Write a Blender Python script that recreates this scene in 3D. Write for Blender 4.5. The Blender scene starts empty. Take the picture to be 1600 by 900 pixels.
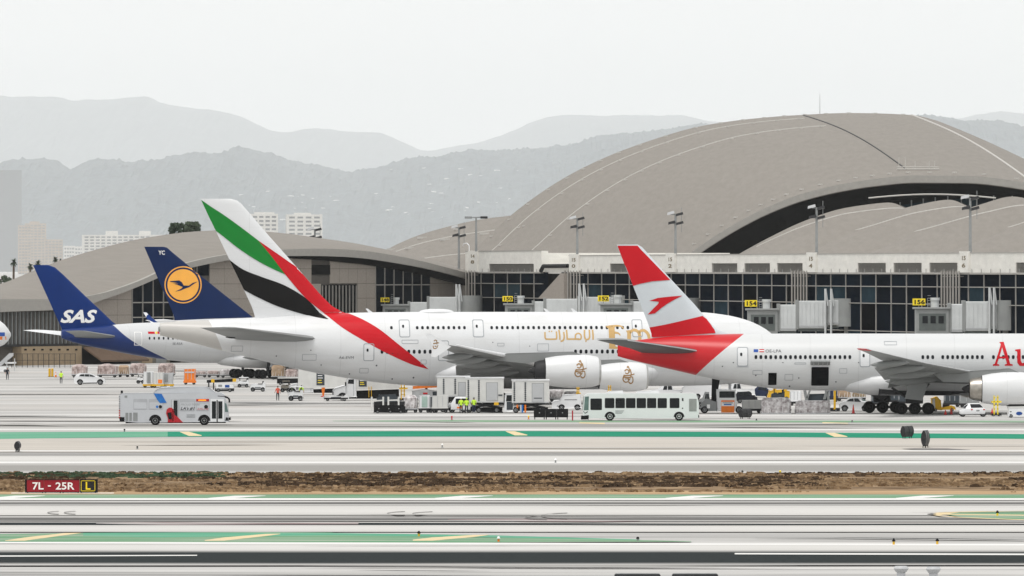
import bpy, bmesh, math, random
from math import sin, cos, pi, radians, sqrt, atan2, exp
from mathutils import Vector, Matrix, noise
from mathutils.bvhtree import BVHTree
from mathutils.geometry import tessellate_polygon
random.seed(7)
SC = bpy.context.scene
COL = SC.collection
# ---------------------------------------------------------------- camera, sky, sun, exposure
FPX, CAMH, HZ = 14200.0, 16.0, 420.0       # focal length in photo pixels, eye height, horizon row
cam = bpy.data.cameras.new('camera'); cam.sensor_width = 36.0; cam.lens = 36.0 * FPX / 1600.0
cam.clip_start = 1.0; cam.clip_end = 200000.0
cam_ob = bpy.data.objects.new('camera', cam); COL.objects.link(cam_ob)
cam_ob.location = (0, 0, CAMH)
cam_ob.rotation_euler = (radians(90) - math.atan((450.0 - HZ) / FPX), 0, 0)
SC.camera = cam_ob
SUN_EL, SUN_AZ = radians(68), radians(205)   # azimuth clockwise from +Y
world = bpy.data.worlds.new('World'); SC.world = world; world.use_nodes = True
wn = world.node_tree.nodes; wl = world.node_tree.links; wn.clear()
sky = wn.new('ShaderNodeTexSky'); sky.sky_type = 'NISHITA'; sky.sun_disc = False
sky.sun_elevation = SUN_EL; sky.sun_rotation = SUN_AZ
sky.air_density = 1.0; sky.dust_density = 1.5; sky.ozone_density = 1.0
hs = wn.new('ShaderNodeHueSaturation'); hs.inputs['Saturation'].default_value = 0.10
bg = wn.new('ShaderNodeBackground'); bg.inputs['Strength'].default_value = 0.15
wo = wn.new('ShaderNodeOutputWorld')
deck = wn.new('ShaderNodeMix'); deck.data_type = 'RGBA'; deck.inputs['Factor'].default_value = 0.72   # even stratus deck over the clear sky
deck.inputs['B'].default_value = (5.72, 5.74, 5.68, 1)
wl.new(sky.outputs[0], hs.inputs['Color']); wl.new(hs.outputs[0], deck.inputs['A']); wl.new(deck.outputs['Result'], bg.inputs['Color']); wl.new(bg.outputs[0], wo.inputs['Surface'])
sun = bpy.data.lights.new('sun', 'SUN'); sun.energy = 1.5; sun.angle = radians(22); sun.color = (1.0, 0.965, 0.92)
sun_ob = bpy.data.objects.new('sun', sun); COL.objects.link(sun_ob)
sdir = Vector((sin(SUN_AZ) * cos(SUN_EL), cos(SUN_AZ) * cos(SUN_EL), sin(SUN_EL)))
sun_ob.rotation_euler = sdir.to_track_quat('Z', 'Y').to_euler(); sun_ob.location = (0, 0, 400)
vs = SC.view_settings; vs.view_transform = 'Standard'; vs.look = 'None'; vs.gamma = 1.0; vs.use_curve_mapping = False
vs.exposure = 0.31
SC.cycles.use_denoising = True
SC.cycles.max_bounces = 6; SC.cycles.diffuse_bounces = 2; SC.cycles.glossy_bounces = 3; SC.cycles.volume_bounces = 2
SC.cycles.sample_clamp_indirect = 8.0

# ---------------------------------------------------------------- helpers
def lin(r, g, b):
    f = lambda c: (c / 12.92 if c <= 0.04045 else ((c + 0.055) / 1.055) ** 2.4)
    return (f(r / 255), f(g / 255), f(b / 255), 1)
def gdist(py): return FPX * CAMH / (py - HZ)              # range at which level ground lies on a row
def at(px, dist): return (px - 800.0) * dist / FPX           # bearing -> X at a range
def hgt(py, dist): return CAMH - (py - HZ) * dist / FPX
MATS = {}
def mat(name, col=None, rough=0.6, metal=0.0, var=0.12, scale=1.2, spec=0.28, stretch=(1, 1, 1), emit=None, bump=0.0, coat=0.0, col2=None):
    if name in MATS: return MATS[name]
    m = bpy.data.materials.new(name); m.use_nodes = True; nt = m.node_tree; N = nt.nodes; L = nt.links
    p = N['Principled BSDF']
    p.inputs['Roughness'].default_value = rough; p.inputs['Metallic'].default_value = metal
    p.inputs['Specular IOR Level'].default_value = spec
    if coat: p.inputs['Coat Weight'].default_value = coat; p.inputs['Coat Roughness'].default_value = 0.15
    tc = N.new('ShaderNodeTexCoord'); mp = N.new('ShaderNodeMapping'); mp.inputs['Scale'].default_value = stretch
    nz = N.new('ShaderNodeTexNoise'); nz.inputs['Scale'].default_value = scale; nz.inputs['Detail'].default_value = 5; nz.inputs['Roughness'].default_value = 0.6
    L.new(tc.outputs['Object'], mp.inputs['Vector']); L.new(mp.outputs[0], nz.inputs['Vector'])
    cr = N.new('ShaderNodeValToRGB'); cr.color_ramp.elements[0].position = 0.3; cr.color_ramp.elements[1].position = 0.7
    c = col[:3]; c2 = col2[:3] if col2 else None
    lo = [x * (1 - var) for x in c]; hi = [min(1, x * (1 + var)) for x in c] if not c2 else list(c2)
    cr.color_ramp.elements[0].color = (*(c if c2 else lo), 1); cr.color_ramp.elements[1].color = (*hi, 1)
    L.new(nz.outputs['Fac'], cr.inputs['Fac']); L.new(cr.outputs[0], p.inputs['Base Color'])
    if bump:
        b = N.new('ShaderNodeBump'); b.inputs['Strength'].default_value = bump; b.inputs['Distance'].default_value = 0.05
        L.new(nz.outputs['Fac'], b.inputs['Height']); L.new(b.outputs[0], p.inputs['Normal'])
    if emit:
        p.inputs['Emission Color'].default_value = (*col[:3], 1); p.inputs['Emission Strength'].default_value = emit
    MATS[name] = m
    return m
def M(n):
    return MATS[n]
def link(o, parent=None):
    COL.objects.link(o)
    if parent is not None: o.parent = parent
    return o
def tag(o, label=None, cat=None, group=None, kind=None):
    if label: o['label'] = label
    if cat: o['category'] = cat
    if group: o['group'] = group
    if kind: o['kind'] = kind
    return o
def thing(name, label, cat, loc=(0, 0, 0), rz=0.0, group=None):
    o = bpy.data.objects.new(name, None); o.empty_display_size = 0.5
    o.location = loc; o.rotation_euler = (0, 0, rz)
    link(o); return tag(o, label, cat, group)
def children_of(o): return [c for c in COL.objects if c.parent == o]
def copy_tree(o, kids=None, parent=None, idx=None):
    if idx is None:
        idx = {}
        for c in COL.objects:
            if c.parent is not None: idx.setdefault(c.parent.name, []).append(c)
    c = o.copy(); COL.objects.link(c)
    if parent is not None: c.parent = parent
    for ch in idx.get(o.name, []): copy_tree(ch, None, c, idx)
    return c
class MB:
    def __init__(s): s.v = []; s.f = []; s.fm = []; s.cur = 0
    def add(s, vs, fs):
        o = len(s.v); s.v += [tuple(v) for v in vs]
        s.f += [tuple(i + o for i in f) for f in fs]; s.fm += [s.cur] * len(fs); return s
    def box(s, x0, x1, y0, y1, z0, z1):
        return s.add([(x0, y0, z0), (x1, y0, z0), (x1, y1, z0), (x0, y1, z0), (x0, y0, z1), (x1, y0, z1), (x1, y1, z1), (x0, y1, z1)],
                     [(0, 3, 2, 1), (4, 5, 6, 7), (0, 1, 5, 4), (1, 2, 6, 5), (2, 3, 7, 6), (3, 0, 4, 7)])
    def cyl(s, a, b, r0, r1=None, n=12, caps=True):
        r1 = r0 if r1 is None else r1
        a = Vector(a); b = Vector(b); d = (b - a).normalized()
        u = d.cross(Vector((0, 0, 1)) if abs(d.z) < 0.9 else Vector((1, 0, 0))).normalized(); w = d.cross(u)
        vs = []; 
        for k in range(n):
            t = 2 * pi * k / n; e = u * cos(t) + w * sin(t); vs.append(a + e * r0)
        for k in range(n):
            t = 2 * pi * k / n; e = u * cos(t) + w * sin(t); vs.append(b + e * r1)
        fs = [(k, (k + 1) % n, n + (k + 1) % n, n + k) for k in range(n)]
        fs = [tuple(reversed(f)) for f in fs]
        if caps: fs += [tuple(range(n)), tuple(reversed(range(n, 2 * n)))]
        return s.add(vs, fs)
    def loft(s, rings, closed=True, caps=True):
        n = len(rings[0]); vs = [p for r in rings for p in r]; fs = []
        m = n if closed else n - 1
        for i in range(len(rings) - 1):
            for k in range(m):
                fs.append((i * n + k, i * n + (k + 1) % n, (i + 1) * n + (k + 1) % n, (i + 1) * n + k))
        if caps and closed:
            fs.append(tuple(reversed(range(n)))); fs.append(tuple(range((len(rings) - 1) * n, len(rings) * n)))
        return s.add(vs, fs)
    def prism(s, poly, y0, y1, y0s=None, y1s=None):
        """side profile in (x,z) pushed from y0 to y1; optional per-point y"""
        n = len(poly)
        a = [(p[0], (y0s[i] if y0s else y0), p[1]) for i, p in enumerate(poly)]
        b = [(p[0], (y1s[i] if y1s else y1), p[1]) for i, p in enumerate(poly)]
        fs = [(k, (k + 1) % n, n + (k + 1) % n, n + k) for k in range(n)]
        tr = tessellate_polygon([[Vector((p[0], p[1], 0)) for p in poly]])
        for t in tr: fs.append(tuple(t)); fs.append(tuple(n + i for i in reversed(t)))
        return s.add(a + b, fs)
    def ball(s, c, r, nu=10, nv=7):
        rx, ry, rz = r if isinstance(r, (tuple, list)) else (r, r, r)
        rings = []
        for j in range(1, nv):
            t = pi * j / nv
            rings.append([(c[0] + rx * sin(t) * cos(2 * pi * k / nu), c[1] + ry * sin(t) * sin(2 * pi * k / nu), c[2] - rz * cos(t)) for k in range(nu)])
        return s.loft(rings)
    def build(s, name, m=None, parent=None, smooth=False, fix=True, bevel=0.0, kind=None):
        me = bpy.data.meshes.new(name); me.from_pydata(s.v, [], s.f)
        ms = m if isinstance(m, (list, tuple)) else [m]
        for x in ms: me.materials.append(M(x) if isinstance(x, str) else x)
        if any(s.fm): me.polygons.foreach_set('material_index', s.fm)
        if fix or bevel:
            bm = bmesh.new(); bm.from_mesh(me)
            if bevel:
                bmesh.ops.remove_doubles(bm, verts=bm.verts, dist=1e-4)
                es = [e for e in bm.edges if len(e.link_faces) == 2 and e.calc_face_angle(0) > 0.5]
                bmesh.ops.bevel(bm, geom=es, offset=bevel, segments=2, affect='EDGES', profile=0.5, clamp_overlap=True)
            bmesh.ops.recalc_face_normals(bm, faces=bm.faces)
            bm.to_mesh(me); bm.free()
        if smooth:
            me.polygons.foreach_set('use_smooth', [True] * len(me.polygons))
            try: me.set_sharp_from_angle(angle=radians(38))
            except Exception: pass
        me.update()
        o = bpy.data.objects.new(name, me); link(o, parent)
        if kind: o['kind'] = kind
        return o
def interp(tab, x):
    """monotone-ish cubic through (x, v...) rows"""
    if x <= tab[0][0]: return tab[0][1:]
    if x >= tab[-1][0]: return tab[-1][1:]
    for i in range(len(tab) - 1):
        if tab[i][0] <= x <= tab[i + 1][0]: break
    h = tab[i + 1][0] - tab[i][0]; t = (x - tab[i][0]) / h; out = []
    for c in range(1, len(tab[0])):
        d = (tab[i + 1][c] - tab[i][c]) / h
        dm = (tab[i][c] - tab[i - 1][c]) / (tab[i][0] - tab[i - 1][0]) if i > 0 else d
        dp = (tab[i + 2][c] - tab[i + 1][c]) / (tab[i + 2][0] - tab[i + 1][0]) if i + 2 < len(tab) else d
        lim = lambda a, b: 0 if a * b <= 0 else 2 * a * b / (a + b)
        m0 = lim(dm, d) if i > 0 else d; m1 = lim(d, dp) if i + 2 < len(tab) else d
        out.append((2 * t**3 - 3 * t**2 + 1) * tab[i][c] + (t**3 - 2 * t**2 + t) * h * m0 + (-2 * t**3 + 3 * t**2) * tab[i + 1][c] + (t**3 - t**2) * h * m1)
    return out
def smooth_line(pts, n=6):
    out = []
    for i in range(len(pts) - 1):
        p0 = pts[max(i - 1, 0)]; p1 = pts[i]; p2 = pts[i + 1]; p3 = pts[min(i + 2, len(pts) - 1)]
        for k in range(n):
            t = k / n
            out.append(tuple(0.5 * (2 * p1[c] + (p2[c] - p0[c]) * t + (2 * p0[c] - 5 * p1[c] + 4 * p2[c] - p3[c]) * t * t + (3 * p1[c] - p0[c] - 3 * p2[c] + p3[c]) * t**3) for c in (0, 1)))
    out.append(tuple(pts[-1])); return out
def text_mesh(body, size=1.0, shear=0.0, fat=0.0, align='CENTER', spacing=1.0):
    cu = bpy.data.curves.new('lettering', 'FONT'); cu.body = body; cu.size = size; cu.shear = shear; cu.offset = fat
    cu.align_x = align; cu.space_character = spacing; cu.resolution_u = 3
    ob = bpy.data.objects.new('lettering', cu); COL.objects.link(ob)
    me = bpy.data.meshes.new_from_object(ob)
    vs = [(v.co.x, v.co.y) for v in me.vertices]; fs = [tuple(p.vertices) for p in me.polygons]
    bpy.data.objects.remove(ob); bpy.data.curves.remove(cu); bpy.data.meshes.remove(me)
    return vs, fs
def flat_text(name, body, size, loc, m, parent, rz=0.0, shear=0.0, fat=0.0, align='CENTER', width=None, height=None):
    """lettering standing upright in the local XZ plane, readable from -Y"""
    vs, fs = text_mesh(body, 1.0, shear, fat, align)
    xs = [v[0] for v in vs]; ys = [v[1] for v in vs]
    sx = sz = size
    if height: sz = height / (max(ys) - min(ys)); sx = sz
    if width: sx = width / (max(xs) - min(xs))
    oy = min(ys)
    b = MB(); b.add([(v[0] * sx, 0, (v[1] - oy) * sz) for v in vs], fs)
    o = b.build(name, m, parent, fix=False); o.location = loc; o.rotation_euler = (0, 0, rz); return o

# ---------------------------------------------------------------- base materials
mat('white_paint', (0.73, 0.74, 0.75), 0.35, var=0.04, scale=0.35, coat=0.2)
mat('cream_paint', (0.60, 0.60, 0.58), 0.5, var=0.08, scale=0.8)
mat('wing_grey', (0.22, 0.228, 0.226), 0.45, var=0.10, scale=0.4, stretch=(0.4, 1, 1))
mat('tail_shade_grey', (0.085, 0.09, 0.09), 0.5, var=0.15, scale=0.5, spec=0.15)  # near tailplane only: shade of its underside put into the colour
mat('light_grey', (0.46, 0.47, 0.48), 0.45, var=0.08, scale=0.6)
mat('mid_grey', (0.25, 0.26, 0.26), 0.55, var=0.12)
mat('steel', (0.45, 0.45, 0.44), 0.38, metal=0.7, var=0.15, scale=2)
mat('bare_metal', (0.40, 0.37, 0.33), 0.35, metal=0.8, var=0.2, scale=2)
mat('dark_metal', (0.025, 0.025, 0.027), 0.55, var=0.2, spec=0.2)
mat('black_paint', (0.008, 0.008, 0.009), 0.6, var=0.3, spec=0.12)
mat('hole_black', (0.004, 0.004, 0.005), 0.9, var=0.2, spec=0.0)
mat('rubber', (0.010, 0.010, 0.011), 0.9, var=0.25, scale=3, spec=0.1)
mat('glass_dark', (0.006, 0.008, 0.010), 0.15, var=0.2, spec=0.25)
mat('glass_green', (0.10, 0.16, 0.15), 0.1, var=0.25, scale=2, spec=0.6)
mat('yellow_paint', (0.72, 0.42, 0.02), 0.5, var=0.12)
mat('orange_paint', (0.80, 0.20, 0.02), 0.5, var=0.12)
mat('red_paint', (0.55, 0.008, 0.015), 0.4, var=0.06)
mat('blue_paint', (0.01, 0.06, 0.26), 0.4, var=0.1)
mat('sign_yellow', (0.86, 0.66, 0.02), 0.5, var=0.04)
mat('white_print', (0.85, 0.85, 0.84), 0.5, var=0.03)
mat('stone_panel', (0.32, 0.285, 0.25), 0.8, var=0.10, scale=3)
mat('tan_stone', (0.33, 0.25, 0.16), 0.85, var=0.12, scale=2)
mat('joint_dark', (0.10, 0.09, 0.08), 0.9, var=0.1)
mat('parapet_white', (0.70, 0.685, 0.64), 0.8, var=0.09, scale=0.35, stretch=(1, 1, 2.5))
mat('mullion', (0.33, 0.315, 0.29), 0.5, var=0.08)
mat('skin', (0.35, 0.20, 0.13), 0.6, var=0.1)
mat('hi_vis', (0.55, 0.85, 0.05), 0.7, var=0.08)
mat('vest_red', (0.6, 0.10, 0.06), 0.7, var=0.1)
mat('cloth_dark', (0.02, 0.022, 0.03), 0.85, var=0.25)
mat('cloth_navy', (0.02, 0.03, 0.07), 0.85, var=0.2)
# ================================================================ SETTING: ground
def ground_material():
    m = bpy.data.materials.new('concrete_ground'); m.use_nodes = True; nt = m.node_tree; N = nt.nodes; L = nt.links
    p = N['Principled BSDF']; p.inputs['Roughness'].default_value = 0.8; p.inputs['Specular IOR Level'].default_value = 0.0
    tc = N.new('ShaderNodeTexCoord')
    def nz(sx, sy, sc, det=4, lo=0.35, hi=0.65, rot=0.0):
        mp = N.new('ShaderNodeMapping'); mp.inputs['Scale'].default_value = (sx, sy, 1); mp.inputs['Rotation'].default_value = (0, 0, rot)
        t = N.new('ShaderNodeTexNoise'); t.inputs['Scale'].default_value = sc; t.inputs['Detail'].default_value = det; t.inputs['Roughness'].default_value = 0.62
        L.new(tc.outputs['Object'], mp.inputs['Vector']); L.new(mp.outputs[0], t.inputs['Vector'])
        r = N.new('ShaderNodeMapRange'); r.inputs['From Min'].default_value = lo; r.inputs['From Max'].default_value = hi
        L.new(t.outputs['Fac'], r.inputs['Value']); return r.outputs[0]
    def mix(f, a, b, mode='MIX'):
        x = N.new('ShaderNodeMix'); x.data_type = 'RGBA'; x.blend_type = mode
        if isinstance(f, float): x.inputs['Factor'].default_value = f
        else: L.new(f, x.inputs['Factor'])
        for s, v in ((x.inputs['A'], a), (x.inputs['B'], b)):
            if isinstance(v, tuple): s.default_value = v
            else: L.new(v, s)
        return x.outputs['Result']
    base = mix(nz(0.012, 0.05, 1.0), (0.36, 0.355, 0.345, 1), (0.54, 0.53, 0.515, 1))
    base = mix(nz(0.006, 0.03, 1.0, 3, 0.5, 0.72), base, (0.47, 0.445, 0.42, 1))
    streak = nz(0.012, 0.22, 1.0, 6, 0.53, 0.74, 0.02)       # rubber and oil drag marks along the traffic
    base = mix(streak, base, (0.15, 0.145, 0.14, 1))
    streak2 = nz(0.02, 0.35, 1.0, 5, 0.56, 0.74, -0.06)
    base = mix(streak2, base, (0.18, 0.175, 0.17, 1))
    L.new(base, p.inputs['Base Color'])
    return m
MATS['concrete_ground'] = ground_material()
def strip_mat(name, c, var=0.15, sx=0.03, sy=0.3, worn=None, w0=0.5, w1=0.7):
    m = mat(name, (*c, 1), 0.75, var=var, scale=1.0, stretch=(sx, sy, 1), spec=0.0)
    if worn:
        nt = m.node_tree; N = nt.nodes; L = nt.links; p = N['Principled BSDF']; src = p.inputs['Base Color'].links[0].from_socket
        tc = N.new('ShaderNodeTexCoord'); mp = N.new('ShaderNodeMapping'); mp.inputs['Scale'].default_value = (sx * 1.7, sy * 2.2, 1)
        t = N.new('ShaderNodeTexNoise'); t.inputs['Scale'].default_value = 1.0; t.inputs['Detail'].default_value = 6
        r = N.new('ShaderNodeMapRange'); r.inputs['From Min'].default_value = w0; r.inputs['From Max'].default_value = w1
        x = N.new('ShaderNodeMix'); x.data_type = 'RGBA'; x.inputs['B'].default_value = (*worn, 1)
        L.new(tc.outputs['Object'], mp.inputs[0]); L.new(mp.outputs[0], t.inputs['Vector']); L.new(t.outputs['Fac'], r.inputs['Value'])
        L.new(r.outputs[0], x.inputs['Factor']); L.new(src, x.inputs['A']); L.new(x.outputs['Result'], p.inputs['Base Color'])
    return m
def soft_strip(name, core, edge=(0.47, 0.46, 0.445), soft=0.28, sx=0.03, sy=0.35, amt=0.55):
    """pavement band whose colour frays into the concrete at both long edges"""
    m = bpy.data.materials.new(name); m.use_nodes = True; nt = m.node_tree; N = nt.nodes; L = nt.links; p = N['Principled BSDF']; p.inputs['Roughness'].default_value = 0.8; p.inputs['Specular IOR Level'].default_value = 0.0
    tc = N.new('ShaderNodeTexCoord'); sp = N.new('ShaderNodeSeparateXYZ'); L.new(tc.outputs['Generated'], sp.inputs[0])
    mp = N.new('ShaderNodeMapping'); mp.inputs['Scale'].default_value = (sx, sy, 1); L.new(tc.outputs['Object'], mp.inputs[0])
    nz = N.new('ShaderNodeTexNoise'); nz.inputs['Scale'].default_value = 1.0; nz.inputs['Detail'].default_value = 7; nz.inputs['Roughness'].default_value = 0.65; L.new(mp.outputs[0], nz.inputs['Vector'])
    def mt(op, a, b):
        n = N.new('ShaderNodeMath'); n.operation = op
        for i, v in enumerate((a, b)):
            if isinstance(v, (int, float)): n.inputs[i].default_value = v
            else: L.new(v, n.inputs[i])
        return n.outputs[0]
    d = mt('MULTIPLY', mt('SUBTRACT', 0.5, mt('ABSOLUTE', mt('SUBTRACT', sp.outputs['Y'], 0.5), 0)), 1.0 / soft)     # 0 at an edge
    d = mt('ADD', d, mt('MULTIPLY', mt('SUBTRACT', nz.outputs['Fac'], 0.5), amt * 4))
    r = N.new('ShaderNodeMapRange'); r.inputs['From Min'].default_value = 0.1; r.inputs['From Max'].default_value = 1.0; L.new(d, r.inputs['Value'])
    x = N.new('ShaderNodeMix'); x.data_type = 'RGBA'; x.inputs['A'].default_value = (*edge, 1); x.inputs['B'].default_value = (*core, 1); L.new(r.outputs[0], x.inputs['Factor']); L.new(x.outputs['Result'], p.inputs['Base Color'])
    MATS[name] = m; return m
soft_strip('asphalt_dark', (0.036, 0.041, 0.042), soft=0.2, amt=0.22)
soft_strip('pale_slab', (0.54, 0.53, 0.51), edge=(0.48, 0.47, 0.45), soft=0.35, amt=0.7, sx=0.02, sy=0.2)
soft_strip('asphalt_grey', (0.13, 0.128, 0.124), soft=0.4, amt=0.6)
soft_strip('shoulder_grey', (0.29, 0.282, 0.268), soft=0.25, amt=0.4)
CON = (0.44, 0.425, 0.405)
strip_mat('beige_slab', (0.46, 0.43, 0.39), 0.08)
strip_mat('green_paint', (0.025, 0.22, 0.135), 0.15, worn=(0.09, 0.30, 0.21), w0=0.5, w1=0.75)
strip_mat('green_paint_pale', (0.11, 0.32, 0.21), 0.15, worn=(0.30, 0.38, 0.33), w0=0.5, w1=0.75)
strip_mat('green_paint_worn', (0.13, 0.27, 0.16), 0.15, worn=(0.30, 0.36, 0.28), w0=0.45, w1=0.62)
strip_mat('line_white', (0.66, 0.655, 0.64), 0.06, worn=(0.55, 0.54, 0.52), w0=0.55, w1=0.8)
strip_mat('line_yellow', (0.64, 0.52, 0.32), 0.08, worn=(0.52, 0.47, 0.38), w0=0.5, w1=0.8)
strip_mat('tyre_mark', (0.12, 0.115, 0.112), 0.3, worn=(0.33, 0.32, 0.31), w0=0.45, w1=0.62)
strip_mat('tyre_faint', (0.33, 0.325, 0.31), 0.2, worn=(0.46, 0.45, 0.435), w0=0.42, w1=0.62)
strip_mat('skid_purple', (0.24, 0.18, 0.18), 0.3, worn=(0.44, 0.43, 0.42), w0=0.45, w1=0.6)
strip_mat('dirt', (0.30, 0.215, 0.135), 0.35, 0.12, 0.25, worn=(0.085, 0.055, 0.038), w0=0.45, w1=0.6)
strip_mat('dirt_pale', (0.40, 0.28, 0.17), 0.25, 0.12, 0.25)
g = MB(); g.add([(-22000, -1500, 0), (22000, -1500, 0), (22000, 130000, 0), (-22000, 130000, 0)], [(0, 1, 2, 3)])
tag(g.build('ground', 'concrete_ground', fix=False), kind='structure')
LAYER = [0]
def strip(name, m, rows, z=None):
    """rows: list of (px, y_far_row, y_near_row) down the runway; a painted or paved strip lying on the ground"""
    if z is None: LAYER[0] += 1; z = 0.004 + 0.0015 * LAYER[0]
    b = MB(); vs = []
    for px, ya, yb in rows:
        da, db = gdist(ya), gdist(yb); vs += [(at(px, da), da, z), (at(px, db), db, z)]
    b.add(vs, [(2 * i, 2 * i + 1, 2 * i + 3, 2 * i + 2) for i in range(len(rows) - 1)])
    return tag(b.build(name, m, fix=False), kind='structure')
def full(name, m, ya, yb, tl=0.0, z=None):
    return strip(name, m, [(-500, ya, yb), (800, ya + tl / 2, yb + tl / 2), (2100, ya + tl, yb + tl)], z)
# taxiway and runway pavement, far to near
full('taxiway_shoulder', 'shoulder_grey', 661.5, 669)
full('taxiway', 'beige_slab', 685, 707)
full('service_road', 'pale_slab', 669.5, 673.5)
strip('taxiway_marking', 'green_paint_worn', [(520, 657.6, 658.2), (700, 656.5, 659.5), (1000, 657, 660), (1600, 657.5, 660.5), (2100, 657.5, 660.5)])
full('edge_line', 'line_white', 648.2, 649.6)
strip('taxiway_marking', 'green_paint_pale', [(-500, 677, 687), (0, 675.5, 686), (262, 674.5, 682.6)])
strip('taxiway_marking', 'green_paint', [(262, 674.5, 682.6), (800, 673.5, 682.0), (1200, 675.5, 683), (1600, 678.5, 686), (2100, 682, 689)])
for a in (281, 790, 1290):
    yy = 674.8 if a < 500 else (674 if a < 1000 else 676.5)
    strip('taxiway_dash', 'line_yellow', [(a, yy, yy + 0.4), (a + 14, yy, yy + 6.5), (a + 34, yy + 5.5, yy + 6.5)])
for a in (905, 1285):
    strip('taxiway_dash', 'line_yellow', [(a, 660, 661.6), (a + 40, 661, 663)])
full('edge_line', 'line_white', 671.0, 672.3)
full('edge_line', 'line_white', 704.0, 705.6)
full('tyre_band', 'asphalt_grey', 707, 708.6)
full('tyre_band', 'asphalt_grey', 710, 712.4)
full('taxi_lane', 'pale_slab', 712.6, 721.5)
full('edge_line', 'line_white', 721.6, 724.2)
full('runway_shoulder', 'shoulder_grey', 724.4, 739.5)
strip('tyre_mark', 'tyre_mark', [(1410, 701.8, 702.0), (1430, 700.9, 703.4), (1480, 701.2, 703.6), (1516, 703.2, 703.6)])
full('dirt_strip', 'dirt', 739.6, 773)
full('dirt_strip', 'dirt_pale', 767.5, 773.2)
full('pale_marking', 'green_paint_worn', 773.4, 779)
for a in (0, 345, 700, 1060, 1420):
    strip('runway_dash', 'line_white', [(a - 20, 779, 779.4), (a + 22, 775.4, 779.2), (a + 70, 775.2, 775.6)])
full('edge_line', 'line_white', 779.4, 782.4)
full('blast_pad', 'asphalt_grey', 784, 790.5)
full('runway', 'pale_slab', 791, 806.5)
full('tyre_band', 'asphalt_grey', 807.5, 814.5, 2.5)
full('tyre_band', 'asphalt_dark', 816.5, 820.8, 4)
strip('skid_mark', 'skid_purple', [(150, 818.6, 819.4), (260, 817.0, 821.6), (420, 818.6, 820.6), (560, 817.4, 820.5)])
strip('skid_mark', 'skid_purple', [(700, 812.5, 813.3), (820, 811.5, 816), (930, 813.6, 816.6), (1000, 815.2, 815.8)])
full('runway', 'pale_slab', 822, 832.5)
strip('runway_marking', 'green_paint_worn', [(-500, 838, 852), (0, 836, 850.5), (110, 834.5, 852.0), (300, 833, 851.6), (420, 832.8, 851.2), (520, 833.6, 851)])
strip('runway_marking', 'green_paint_pale', [(130, 834.0, 839.0), (250, 833.4, 841), (520, 834.2, 838), (760, 837.6, 841), (1000, 844.6, 846)])
strip('runway_marking', 'green_paint_worn', [(520, 838, 851), (700, 840.5, 849.8), (900, 843.5, 848.5), (1080, 847, 848)])
for a in (8, 320, 645):
    strip('runway_dash', 'line_yellow', [(a, 846.2 - a * .002, 846.8), (a + 30, 841.5, 846.6), (a + 95, 834.3 + a * .005, 837.6 + a * .005), (a + 118, 834.0 + a * .005, 834.6 + a * .005)])
strip('runway_marking', 'green_paint_worn', [(1478, 804.8, 805.6), (1500, 802, 809.2), (1540, 800.8, 812), (1620, 800, 814), (2100, 799, 815)])
strip('runway_dash', 'line_yellow', [(1452, 804.6, 805.2), (1466, 802.2, 807.2), (1500, 801.0, 802.0), (1620, 799.0, 800.0), (2100, 798, 799)])
strip('runway_dash', 'line_yellow', [(1452, 804.8, 805.2), (1466, 806.6, 807.8), (1500, 809.6, 810.6), (1620, 814.2, 815.2), (2100, 815.2, 816.2)])
strip('runway_dash', 'line_yellow', [(1462, 804.4, 805.4), (1500, 804.8, 806.2), (1620, 806.2, 807.8), (2100, 808, 810)])
strip('tyre_mark', 'tyre_mark', [(1449, 804.6, 805.2), (1456, 803.4, 806.4), (1463, 804.6, 805.4)])
full('runway', 'pale_slab', 851.8, 861.5, 1.5)
full('edge_line', 'line_white', 847.6, 850.4, 5)
full('centre_asphalt', 'asphalt_dark', 862.4, 886.0, -1)
strip('centre_line', 'line_white', [(-500, 870.4, 872.2), (0, 870.2, 872.0), (308, 869.2, 870.6)])
strip('centre_line', 'line_white', [(1148, 866.3, 868.4), (1600, 867.2, 869.6), (2100, 868.5, 871)])
strip('tyre_mark', 'asphalt_dark', [(1180, 842, 842.2), (1300, 841.6, 842.6), (1600, 845, 846)])
# tyre curls left by turning aircraft
for cx, ccy, w, h in ((1290 / 2, 804, 40, 3.2), (690, 804.6, 46, 3.6), (905, 808, 60, 5), (100, 803, 26, 2.4), (126, 803, 26, 2.4), (870, 811, 50, 3), (1500, 803, 0, 0)):
    if w:
        pts = [(cx + w * cos(t), ccy + h * sin(t)) for t in [0.6 * pi + 0.1 * k * pi for k in range(9)]]
        strip('tyre_curl', 'tyre_mark', [(p[0], p[1] - 0.35, p[1] + 0.45) for p in sorted(pts[:5])])
        strip('tyre_curl', 'tyre_mark', [(p[0], p[1] - 0.25, p[1] + 0.35) for p in sorted(pts[4:])])
rs_ = random.Random(77)
for k_ in range(34):
    x0_ = rs_.uniform(-250, 1500); y0_ = rs_.uniform(604, 668); ln = rs_.uniform(120, 520); sl = rs_.uniform(-3.0, 3.0); w_ = rs_.uniform(.5, 1.3)
    if x0_ < 560 and y0_ > 600 or y0_ > 652:
        strip('tyre_streak', 'tyre_faint', [(x0_, y0_, y0_ + .1), (x0_ + ln * .3, y0_ + sl * .3 - w_ / 2, y0_ + sl * .3 + w_ / 2), (x0_ + ln * .7, y0_ + sl * .7 - w_ / 2, y0_ + sl * .7 + w_ / 2), (x0_ + ln, y0_ + sl, y0_ + sl + .1)])
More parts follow.
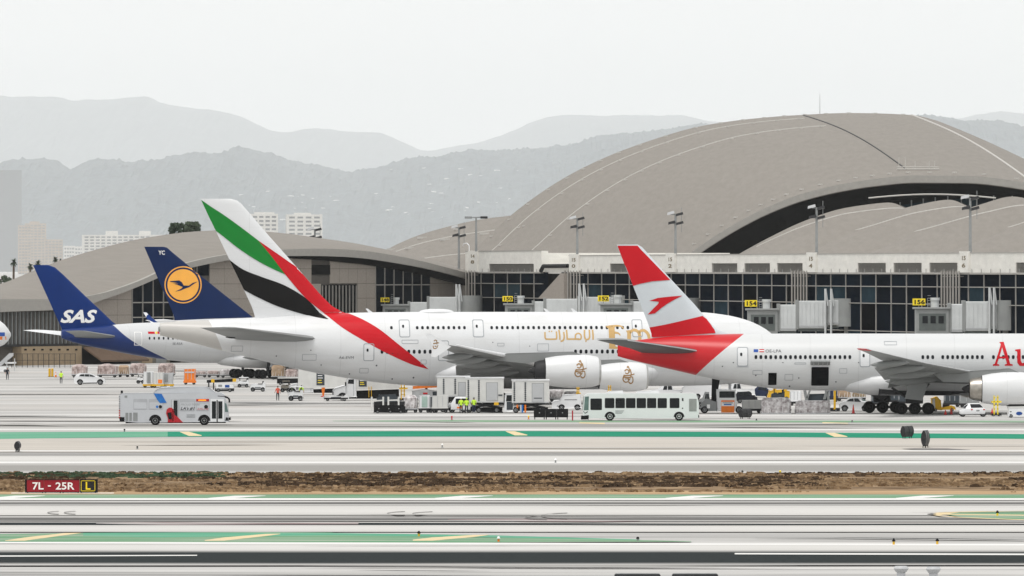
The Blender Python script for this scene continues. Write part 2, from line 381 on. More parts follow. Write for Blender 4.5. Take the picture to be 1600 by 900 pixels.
for k_ in range(16):
    x0_ = rs_.uniform(-300, 1500); y0_ = rs_.choice([rs_.uniform(790, 832), rs_.uniform(852, 862), rs_.uniform(886, 900), rs_.uniform(686, 706), rs_.uniform(712, 738)]); ln = rs_.uniform(200, 900); w_ = rs_.uniform(.4, 1.2); sl = rs_.uniform(-1.2, 1.2)
    strip('tyre_streak', 'tyre_faint', [(x0_, y0_, y0_ + .1), (x0_ + ln * .3, y0_ + sl * .3 - w_ / 2, y0_ + sl * .3 + w_ / 2), (x0_ + ln * .7, y0_ + sl * .7 - w_ / 2, y0_ + sl * .7 + w_ / 2), (x0_ + ln, y0_ + sl, y0_ + sl + .1)])
# dry scrub on the dirt strip: countless tufts, one mass
mat('scrub', (0.14, 0.085, 0.045), 0.9, var=0.4, scale=0.35, col2=(0.46, 0.33, 0.20), spec=0.0)
mat('scrub_dark', (0.045, 0.03, 0.02), 0.9, var=0.4, scale=0.3, col2=(0.14, 0.095, 0.06), spec=0.0)
mat('scrub_green', (0.05, 0.085, 0.045), 0.9, var=0.3, scale=0.3)
def tufts(name, m, n, ya, yb, hmin, hmax, xr=(-60, 60), seed=3, dens=None):
    r = random.Random(seed); b = MB(); k = 0
    while k < n:
        d = r.uniform(gdist(yb), gdist(ya)); x = r.uniform(*xr)
        if dens is not None and noise.noise(Vector((x * 0.05, d * 0.12, seed))) < dens: k += 0.25; continue
        k += 1; h = r.uniform(hmin, hmax); w = h * r.uniform(0.8, 1.8)
        for q in range(3):
            a = r.uniform(0, pi); dx, dy = cos(a) * w, sin(a) * w; ox, oy = r.uniform(-w, w), r.uniform(-w, w)
            lx, ly = r.uniform(-.3, .3) * h, r.uniform(-.3, .3) * h
            b.add([(x + ox - dx, d + oy - dy, 0.01), (x + ox + dx, d + oy + dy, 0.01), (x + ox + dx * .5 + lx, d + oy + dy * .5 + ly, h), (x + ox - dx * .6 + lx, d + oy - dy * .6 + ly, h * r.uniform(.6, 1))], [(0, 1, 2, 3)])
    return b
b1 = tufts('a', 'scrub', 9000, 741, 770, 0.08, 0.26, seed=3, dens=-0.1)
tag(b1.build('dry_grass', 'scrub', fix=False), 'brown dry grass covering the strip between taxiway and runway', 'grass', kind='stuff')
b2 = tufts('b', 'scrub_dark', 5200, 741, 762, 0.10, 0.30, seed=11, dens=0.02)
tag(b2.build('dark_scrub', 'scrub_dark', fix=False), 'dark dead weeds along the far half of the dirt strip', 'weeds', kind='stuff')
b3 = tufts('c', 'scrub_green', 900, 740.5, 748, 0.10, 0.26, xr=(-60, -22), seed=5)
tag(b3.build('green_weeds', 'scrub_green', fix=False), 'green weeds at the pavement edge behind the red runway sign', 'weeds', kind='stuff')

# ================================================================ hills, far city
def ridge(name, m, prof, dist, depth_front, depth_back, rough, tree, zlo=0.0, nx=420, ny=40, seed=1.0, xpad=2600):
    b = MB(); W0 = at(prof[0][0], dist); W1 = at(prof[-1][0], dist)
    tab = [(p[0], hgt(p[1], dist)) for p in prof]
    for j in range(ny + 1):
        t = j / ny
        for i in range(nx + 1):
            px = -500 + 2600 * i / nx
            top = interp(tab, px)[0]
            if t <= 0.7: u = t / 0.7; yy = dist - depth_front * (1 - u); hh = zlo + (top - zlo) * (1 - (1 - u) ** 1.6) ** 1.0
            else: u = (t - 0.7) / 0.3; yy = dist + depth_back * u; hh = top * (1 - u ** 1.4)
            x = at(px, dist)
            n1 = noise.fractal(Vector((x * 0.0014, yy * 0.0006, seed)), 1.0, 2.1, 5)
            n2 = noise.noise(Vector((x * 0.016, yy * 0.01, seed * 3)))
            env = 4 * u * (1 - u) if t <= 0.7 else 0.0
            hh += n1 * rough * (0.05 + env) * (0 if t == 0.7 else 1) + max(0, n2 + noise.noise(Vector((x * .045, yy * .014, 9.)))) * tree
            b.v.append((x, yy, max(hh, -0.5)))
    n = nx + 1
    for j in range(ny):
        for i in range(nx): b.f.append((j * n + i, j * n + i + 1, (j + 1) * n + i + 1, (j + 1) * n + i)); b.fm.append(0)
    return tag(b.build(name, m, fix=False, smooth=False), kind='structure')
mat('hill_scrub', (0.004, 0.016, 0.025), 0.95, var=0.4, scale=0.016, col2=(0.095, 0.125, 0.14))
mat('mountain_scrub', (0.03, 0.05, 0.06), 0.95, var=0.3, scale=0.004, col2=(0.07, 0.09, 0.10))
NEAR = [(-500, 275), (-100, 264), (0, 259), (30, 253), (60, 250), (85, 250), (105, 262), (130, 271), (160, 262), (190, 253), (240, 254), (290, 247), (330, 243), (368, 241), (376, 235), (388, 232), (398, 236), (410, 240), (440, 248), (470, 257), (510, 260), (550, 269), (590, 263), (640, 257), (690, 251), (740, 241), (790, 235), (850, 230), (900, 224), (940, 217), (1000, 208), (1100, 200), (1300, 190), (1440, 181), (1470, 187), (1520, 194), (1545, 193), (1580, 204), (1600, 212), (1700, 225), (2100, 250)]
FAR = [(-500, 170), (-200, 150), (0, 148), (30, 152), (90, 150), (120, 157), (180, 155), (230, 152), (260, 163), (290, 167), (330, 170), (370, 180), (410, 198), (440, 208), (480, 203), (550, 206), (590, 208), (630, 222), (670, 236), (700, 232), (750, 222), (800, 205), (860, 184), (900, 180), (960, 182), (1050, 180), (1110, 190), (1160, 192), (1300, 192), (1480, 186), (1530, 178), (1560, 175), (1600, 178), (1800, 165), (2100, 180)]
ridge('hills', 'hill_scrub', NEAR, 62000.0, 13000, 6500, 130, 20, nx=1200, ny=56, seed=1.3)
ridge('mountains', 'mountain_scrub', FAR, 118000.0, 20000, 8000, 130, 12, seed=4.1, ny=24)
# ================================================================ AIRLINERS
def paint_mat(name, base, other=None, coef=None, axis_keep='less', dirt=0.10):
    """airframe paint; when coef=(a,b,c) everything aft of x = a + b z + c z^2 carries the second colour"""
    m = bpy.data.materials.new(name); m.use_nodes = True; nt = m.node_tree; N = nt.nodes; L = nt.links; p = N['Principled BSDF']
    p.inputs['Roughness'].default_value = 0.36; p.inputs['Specular IOR Level'].default_value = 0.3; p.inputs['Coat Weight'].default_value = 0.08; p.inputs['Coat Roughness'].default_value = 0.2
    tc = N.new('ShaderNodeTexCoord'); mp = N.new('ShaderNodeMapping'); mp.inputs['Scale'].default_value = (0.25, 0.8, 0.9)
    nz = N.new('ShaderNodeTexNoise'); nz.inputs['Scale'].default_value = 1.0; nz.inputs['Detail'].default_value = 6
    r = N.new('ShaderNodeMapRange'); r.inputs['From Min'].default_value = 0.4; r.inputs['From Max'].default_value = 0.75; r.inputs['To Max'].default_value = dirt
    L.new(tc.outputs['Object'], mp.inputs[0]); L.new(mp.outputs[0], nz.inputs['Vector']); L.new(nz.outputs['Fac'], r.inputs['Value'])
    x1 = N.new('ShaderNodeMix'); x1.data_type = 'RGBA'; x1.inputs['A'].default_value = (*base, 1); x1.inputs['B'].default_value = (0.42, 0.40, 0.36, 1)
    L.new(r.outputs[0], x1.inputs['Factor']); out = x1.outputs['Result']
    sx_ = N.new('ShaderNodeSeparateXYZ'); L.new(tc.outputs['Object'], sx_.inputs[0])
    def seam(sock, period, wid):
        a = N.new('ShaderNodeMath'); a.operation = 'PINGPONG'; a.inputs[1].default_value = period / 2; L.new(sock, a.inputs[0])
        c_ = N.new('ShaderNodeMath'); c_.operation = 'LESS_THAN'; c_.inputs[1].default_value = wid; L.new(a.outputs[0], c_.inputs[0]); return c_.outputs[0]
    for sock, per, wd, am in ((sx_.outputs['X'], 5.3, .035, .16), (sx_.outputs['Z'], 1.9, .02, .10)):
        q = N.new('ShaderNodeMath'); q.operation = 'MULTIPLY'; q.inputs[1].default_value = am; L.new(seam(sock, per, wd), q.inputs[0])
        x3 = N.new('ShaderNodeMix'); x3.data_type = 'RGBA'; L.new(q.outputs[0], x3.inputs['Factor']); L.new(out, x3.inputs['A']); x3.inputs['B'].default_value = (.2, .2, .2, 1); out = x3.outputs['Result']
    if coef:
        sp = N.new('ShaderNodeSeparateXYZ'); L.new(tc.outputs['Object'], sp.inputs[0])
        def mth(op, a, b):
            n = N.new('ShaderNodeMath'); n.operation = op
            for i, v in enumerate((a, b)):
                if isinstance(v, (int, float)): n.inputs[i].default_value = v
                else: L.new(v, n.inputs[i])
            return n.outputs[0]
        z = sp.outputs['Z']; edge = mth('ADD', coef[0], mth('ADD', mth('MULTIPLY', z, coef[1]), mth('MULTIPLY', mth('MULTIPLY', z, z), coef[2])))
        f = mth('LESS_THAN', sp.outputs['X'], edge)
        x2 = N.new('ShaderNodeMix'); x2.data_type = 'RGBA'; L.new(f, x2.inputs['Factor']); L.new(out, x2.inputs['A']); x2.inputs['B'].default_value = (*other, 1)
        out = x2.outputs['Result']
    L.new(out, p.inputs['Base Color']); MATS[name] = m; return m
WHITE = (0.69, 0.70, 0.71)
paint_mat('airframe_white', WHITE, dirt=0.18)
paint_mat('airframe_grey_cone', WHITE, (0.50, 0.485, 0.46), (10.2, -0.45, 0.0), dirt=0.22)
paint_mat('fin_white', WHITE, dirt=0.05)
paint_mat('airframe_red_tail', (0.59, 0.60, 0.605), (0.50, 0.006, 0.012), (5.2, 0.62, 0.042))
paint_mat('airframe_blue_tail', (0.58, 0.59, 0.60), (0.0, 0.022, 0.14), (26.6, -4.096, 0.228))
mat('livery_red', (0.52, 0.006, 0.014), 0.35, var=0.04, scale=0.5, spec=0.12)
mat('livery_green', (0.008, 0.20, 0.028), 0.35, var=0.05, scale=0.5, spec=0.12)
mat('livery_black', (0.004, 0.0035, 0.0035), 0.4, var=0.1, scale=0.5, spec=0.12)
mat('livery_navy', (0.0, 0.013, 0.07), 0.35, var=0.06, scale=0.5, spec=0.12)
mat('livery_blue', (0.0, 0.024, 0.15), 0.35, var=0.06, scale=0.5, spec=0.12)
mat('livery_yellow', (0.85, 0.40, 0.06), 0.4, var=0.05, scale=0.5)
mat('livery_gold', (0.56, 0.36, 0.14), 0.45, var=0.06, scale=0.5)
mat('livery_gold_dark', (0.30, 0.17, 0.06), 0.45, var=0.06, scale=0.5)
mat('fin_pale', (0.56, 0.60, 0.63), 0.4, var=0.04, scale=0.5)
mat('window_dark', (0.012, 0.014, 0.018), 0.3, var=0.2, spec=0.1)
mat('door_line', (0.33, 0.35, 0.37), 0.6, var=0.1)
mat('flag_blue', (0.02, 0.08, 0.35), 0.5, var=0.05)
mat('reg_dark', (0.06, 0.065, 0.075), 0.6, var=0.1)

def airfoil(n=9):
    up = []; 
    for i in range(n + 1):
        t = 0.5 * (1 - cos(pi * i / n)); y = 5 * (0.2969 * sqrt(t) - 0.126 * t - 0.3516 * t**2 + 0.2843 * t**3 - 0.1015 * t**4); up.append((t, y))
    return [(t, y) for t, y in up] + [(t, -y * 0.75) for t, y in reversed(up[1:-1])]
AF = airfoil()
def wing_mesh(st):
    """st rows: (y, x_le, x_te, z, thickness ratio, twist deg); airfoil lofted along y"""
    b = MB(); rings = []
    for y, le, te, z, th, tw in st:
        c = le - te; ring = []
        for t, q in AF:
            px = le - t * c; pz = z + q * th * c; a = radians(tw); dx = px - (le - 0.4 * c); dz = pz - z
            ring.append((le - 0.4 * c + dx * cos(a) + dz * -sin(a) * -1 * 0 , y, z + dz + dx * sin(a)))
        rings.append(ring)
    b.loft(rings); return b
def fin_mesh(st):
    """st rows: (z, x_le, x_te, thickness m)"""
    b = MB(); rings = []
    for z, le, te, th in st:
        c = le - te; rings.append([(le - t * c, q * th, z) for t, q in [(t, (q if i <= 9 else q / 0.75)) for i, (t, q) in enumerate(AF)]])
    b.loft(rings); return b
def fuselage_mesh(tab, n=40, rings=90, ex=2.0):
    b = MB(); R = []; x0, x1 = tab[0][0], tab[-1][0]
    for i in range(rings + 1):
        u = i / rings
        x = x0 + (x1 - x0) * (u if u < 0.88 else 0.88 + 0.12 * sin((u - 0.88) / 0.12 * pi / 2))
        zt, zb, hw = interp(tab, x); zc = (zt * 0.5 + zb * 0.5); hh = (zt - zb) / 2
        R.append([(x, hw * cos(2 * pi * k / n), zc + hh * sin(2 * pi * k / n)) for k in range(n)])
    b.loft(R); return b
def bvh_of(objs):
    vs = []; fs = []
    for o in objs:
        k = len(vs); vs += [v.co.copy() for v in o.data.vertices]; fs += [tuple(i + k for i in p.vertices) for p in o.data.polygons]
    return BVHTree.FromPolygons(vs, fs)
def decal_mesh(name, vs2, fs2, bvh, m, parent, off=0.02, step=0.30, xstep=1.5, yfrom=-60.0):
    bm = bmesh.new(); vv = [bm.verts.new((v[0], 0, v[1])) for v in vs2]
    for f in fs2:
        try: bm.faces.new([vv[i] for i in f])
        except ValueError: pass
    zs = [v[1] for v in vs2]; xs = [v[0] for v in vs2]
    k = min(zs) + step
    while k < max(zs):
        bmesh.ops.bisect_plane(bm, geom=bm.verts[:] + bm.edges[:] + bm.faces[:], plane_co=(0, 0, k), plane_no=(0, 0, 1)); k += step
    k = min(xs) + xstep
    while k < max(xs):
        bmesh.ops.bisect_plane(bm, geom=bm.verts[:] + bm.edges[:] + bm.faces[:], plane_co=(k, 0, 0), plane_no=(1, 0, 0)); k += xstep
    last = None; dead = []
    for v in bm.verts:
        h = bvh.ray_cast(Vector((v.co.x, yfrom, v.co.z)), Vector((0, 1, 0)))
        if h[0] is None:
            h = bvh.find_nearest(Vector((v.co.x, -0.25, v.co.z)))
            v.co = h[0] + Vector((0, -off, 0)); continue
        nrm = h[1] if h[1].y < 0 else -h[1]
        v.co = h[0] + nrm * off
    if dead: bmesh.ops.delete(bm, geom=dead, context='VERTS')
    for f in bm.faces:
        f.normal_update()
        if f.normal.y > 0: f.normal_flip()
    me = bpy.data.meshes.new(name); bm.to_mesh(me); bm.free(); me.materials.append(M(m))
    o = bpy.data.objects.new(name, me); return link(o, parent)
def decal_poly(name, loops, bvh, m, parent, **kw):
    loops = loops if isinstance(loops[0][0], (tuple, list)) else [loops]
    vv = [[Vector((p[0], p[1], 0)) for p in lp] for lp in loops]
    tr = tessellate_polygon(vv); flat = [tuple(p[:2]) for lp in loops for p in lp]
    return decal_mesh(name, flat, [tuple(t) for t in tr], bvh, m, parent, **kw)
def decal_text(name, body, x, z, w, h, bvh, m, parent, shear=0.0, fat=0.0, **kw):
    vs, fs = text_mesh(body, 1.0, shear, fat)
    xs = [v[0] for v in vs]; ys = [v[1] for v in vs]; sx = w / (max(xs) - min(xs)); sz = h / (max(ys) - min(ys))
    return decal_mesh(name, [(x + (v[0] - min(xs)) * sx, z + (v[1] - min(ys)) * sz) for v in vs], fs, bvh, m, parent, **kw)
def rrect(x0, x1, z0, z1, r, n=4):
    out = []
    for cx, cz, a in ((x1 - r, z1 - r, 0), (x0 + r, z1 - r, 90), (x0 + r, z0 + r, 180), (x1 - r, z0 + r, 270)):
        out += [(cx + r * cos(radians(a + 90 * k / n)), cz + r * sin(radians(a + 90 * k / n))) for k in range(n + 1)]
    return out
def circle(cx, cz, r, n=40): return [(cx + r * cos(2 * pi * k / n), cz + r * sin(2 * pi * k / n)) for k in range(n)]
def cabin_door(bvh, parent, x0, x1, z0, z1, label=None, lean=0.0):
    o = rrect(x0, x1, z0, z1, 0.22); i = rrect(x0 + 0.09, x1 - 0.09, z0 + 0.09, z1 - 0.09, 0.16)
    d = decal_poly('door', i, bvh, 'white_print' if False else 'fin_white', parent, off=0.012, step=0.3)
    f = decal_poly('door_frame', [o, i], bvh, 'door_line', d, off=0.022, step=0.3)
    xm = x0 + (x1 - x0) * 0.38; zm = z0 + (z1 - z0) * 0.62
    decal_poly('door_window', rrect(xm - 0.12, xm + 0.12, zm - 0.18, zm + 0.18, 0.1), bvh, 'window_dark', d, off=0.03)
    return d
WIN_ME = {}
def window_mesh(w, h):
    if (w, h) not in WIN_ME:
        b = MB(); pts = rrect(-w / 2, w / 2, -h / 2, h / 2, min(w, h) * 0.45, 3); n = len(pts)
        b.add([(p[0], 0, p[1]) for p in pts] + [(p[0], 0.06, p[1]) for p in pts], [tuple(range(n))] + [(k, (k + 1) % n, n + (k + 1) % n, n + k) for k in range(n)])
        o = b.build('window', 'window_dark'); WIN_ME[(w, h)] = o.data; bpy.data.objects.remove(o)
    return WIN_ME[(w, h)]
def windows(bvh, parent, xs, z, w=0.31, h=0.44):
    me = window_mesh(w, h)
    for x in xs:
        hit = bvh.ray_cast(Vector((x, -60, z)), Vector((0, 1, 0)))
        if hit[0] is None: continue
        o = bpy.data.objects.new('window', me); link(o, parent); o.location = hit[0] + Vector((0, -0.015, 0))
        nrm = hit[1] if hit[1].y < 0 else -hit[1]
        o.rotation_euler = (atan2(nrm.z, -nrm.y) * -1.0, 0, 0)
def nacelle(parent, x0, x1, y, z, r, core=1.0, label=None, paint='airframe_white', exhaust='dark_metal', detail=True):
    """turbofan: x0 exhaust plane .. x1 intake lip"""
    e = bpy.data.objects.new('engine', None); e.empty_display_size = 0.3; link(e, parent); e.location = (0, 0, 0)
    if label: e['label'] = label
    L_ = x1 - x0; b = MB(); n = 28
    prof = [(0.0, 0.80), (0.03, 0.83), (0.2, 0.93), (0.42, 1.0), (0.62, 1.01), (0.8, 0.975), (0.92, 0.90), (0.985, 0.83), (1.0, 0.79), (0.985, 0.745), (0.93, 0.73), (0.8, 0.74)]
    b.loft([[(x0 + L_ * t, y + r * q * cos(2 * pi * k / n), z + r * q * sin(2 * pi * k / n)) for k in range(n)] for t, q in prof], caps=False)
    b.build('cowling', paint, e, smooth=True)
    b = MB(); b.loft([[(x0 + L_ * t, y + r * q * cos(2 * pi * k / n), z + r * q * sin(2 * pi * k / n)) for k in range(n)] for t, q in ((0.965, 0.855), (0.985, 0.834), (1.003, 0.79), (0.985, 0.74), (0.96, 0.735))], caps=False)
    b.build('intake_lip', 'steel', e, smooth=True)
    b = MB(); b.loft([[(x0 + L_ * t, y + r * q * cos(2 * pi * k / n), z + r * q * sin(2 * pi * k / n)) for k in range(n)] for t, q in ((0.80, 0.735), (0.79, 0.2), (0.9, 0.02))], caps=True)
    b.build('fan', 'dark_metal', e, smooth=True)
    b = MB(); c = core
    b.loft([[(x0 + t, y + r * q * cos(2 * pi * k / n), z + r * q * sin(2 * pi * k / n)) for k in range(n)] for t, q in ((0.4, 0.78), (0.02, 0.775), (-0.05, 0.70), (-0.75 * c, 0.66), (-1.25 * c, 0.58), (-1.3 * c, 0.5), (-0.3, 0.40))], caps=False)
    b.build('core_cowl', 'bare_metal' if exhaust == 'bare_metal' else 'dark_metal', e, smooth=True)
    b = MB(); b.loft([[(x0 + t, y + r * q * cos(2 * pi * k / n), z + r * q * sin(2 * pi * k / n)) for k in range(n)] for t, q in ((-0.3, 0.40), (-1.3 * c, 0.27), (-1.9 * c, 0.12), (-2.1 * c, 0.03))], caps=True)
    b.build('exhaust_cone', 'dark_metal', e, smooth=True)
    # exhaust rim dark ring
    b = MB(); b.loft([[(x0 + t, y + r * q * cos(2 * pi * k / n), z + r * q * sin(2 * pi * k / n)) for k in range(n)] for t, q in ((0.02, 0.802), (-0.03, 0.806), (-0.06, 0.79), (0.02, 0.775))], caps=False)
    b.build('nozzle_rim', 'dark_metal', e, smooth=True)
    return e
def canoe(parent, x0, x1, y, z, r, m='wing_grey', dz=0.0):
    b = MB(); n = 12
    b.loft([[(x0 + (x1 - x0) * t, y + r * 0.75 * q * cos(2 * pi * k / n), z + dz * t + r * q * sin(2 * pi * k / n)) for k in range(n)] for t, q in ((0, .05), (.06, .35), (.2, .75), (.45, 1), (.7, .9), (.9, .5), (1, .06))])
    return b.build('flap_fairing', m, parent, smooth=True)
def wheel_mesh(r, w, yc=0.0):
    b = MB(); n = 18
    b.loft([[(r * q * cos(2 * pi * k / n), yc + w * t, r * q * sin(2 * pi * k / n)) for k in range(n)] for t, q in ((-.5, .62), (-.5, .88), (-.36, .985), (0, 1), (.36, .985), (.5, .88), (.5, .62))], caps=True); return b
def add_wheel(parent, x, y, z, r, w, hub='mid_grey'):
    o = wheel_mesh(r, w).build('wheel', 'rubber', parent, smooth=True); o.location = (x, y, z)
    b = MB(); n = 14
    for s in (-1, 1):
        b.loft([[(r * q * cos(2 * pi * k / n), s * w * t, r * q * sin(2 * pi * k / n)) for k in range(n)] for t, q in ((.50, .58), (.53, .54), (.46, .42), (.47, .22), (.56, .16), (.58, .05))])
    b.build('hub', hub, o, smooth=True); return o
def bogie(parent, x, y, axles, pitch, r, w, gap, leg_top, m='light_grey'):
    g = bpy.data.objects.new('main_gear', None); g.empty_display_size = 0.3; link(g, parent)
    b = MB(); b.cyl((x + 0.3, y, leg_top), (x, y, r), 0.24, 0.20, 12); b.cyl((x + 1.6, y, leg_top), (x + 0.1, y, r + 1.0), 0.10, 0.10, 8)
    b.box(x - pitch * (axles - 1) / 2 - .3, x + pitch * (axles - 1) / 2 + .3, y - .16, y + .16, r - .16, r + .16)
    for k in range(axles):
        ax = x + (k - (axles - 1) / 2) * pitch; b.cyl((ax, y - gap, r), (ax, y + gap, r), .10, .10, 8)
    b.build('strut', 'dark_metal', g, smooth=True)
    for k in range(axles):
        ax = x + (k - (axles - 1) / 2) * pitch
        for s in (-1, 1): add_wheel(g, ax, y + s * gap, r, r, w, 'dark_metal')
    return g
def mirror_wing(st): return [(-y, a, b_, z, t, w) for y, a, b_, z, t, w in st]

# ---- the double-deck airliner with the flag-striped fin
sE = 13.2; DE = FPX / sE; GE = HZ + CAMH * sE; PE = 250.0; phiE = radians(6)
ek = thing('airliner', 'huge white double-deck airliner with green, red and black striped tail fin', 'airplane', (at(PE, DE), DE, 0), phiE)
def qe(px, py): return ((px - PE) / sE, (GE - py) / sE)
fus = fuselage_mesh([(0, 9.6, 8.1, 0.55), (2.5, 9.8, 7.55, 1.15), (6, 9.95, 6.65, 1.9), (11.4, 10.15, 5.3, 2.75), (15.2, 10.4, 4.35, 3.1), (20.5, 10.7, 3.3, 3.4), (26.5, 10.85, 2.45, 3.55), (31, 10.88, 2.1, 3.57), (40, 10.88, 2.05, 3.57), (60, 10.88, 2.05, 3.57), (64.5, 10.82, 2.1, 3.5), (67.5, 10.5, 2.25, 3.3), (70, 9.9, 2.55, 2.9), (72, 9.0, 3.0, 2.35), (73.4, 7.9, 3.6, 1.6), (74.2, 6.8, 4.3, 0.85), (74.5, 5.9, 5.2, 0.2)], n=48, rings=110).build('fuselage', 'airframe_grey_cone', ek, smooth=True)
b = MB(); b.cyl((-0.2, 0, 8.85), (0.3, 0, 8.85), 0.28, 0.4, 16); b.build('tail_pipe', 'mid_grey', fus, smooth=True)
finE = fin_mesh([(9.2, 23.5, 11.0, 1.0), (10.4, 22.9, 11.25, 1.0), (10.9, 21.6, 11.1, 0.98), (11.6, 20.4, 10.85, 0.95), (13, 19.0, 10.2, 0.9), (16, 16.4, 8.75, 0.75), (20, 12.85, 6.85, 0.55), (23.6, 9.75, 5.1, 0.4), (24.1, 9.15, 4.85, 0.35), (24.3, 8.4, 4.8, 0.22)]).build('tail_fin', 'fin_white', ek, smooth=True)
bfin = bvh_of([finE]); bfus = bvh_of([fus]); bboth = bvh_of([finE, fus])
def S(pts, n=5): return smooth_line([qe(*p) for p in pts], n)
TEx = lambda py: 312.6 + (py - 311) * 88.0 / 189.0 + 1.2
green = S([(TEx(312), 312), (330, 323), (350, 336), (375, 354), (404, 376)]) + S([(404, 376), (424, 400), (446, 429)])[1:] + S([(446, 429), (420, 417), (395, 403), (370, 386), (350, 370), (TEx(360), 360)])[1:]
decal_poly('green_stripe', green, bfin, 'livery_green', finE, step=0.5, xstep=0.25, off=.055)
black = S([(TEx(405), 405), (380, 421), (410, 433), (445, 446), (478, 466), (500, 489), (512, 499)]) + S([(512, 499), (490, 495), (460, 487), (430, 477), (402, 464), (TEx(452), 452)])[1:]
decal_poly('black_stripe', black, bboth, 'livery_black', finE, step=0.4, xstep=0.25, off=.055)
redf = S([(404, 376), (450, 408), (490, 437), (520, 465), (541, 488)]) + S([(505, 488), (477, 465), (446, 429), (424, 400), (404, 376)])[:-1]
decal_poly('red_stripe', redf, bfin, 'livery_red', finE, step=0.5, xstep=0.25, off=.055)
redb = S([(541, 488.2), (565, 499), (590, 514), (620, 538), (645, 558), (668, 577)]) + S([(668, 577), (640, 569), (600, 551), (560, 529), (530, 510), (505, 488.2)])[1:]
decal_poly('red_stripe', redb, bboth, 'livery_red', fus, step=0.12, xstep=0.6)
decal_text('registration', 'A6-EVM', *qe(527, 560.5), 1.75, 0.30, bfus, 'reg_dark', fus, step=0.15)
for a in ((621.5, 638.5, 499.5, 527), (737, 754.5, 499.5, 527), (988, 1004.5, 499.5, 527), (565, 582, 536.5, 564), (682, 699, 532, 564)):
    x0, z1 = qe(a[0], a[2]); x1, z0 = qe(a[1], a[3]); cabin_door(bfus, fus, x0, x1, z0, z1)
def rng(a, b, st): 
    out = []; k = a
    while k <= b: out.append(k); k += st
    return out
windows(bfus, fus, [qe(p, 0)[0] for p in [609.5] + rng(650, 726, 8.25) + rng(767, 985, 8.25)], qe(0, 512)[1])
windows(bfus, fus, [qe(p, 0)[0] for p in rng(594, 672, 8.4) + rng(709, 730, 8.4) + rng(898, 1100, 8.4)], qe(0, 549.5)[1], 0.33, 0.48)
# lettering: Arabic and Latin wordmarks
def stroke(pts, w0, w1=None, n=6):
    """variable-width pen stroke -> polygon"""
    w1 = w0 if w1 is None else w1; p = smooth_line(pts, n) if len(pts) > 2 else list(pts); Lf = []; Rt = []
    for i, q in enumerate(p):
        a = p[max(i - 1, 0)]; c = p[min(i + 1, len(p) - 1)]; dx, dy = c[0] - a[0], c[1] - a[1]; l = max(1e-6, sqrt(dx * dx + dy * dy)); w = w0 + (w1 - w0) * i / (len(p) - 1)
        Lf.append((q[0] - dy / l * w / 2, q[1] + dx / l * w / 2)); Rt.append((q[0] + dy / l * w / 2, q[1] - dx / l * w / 2))
    return Lf + Rt[::-1]
def glyphs(name, strokes, f, bvh, m, parent, **kw):
    vs = []; fs = []
    for sgl in strokes:
        poly = [f(*p) for p in sgl]; tr = tessellate_polygon([[Vector((p[0], p[1], 0)) for p in poly]]); k = len(vs); vs += poly; fs += [tuple(i + k for i in t) for t in tr]
    return decal_mesh(name, vs, fs, bvh, m, parent, **kw)
AR = [stroke([(850.5, 519), (850.5, 528), (853, 530.5)], 2.4), stroke([(851, 530), (866, 530), (868.5, 528), (868.5, 518)], 2.4),
      rrect(856.3, 858.3, 517, 519, 0.3), rrect(860, 862, 517, 519, 0.3),
      stroke([(872.5, 515.5), (873.5, 524), (873.5, 531)], 2.5), stroke([(880, 519), (880.5, 527), (878.5, 532), (874.5, 533.5)], 2.5),
      stroke([(884.5, 515.5), (885, 524), (885, 529)], 2.5), stroke([(884, 530), (904, 530)], 2.4),
      stroke([(898, 529.5), (898.5, 523.5), (903, 521), (907, 524), (906, 530), (899, 530)], 2.2),
      stroke([(913, 515.5), (912.5, 524), (914, 530), (918.5, 530), (920.5, 526), (920.5, 515.5)], 2.5), rrect(913.5, 915.6, 532, 534.5, 0.4),
      stroke([(925.5, 515.5), (926, 524), (925.8, 531)], 2.5)]
glyphs('arabic_wordmark', AR, qe, bfus, 'livery_gold', fus, step=0.2)
EM = [[(946, 509.5), (962, 509), (962, 511.5), (960.5, 512), (960.5, 532), (951, 532), (951, 514), (948, 511.5)], stroke([(951, 510.5), (963, 509.2), (972, 510.5), (974.5, 514.5)], 3.2, 1.6), stroke([(960, 520), (966, 521), (969, 524.5)], 4, 1.2),
      [(951, 532), (960.5, 532), (961, 541.5), (968, 543), (973, 540), (970, 545.5), (951, 545)],
      [(978, 517), (984, 516), (986, 518.5), (985.5, 535), (979.5, 535), (980, 520)], stroke([(984, 520), (990, 516), (997, 518.5), (999.5, 525), (999, 538)], 4.4, 5.4), stroke([(998, 521), (1003, 516.5), (1009, 518), (1014, 526), (1014, 544)], 4.0, 5.2)]
glyphs('latin_wordmark', EM, qe, bfus, 'livery_gold', fus, step=0.2)
# belly fairing
b = MB(); n = 30
b.loft([[(x, hw * cos(2 * pi * k / n), zc + hh * sin(2 * pi * k / n)) for k in range(n)] for x, hw, zc, hh in ((31.2, .4, 3.4, .3), (32.5, 2.6, 3.6, 1.2), (35, 3.75, 3.75, 1.8), (38, 4.15, 3.85, 2.05), (44, 4.3, 3.9, 2.2), (52, 4.3, 3.8, 2.15), (56, 4.0, 3.75, 1.9), (58.5, 3.2, 3.8, 1.4), (60.2, 1.8, 3.9, .7), (60.8, .6, 4.0, .2))])
bf = b.build('belly_fairing', 'airframe_white', ek, smooth=True)
b = MB(); b.cyl((50.5, 0, 10.7), (52.5, 0, 10.8), 0.01); 
b = MB(); b.ball((qe(684, 0)[0], 0, 10.85), (2.1, 0.9, 0.42), 14, 8); b.build('antenna_dome', 'airframe_white', fus, smooth=True)
for px in (857, 900, 577):
    b = MB(); x = qe(px, 0)[0]; b.prism([(x, 10.8), (x + .55, 10.8), (x - .1, 11.28), (x - .35, 11.28)], -0.04, 0.04); b.build('blade_antenna', 'white_paint', fus)
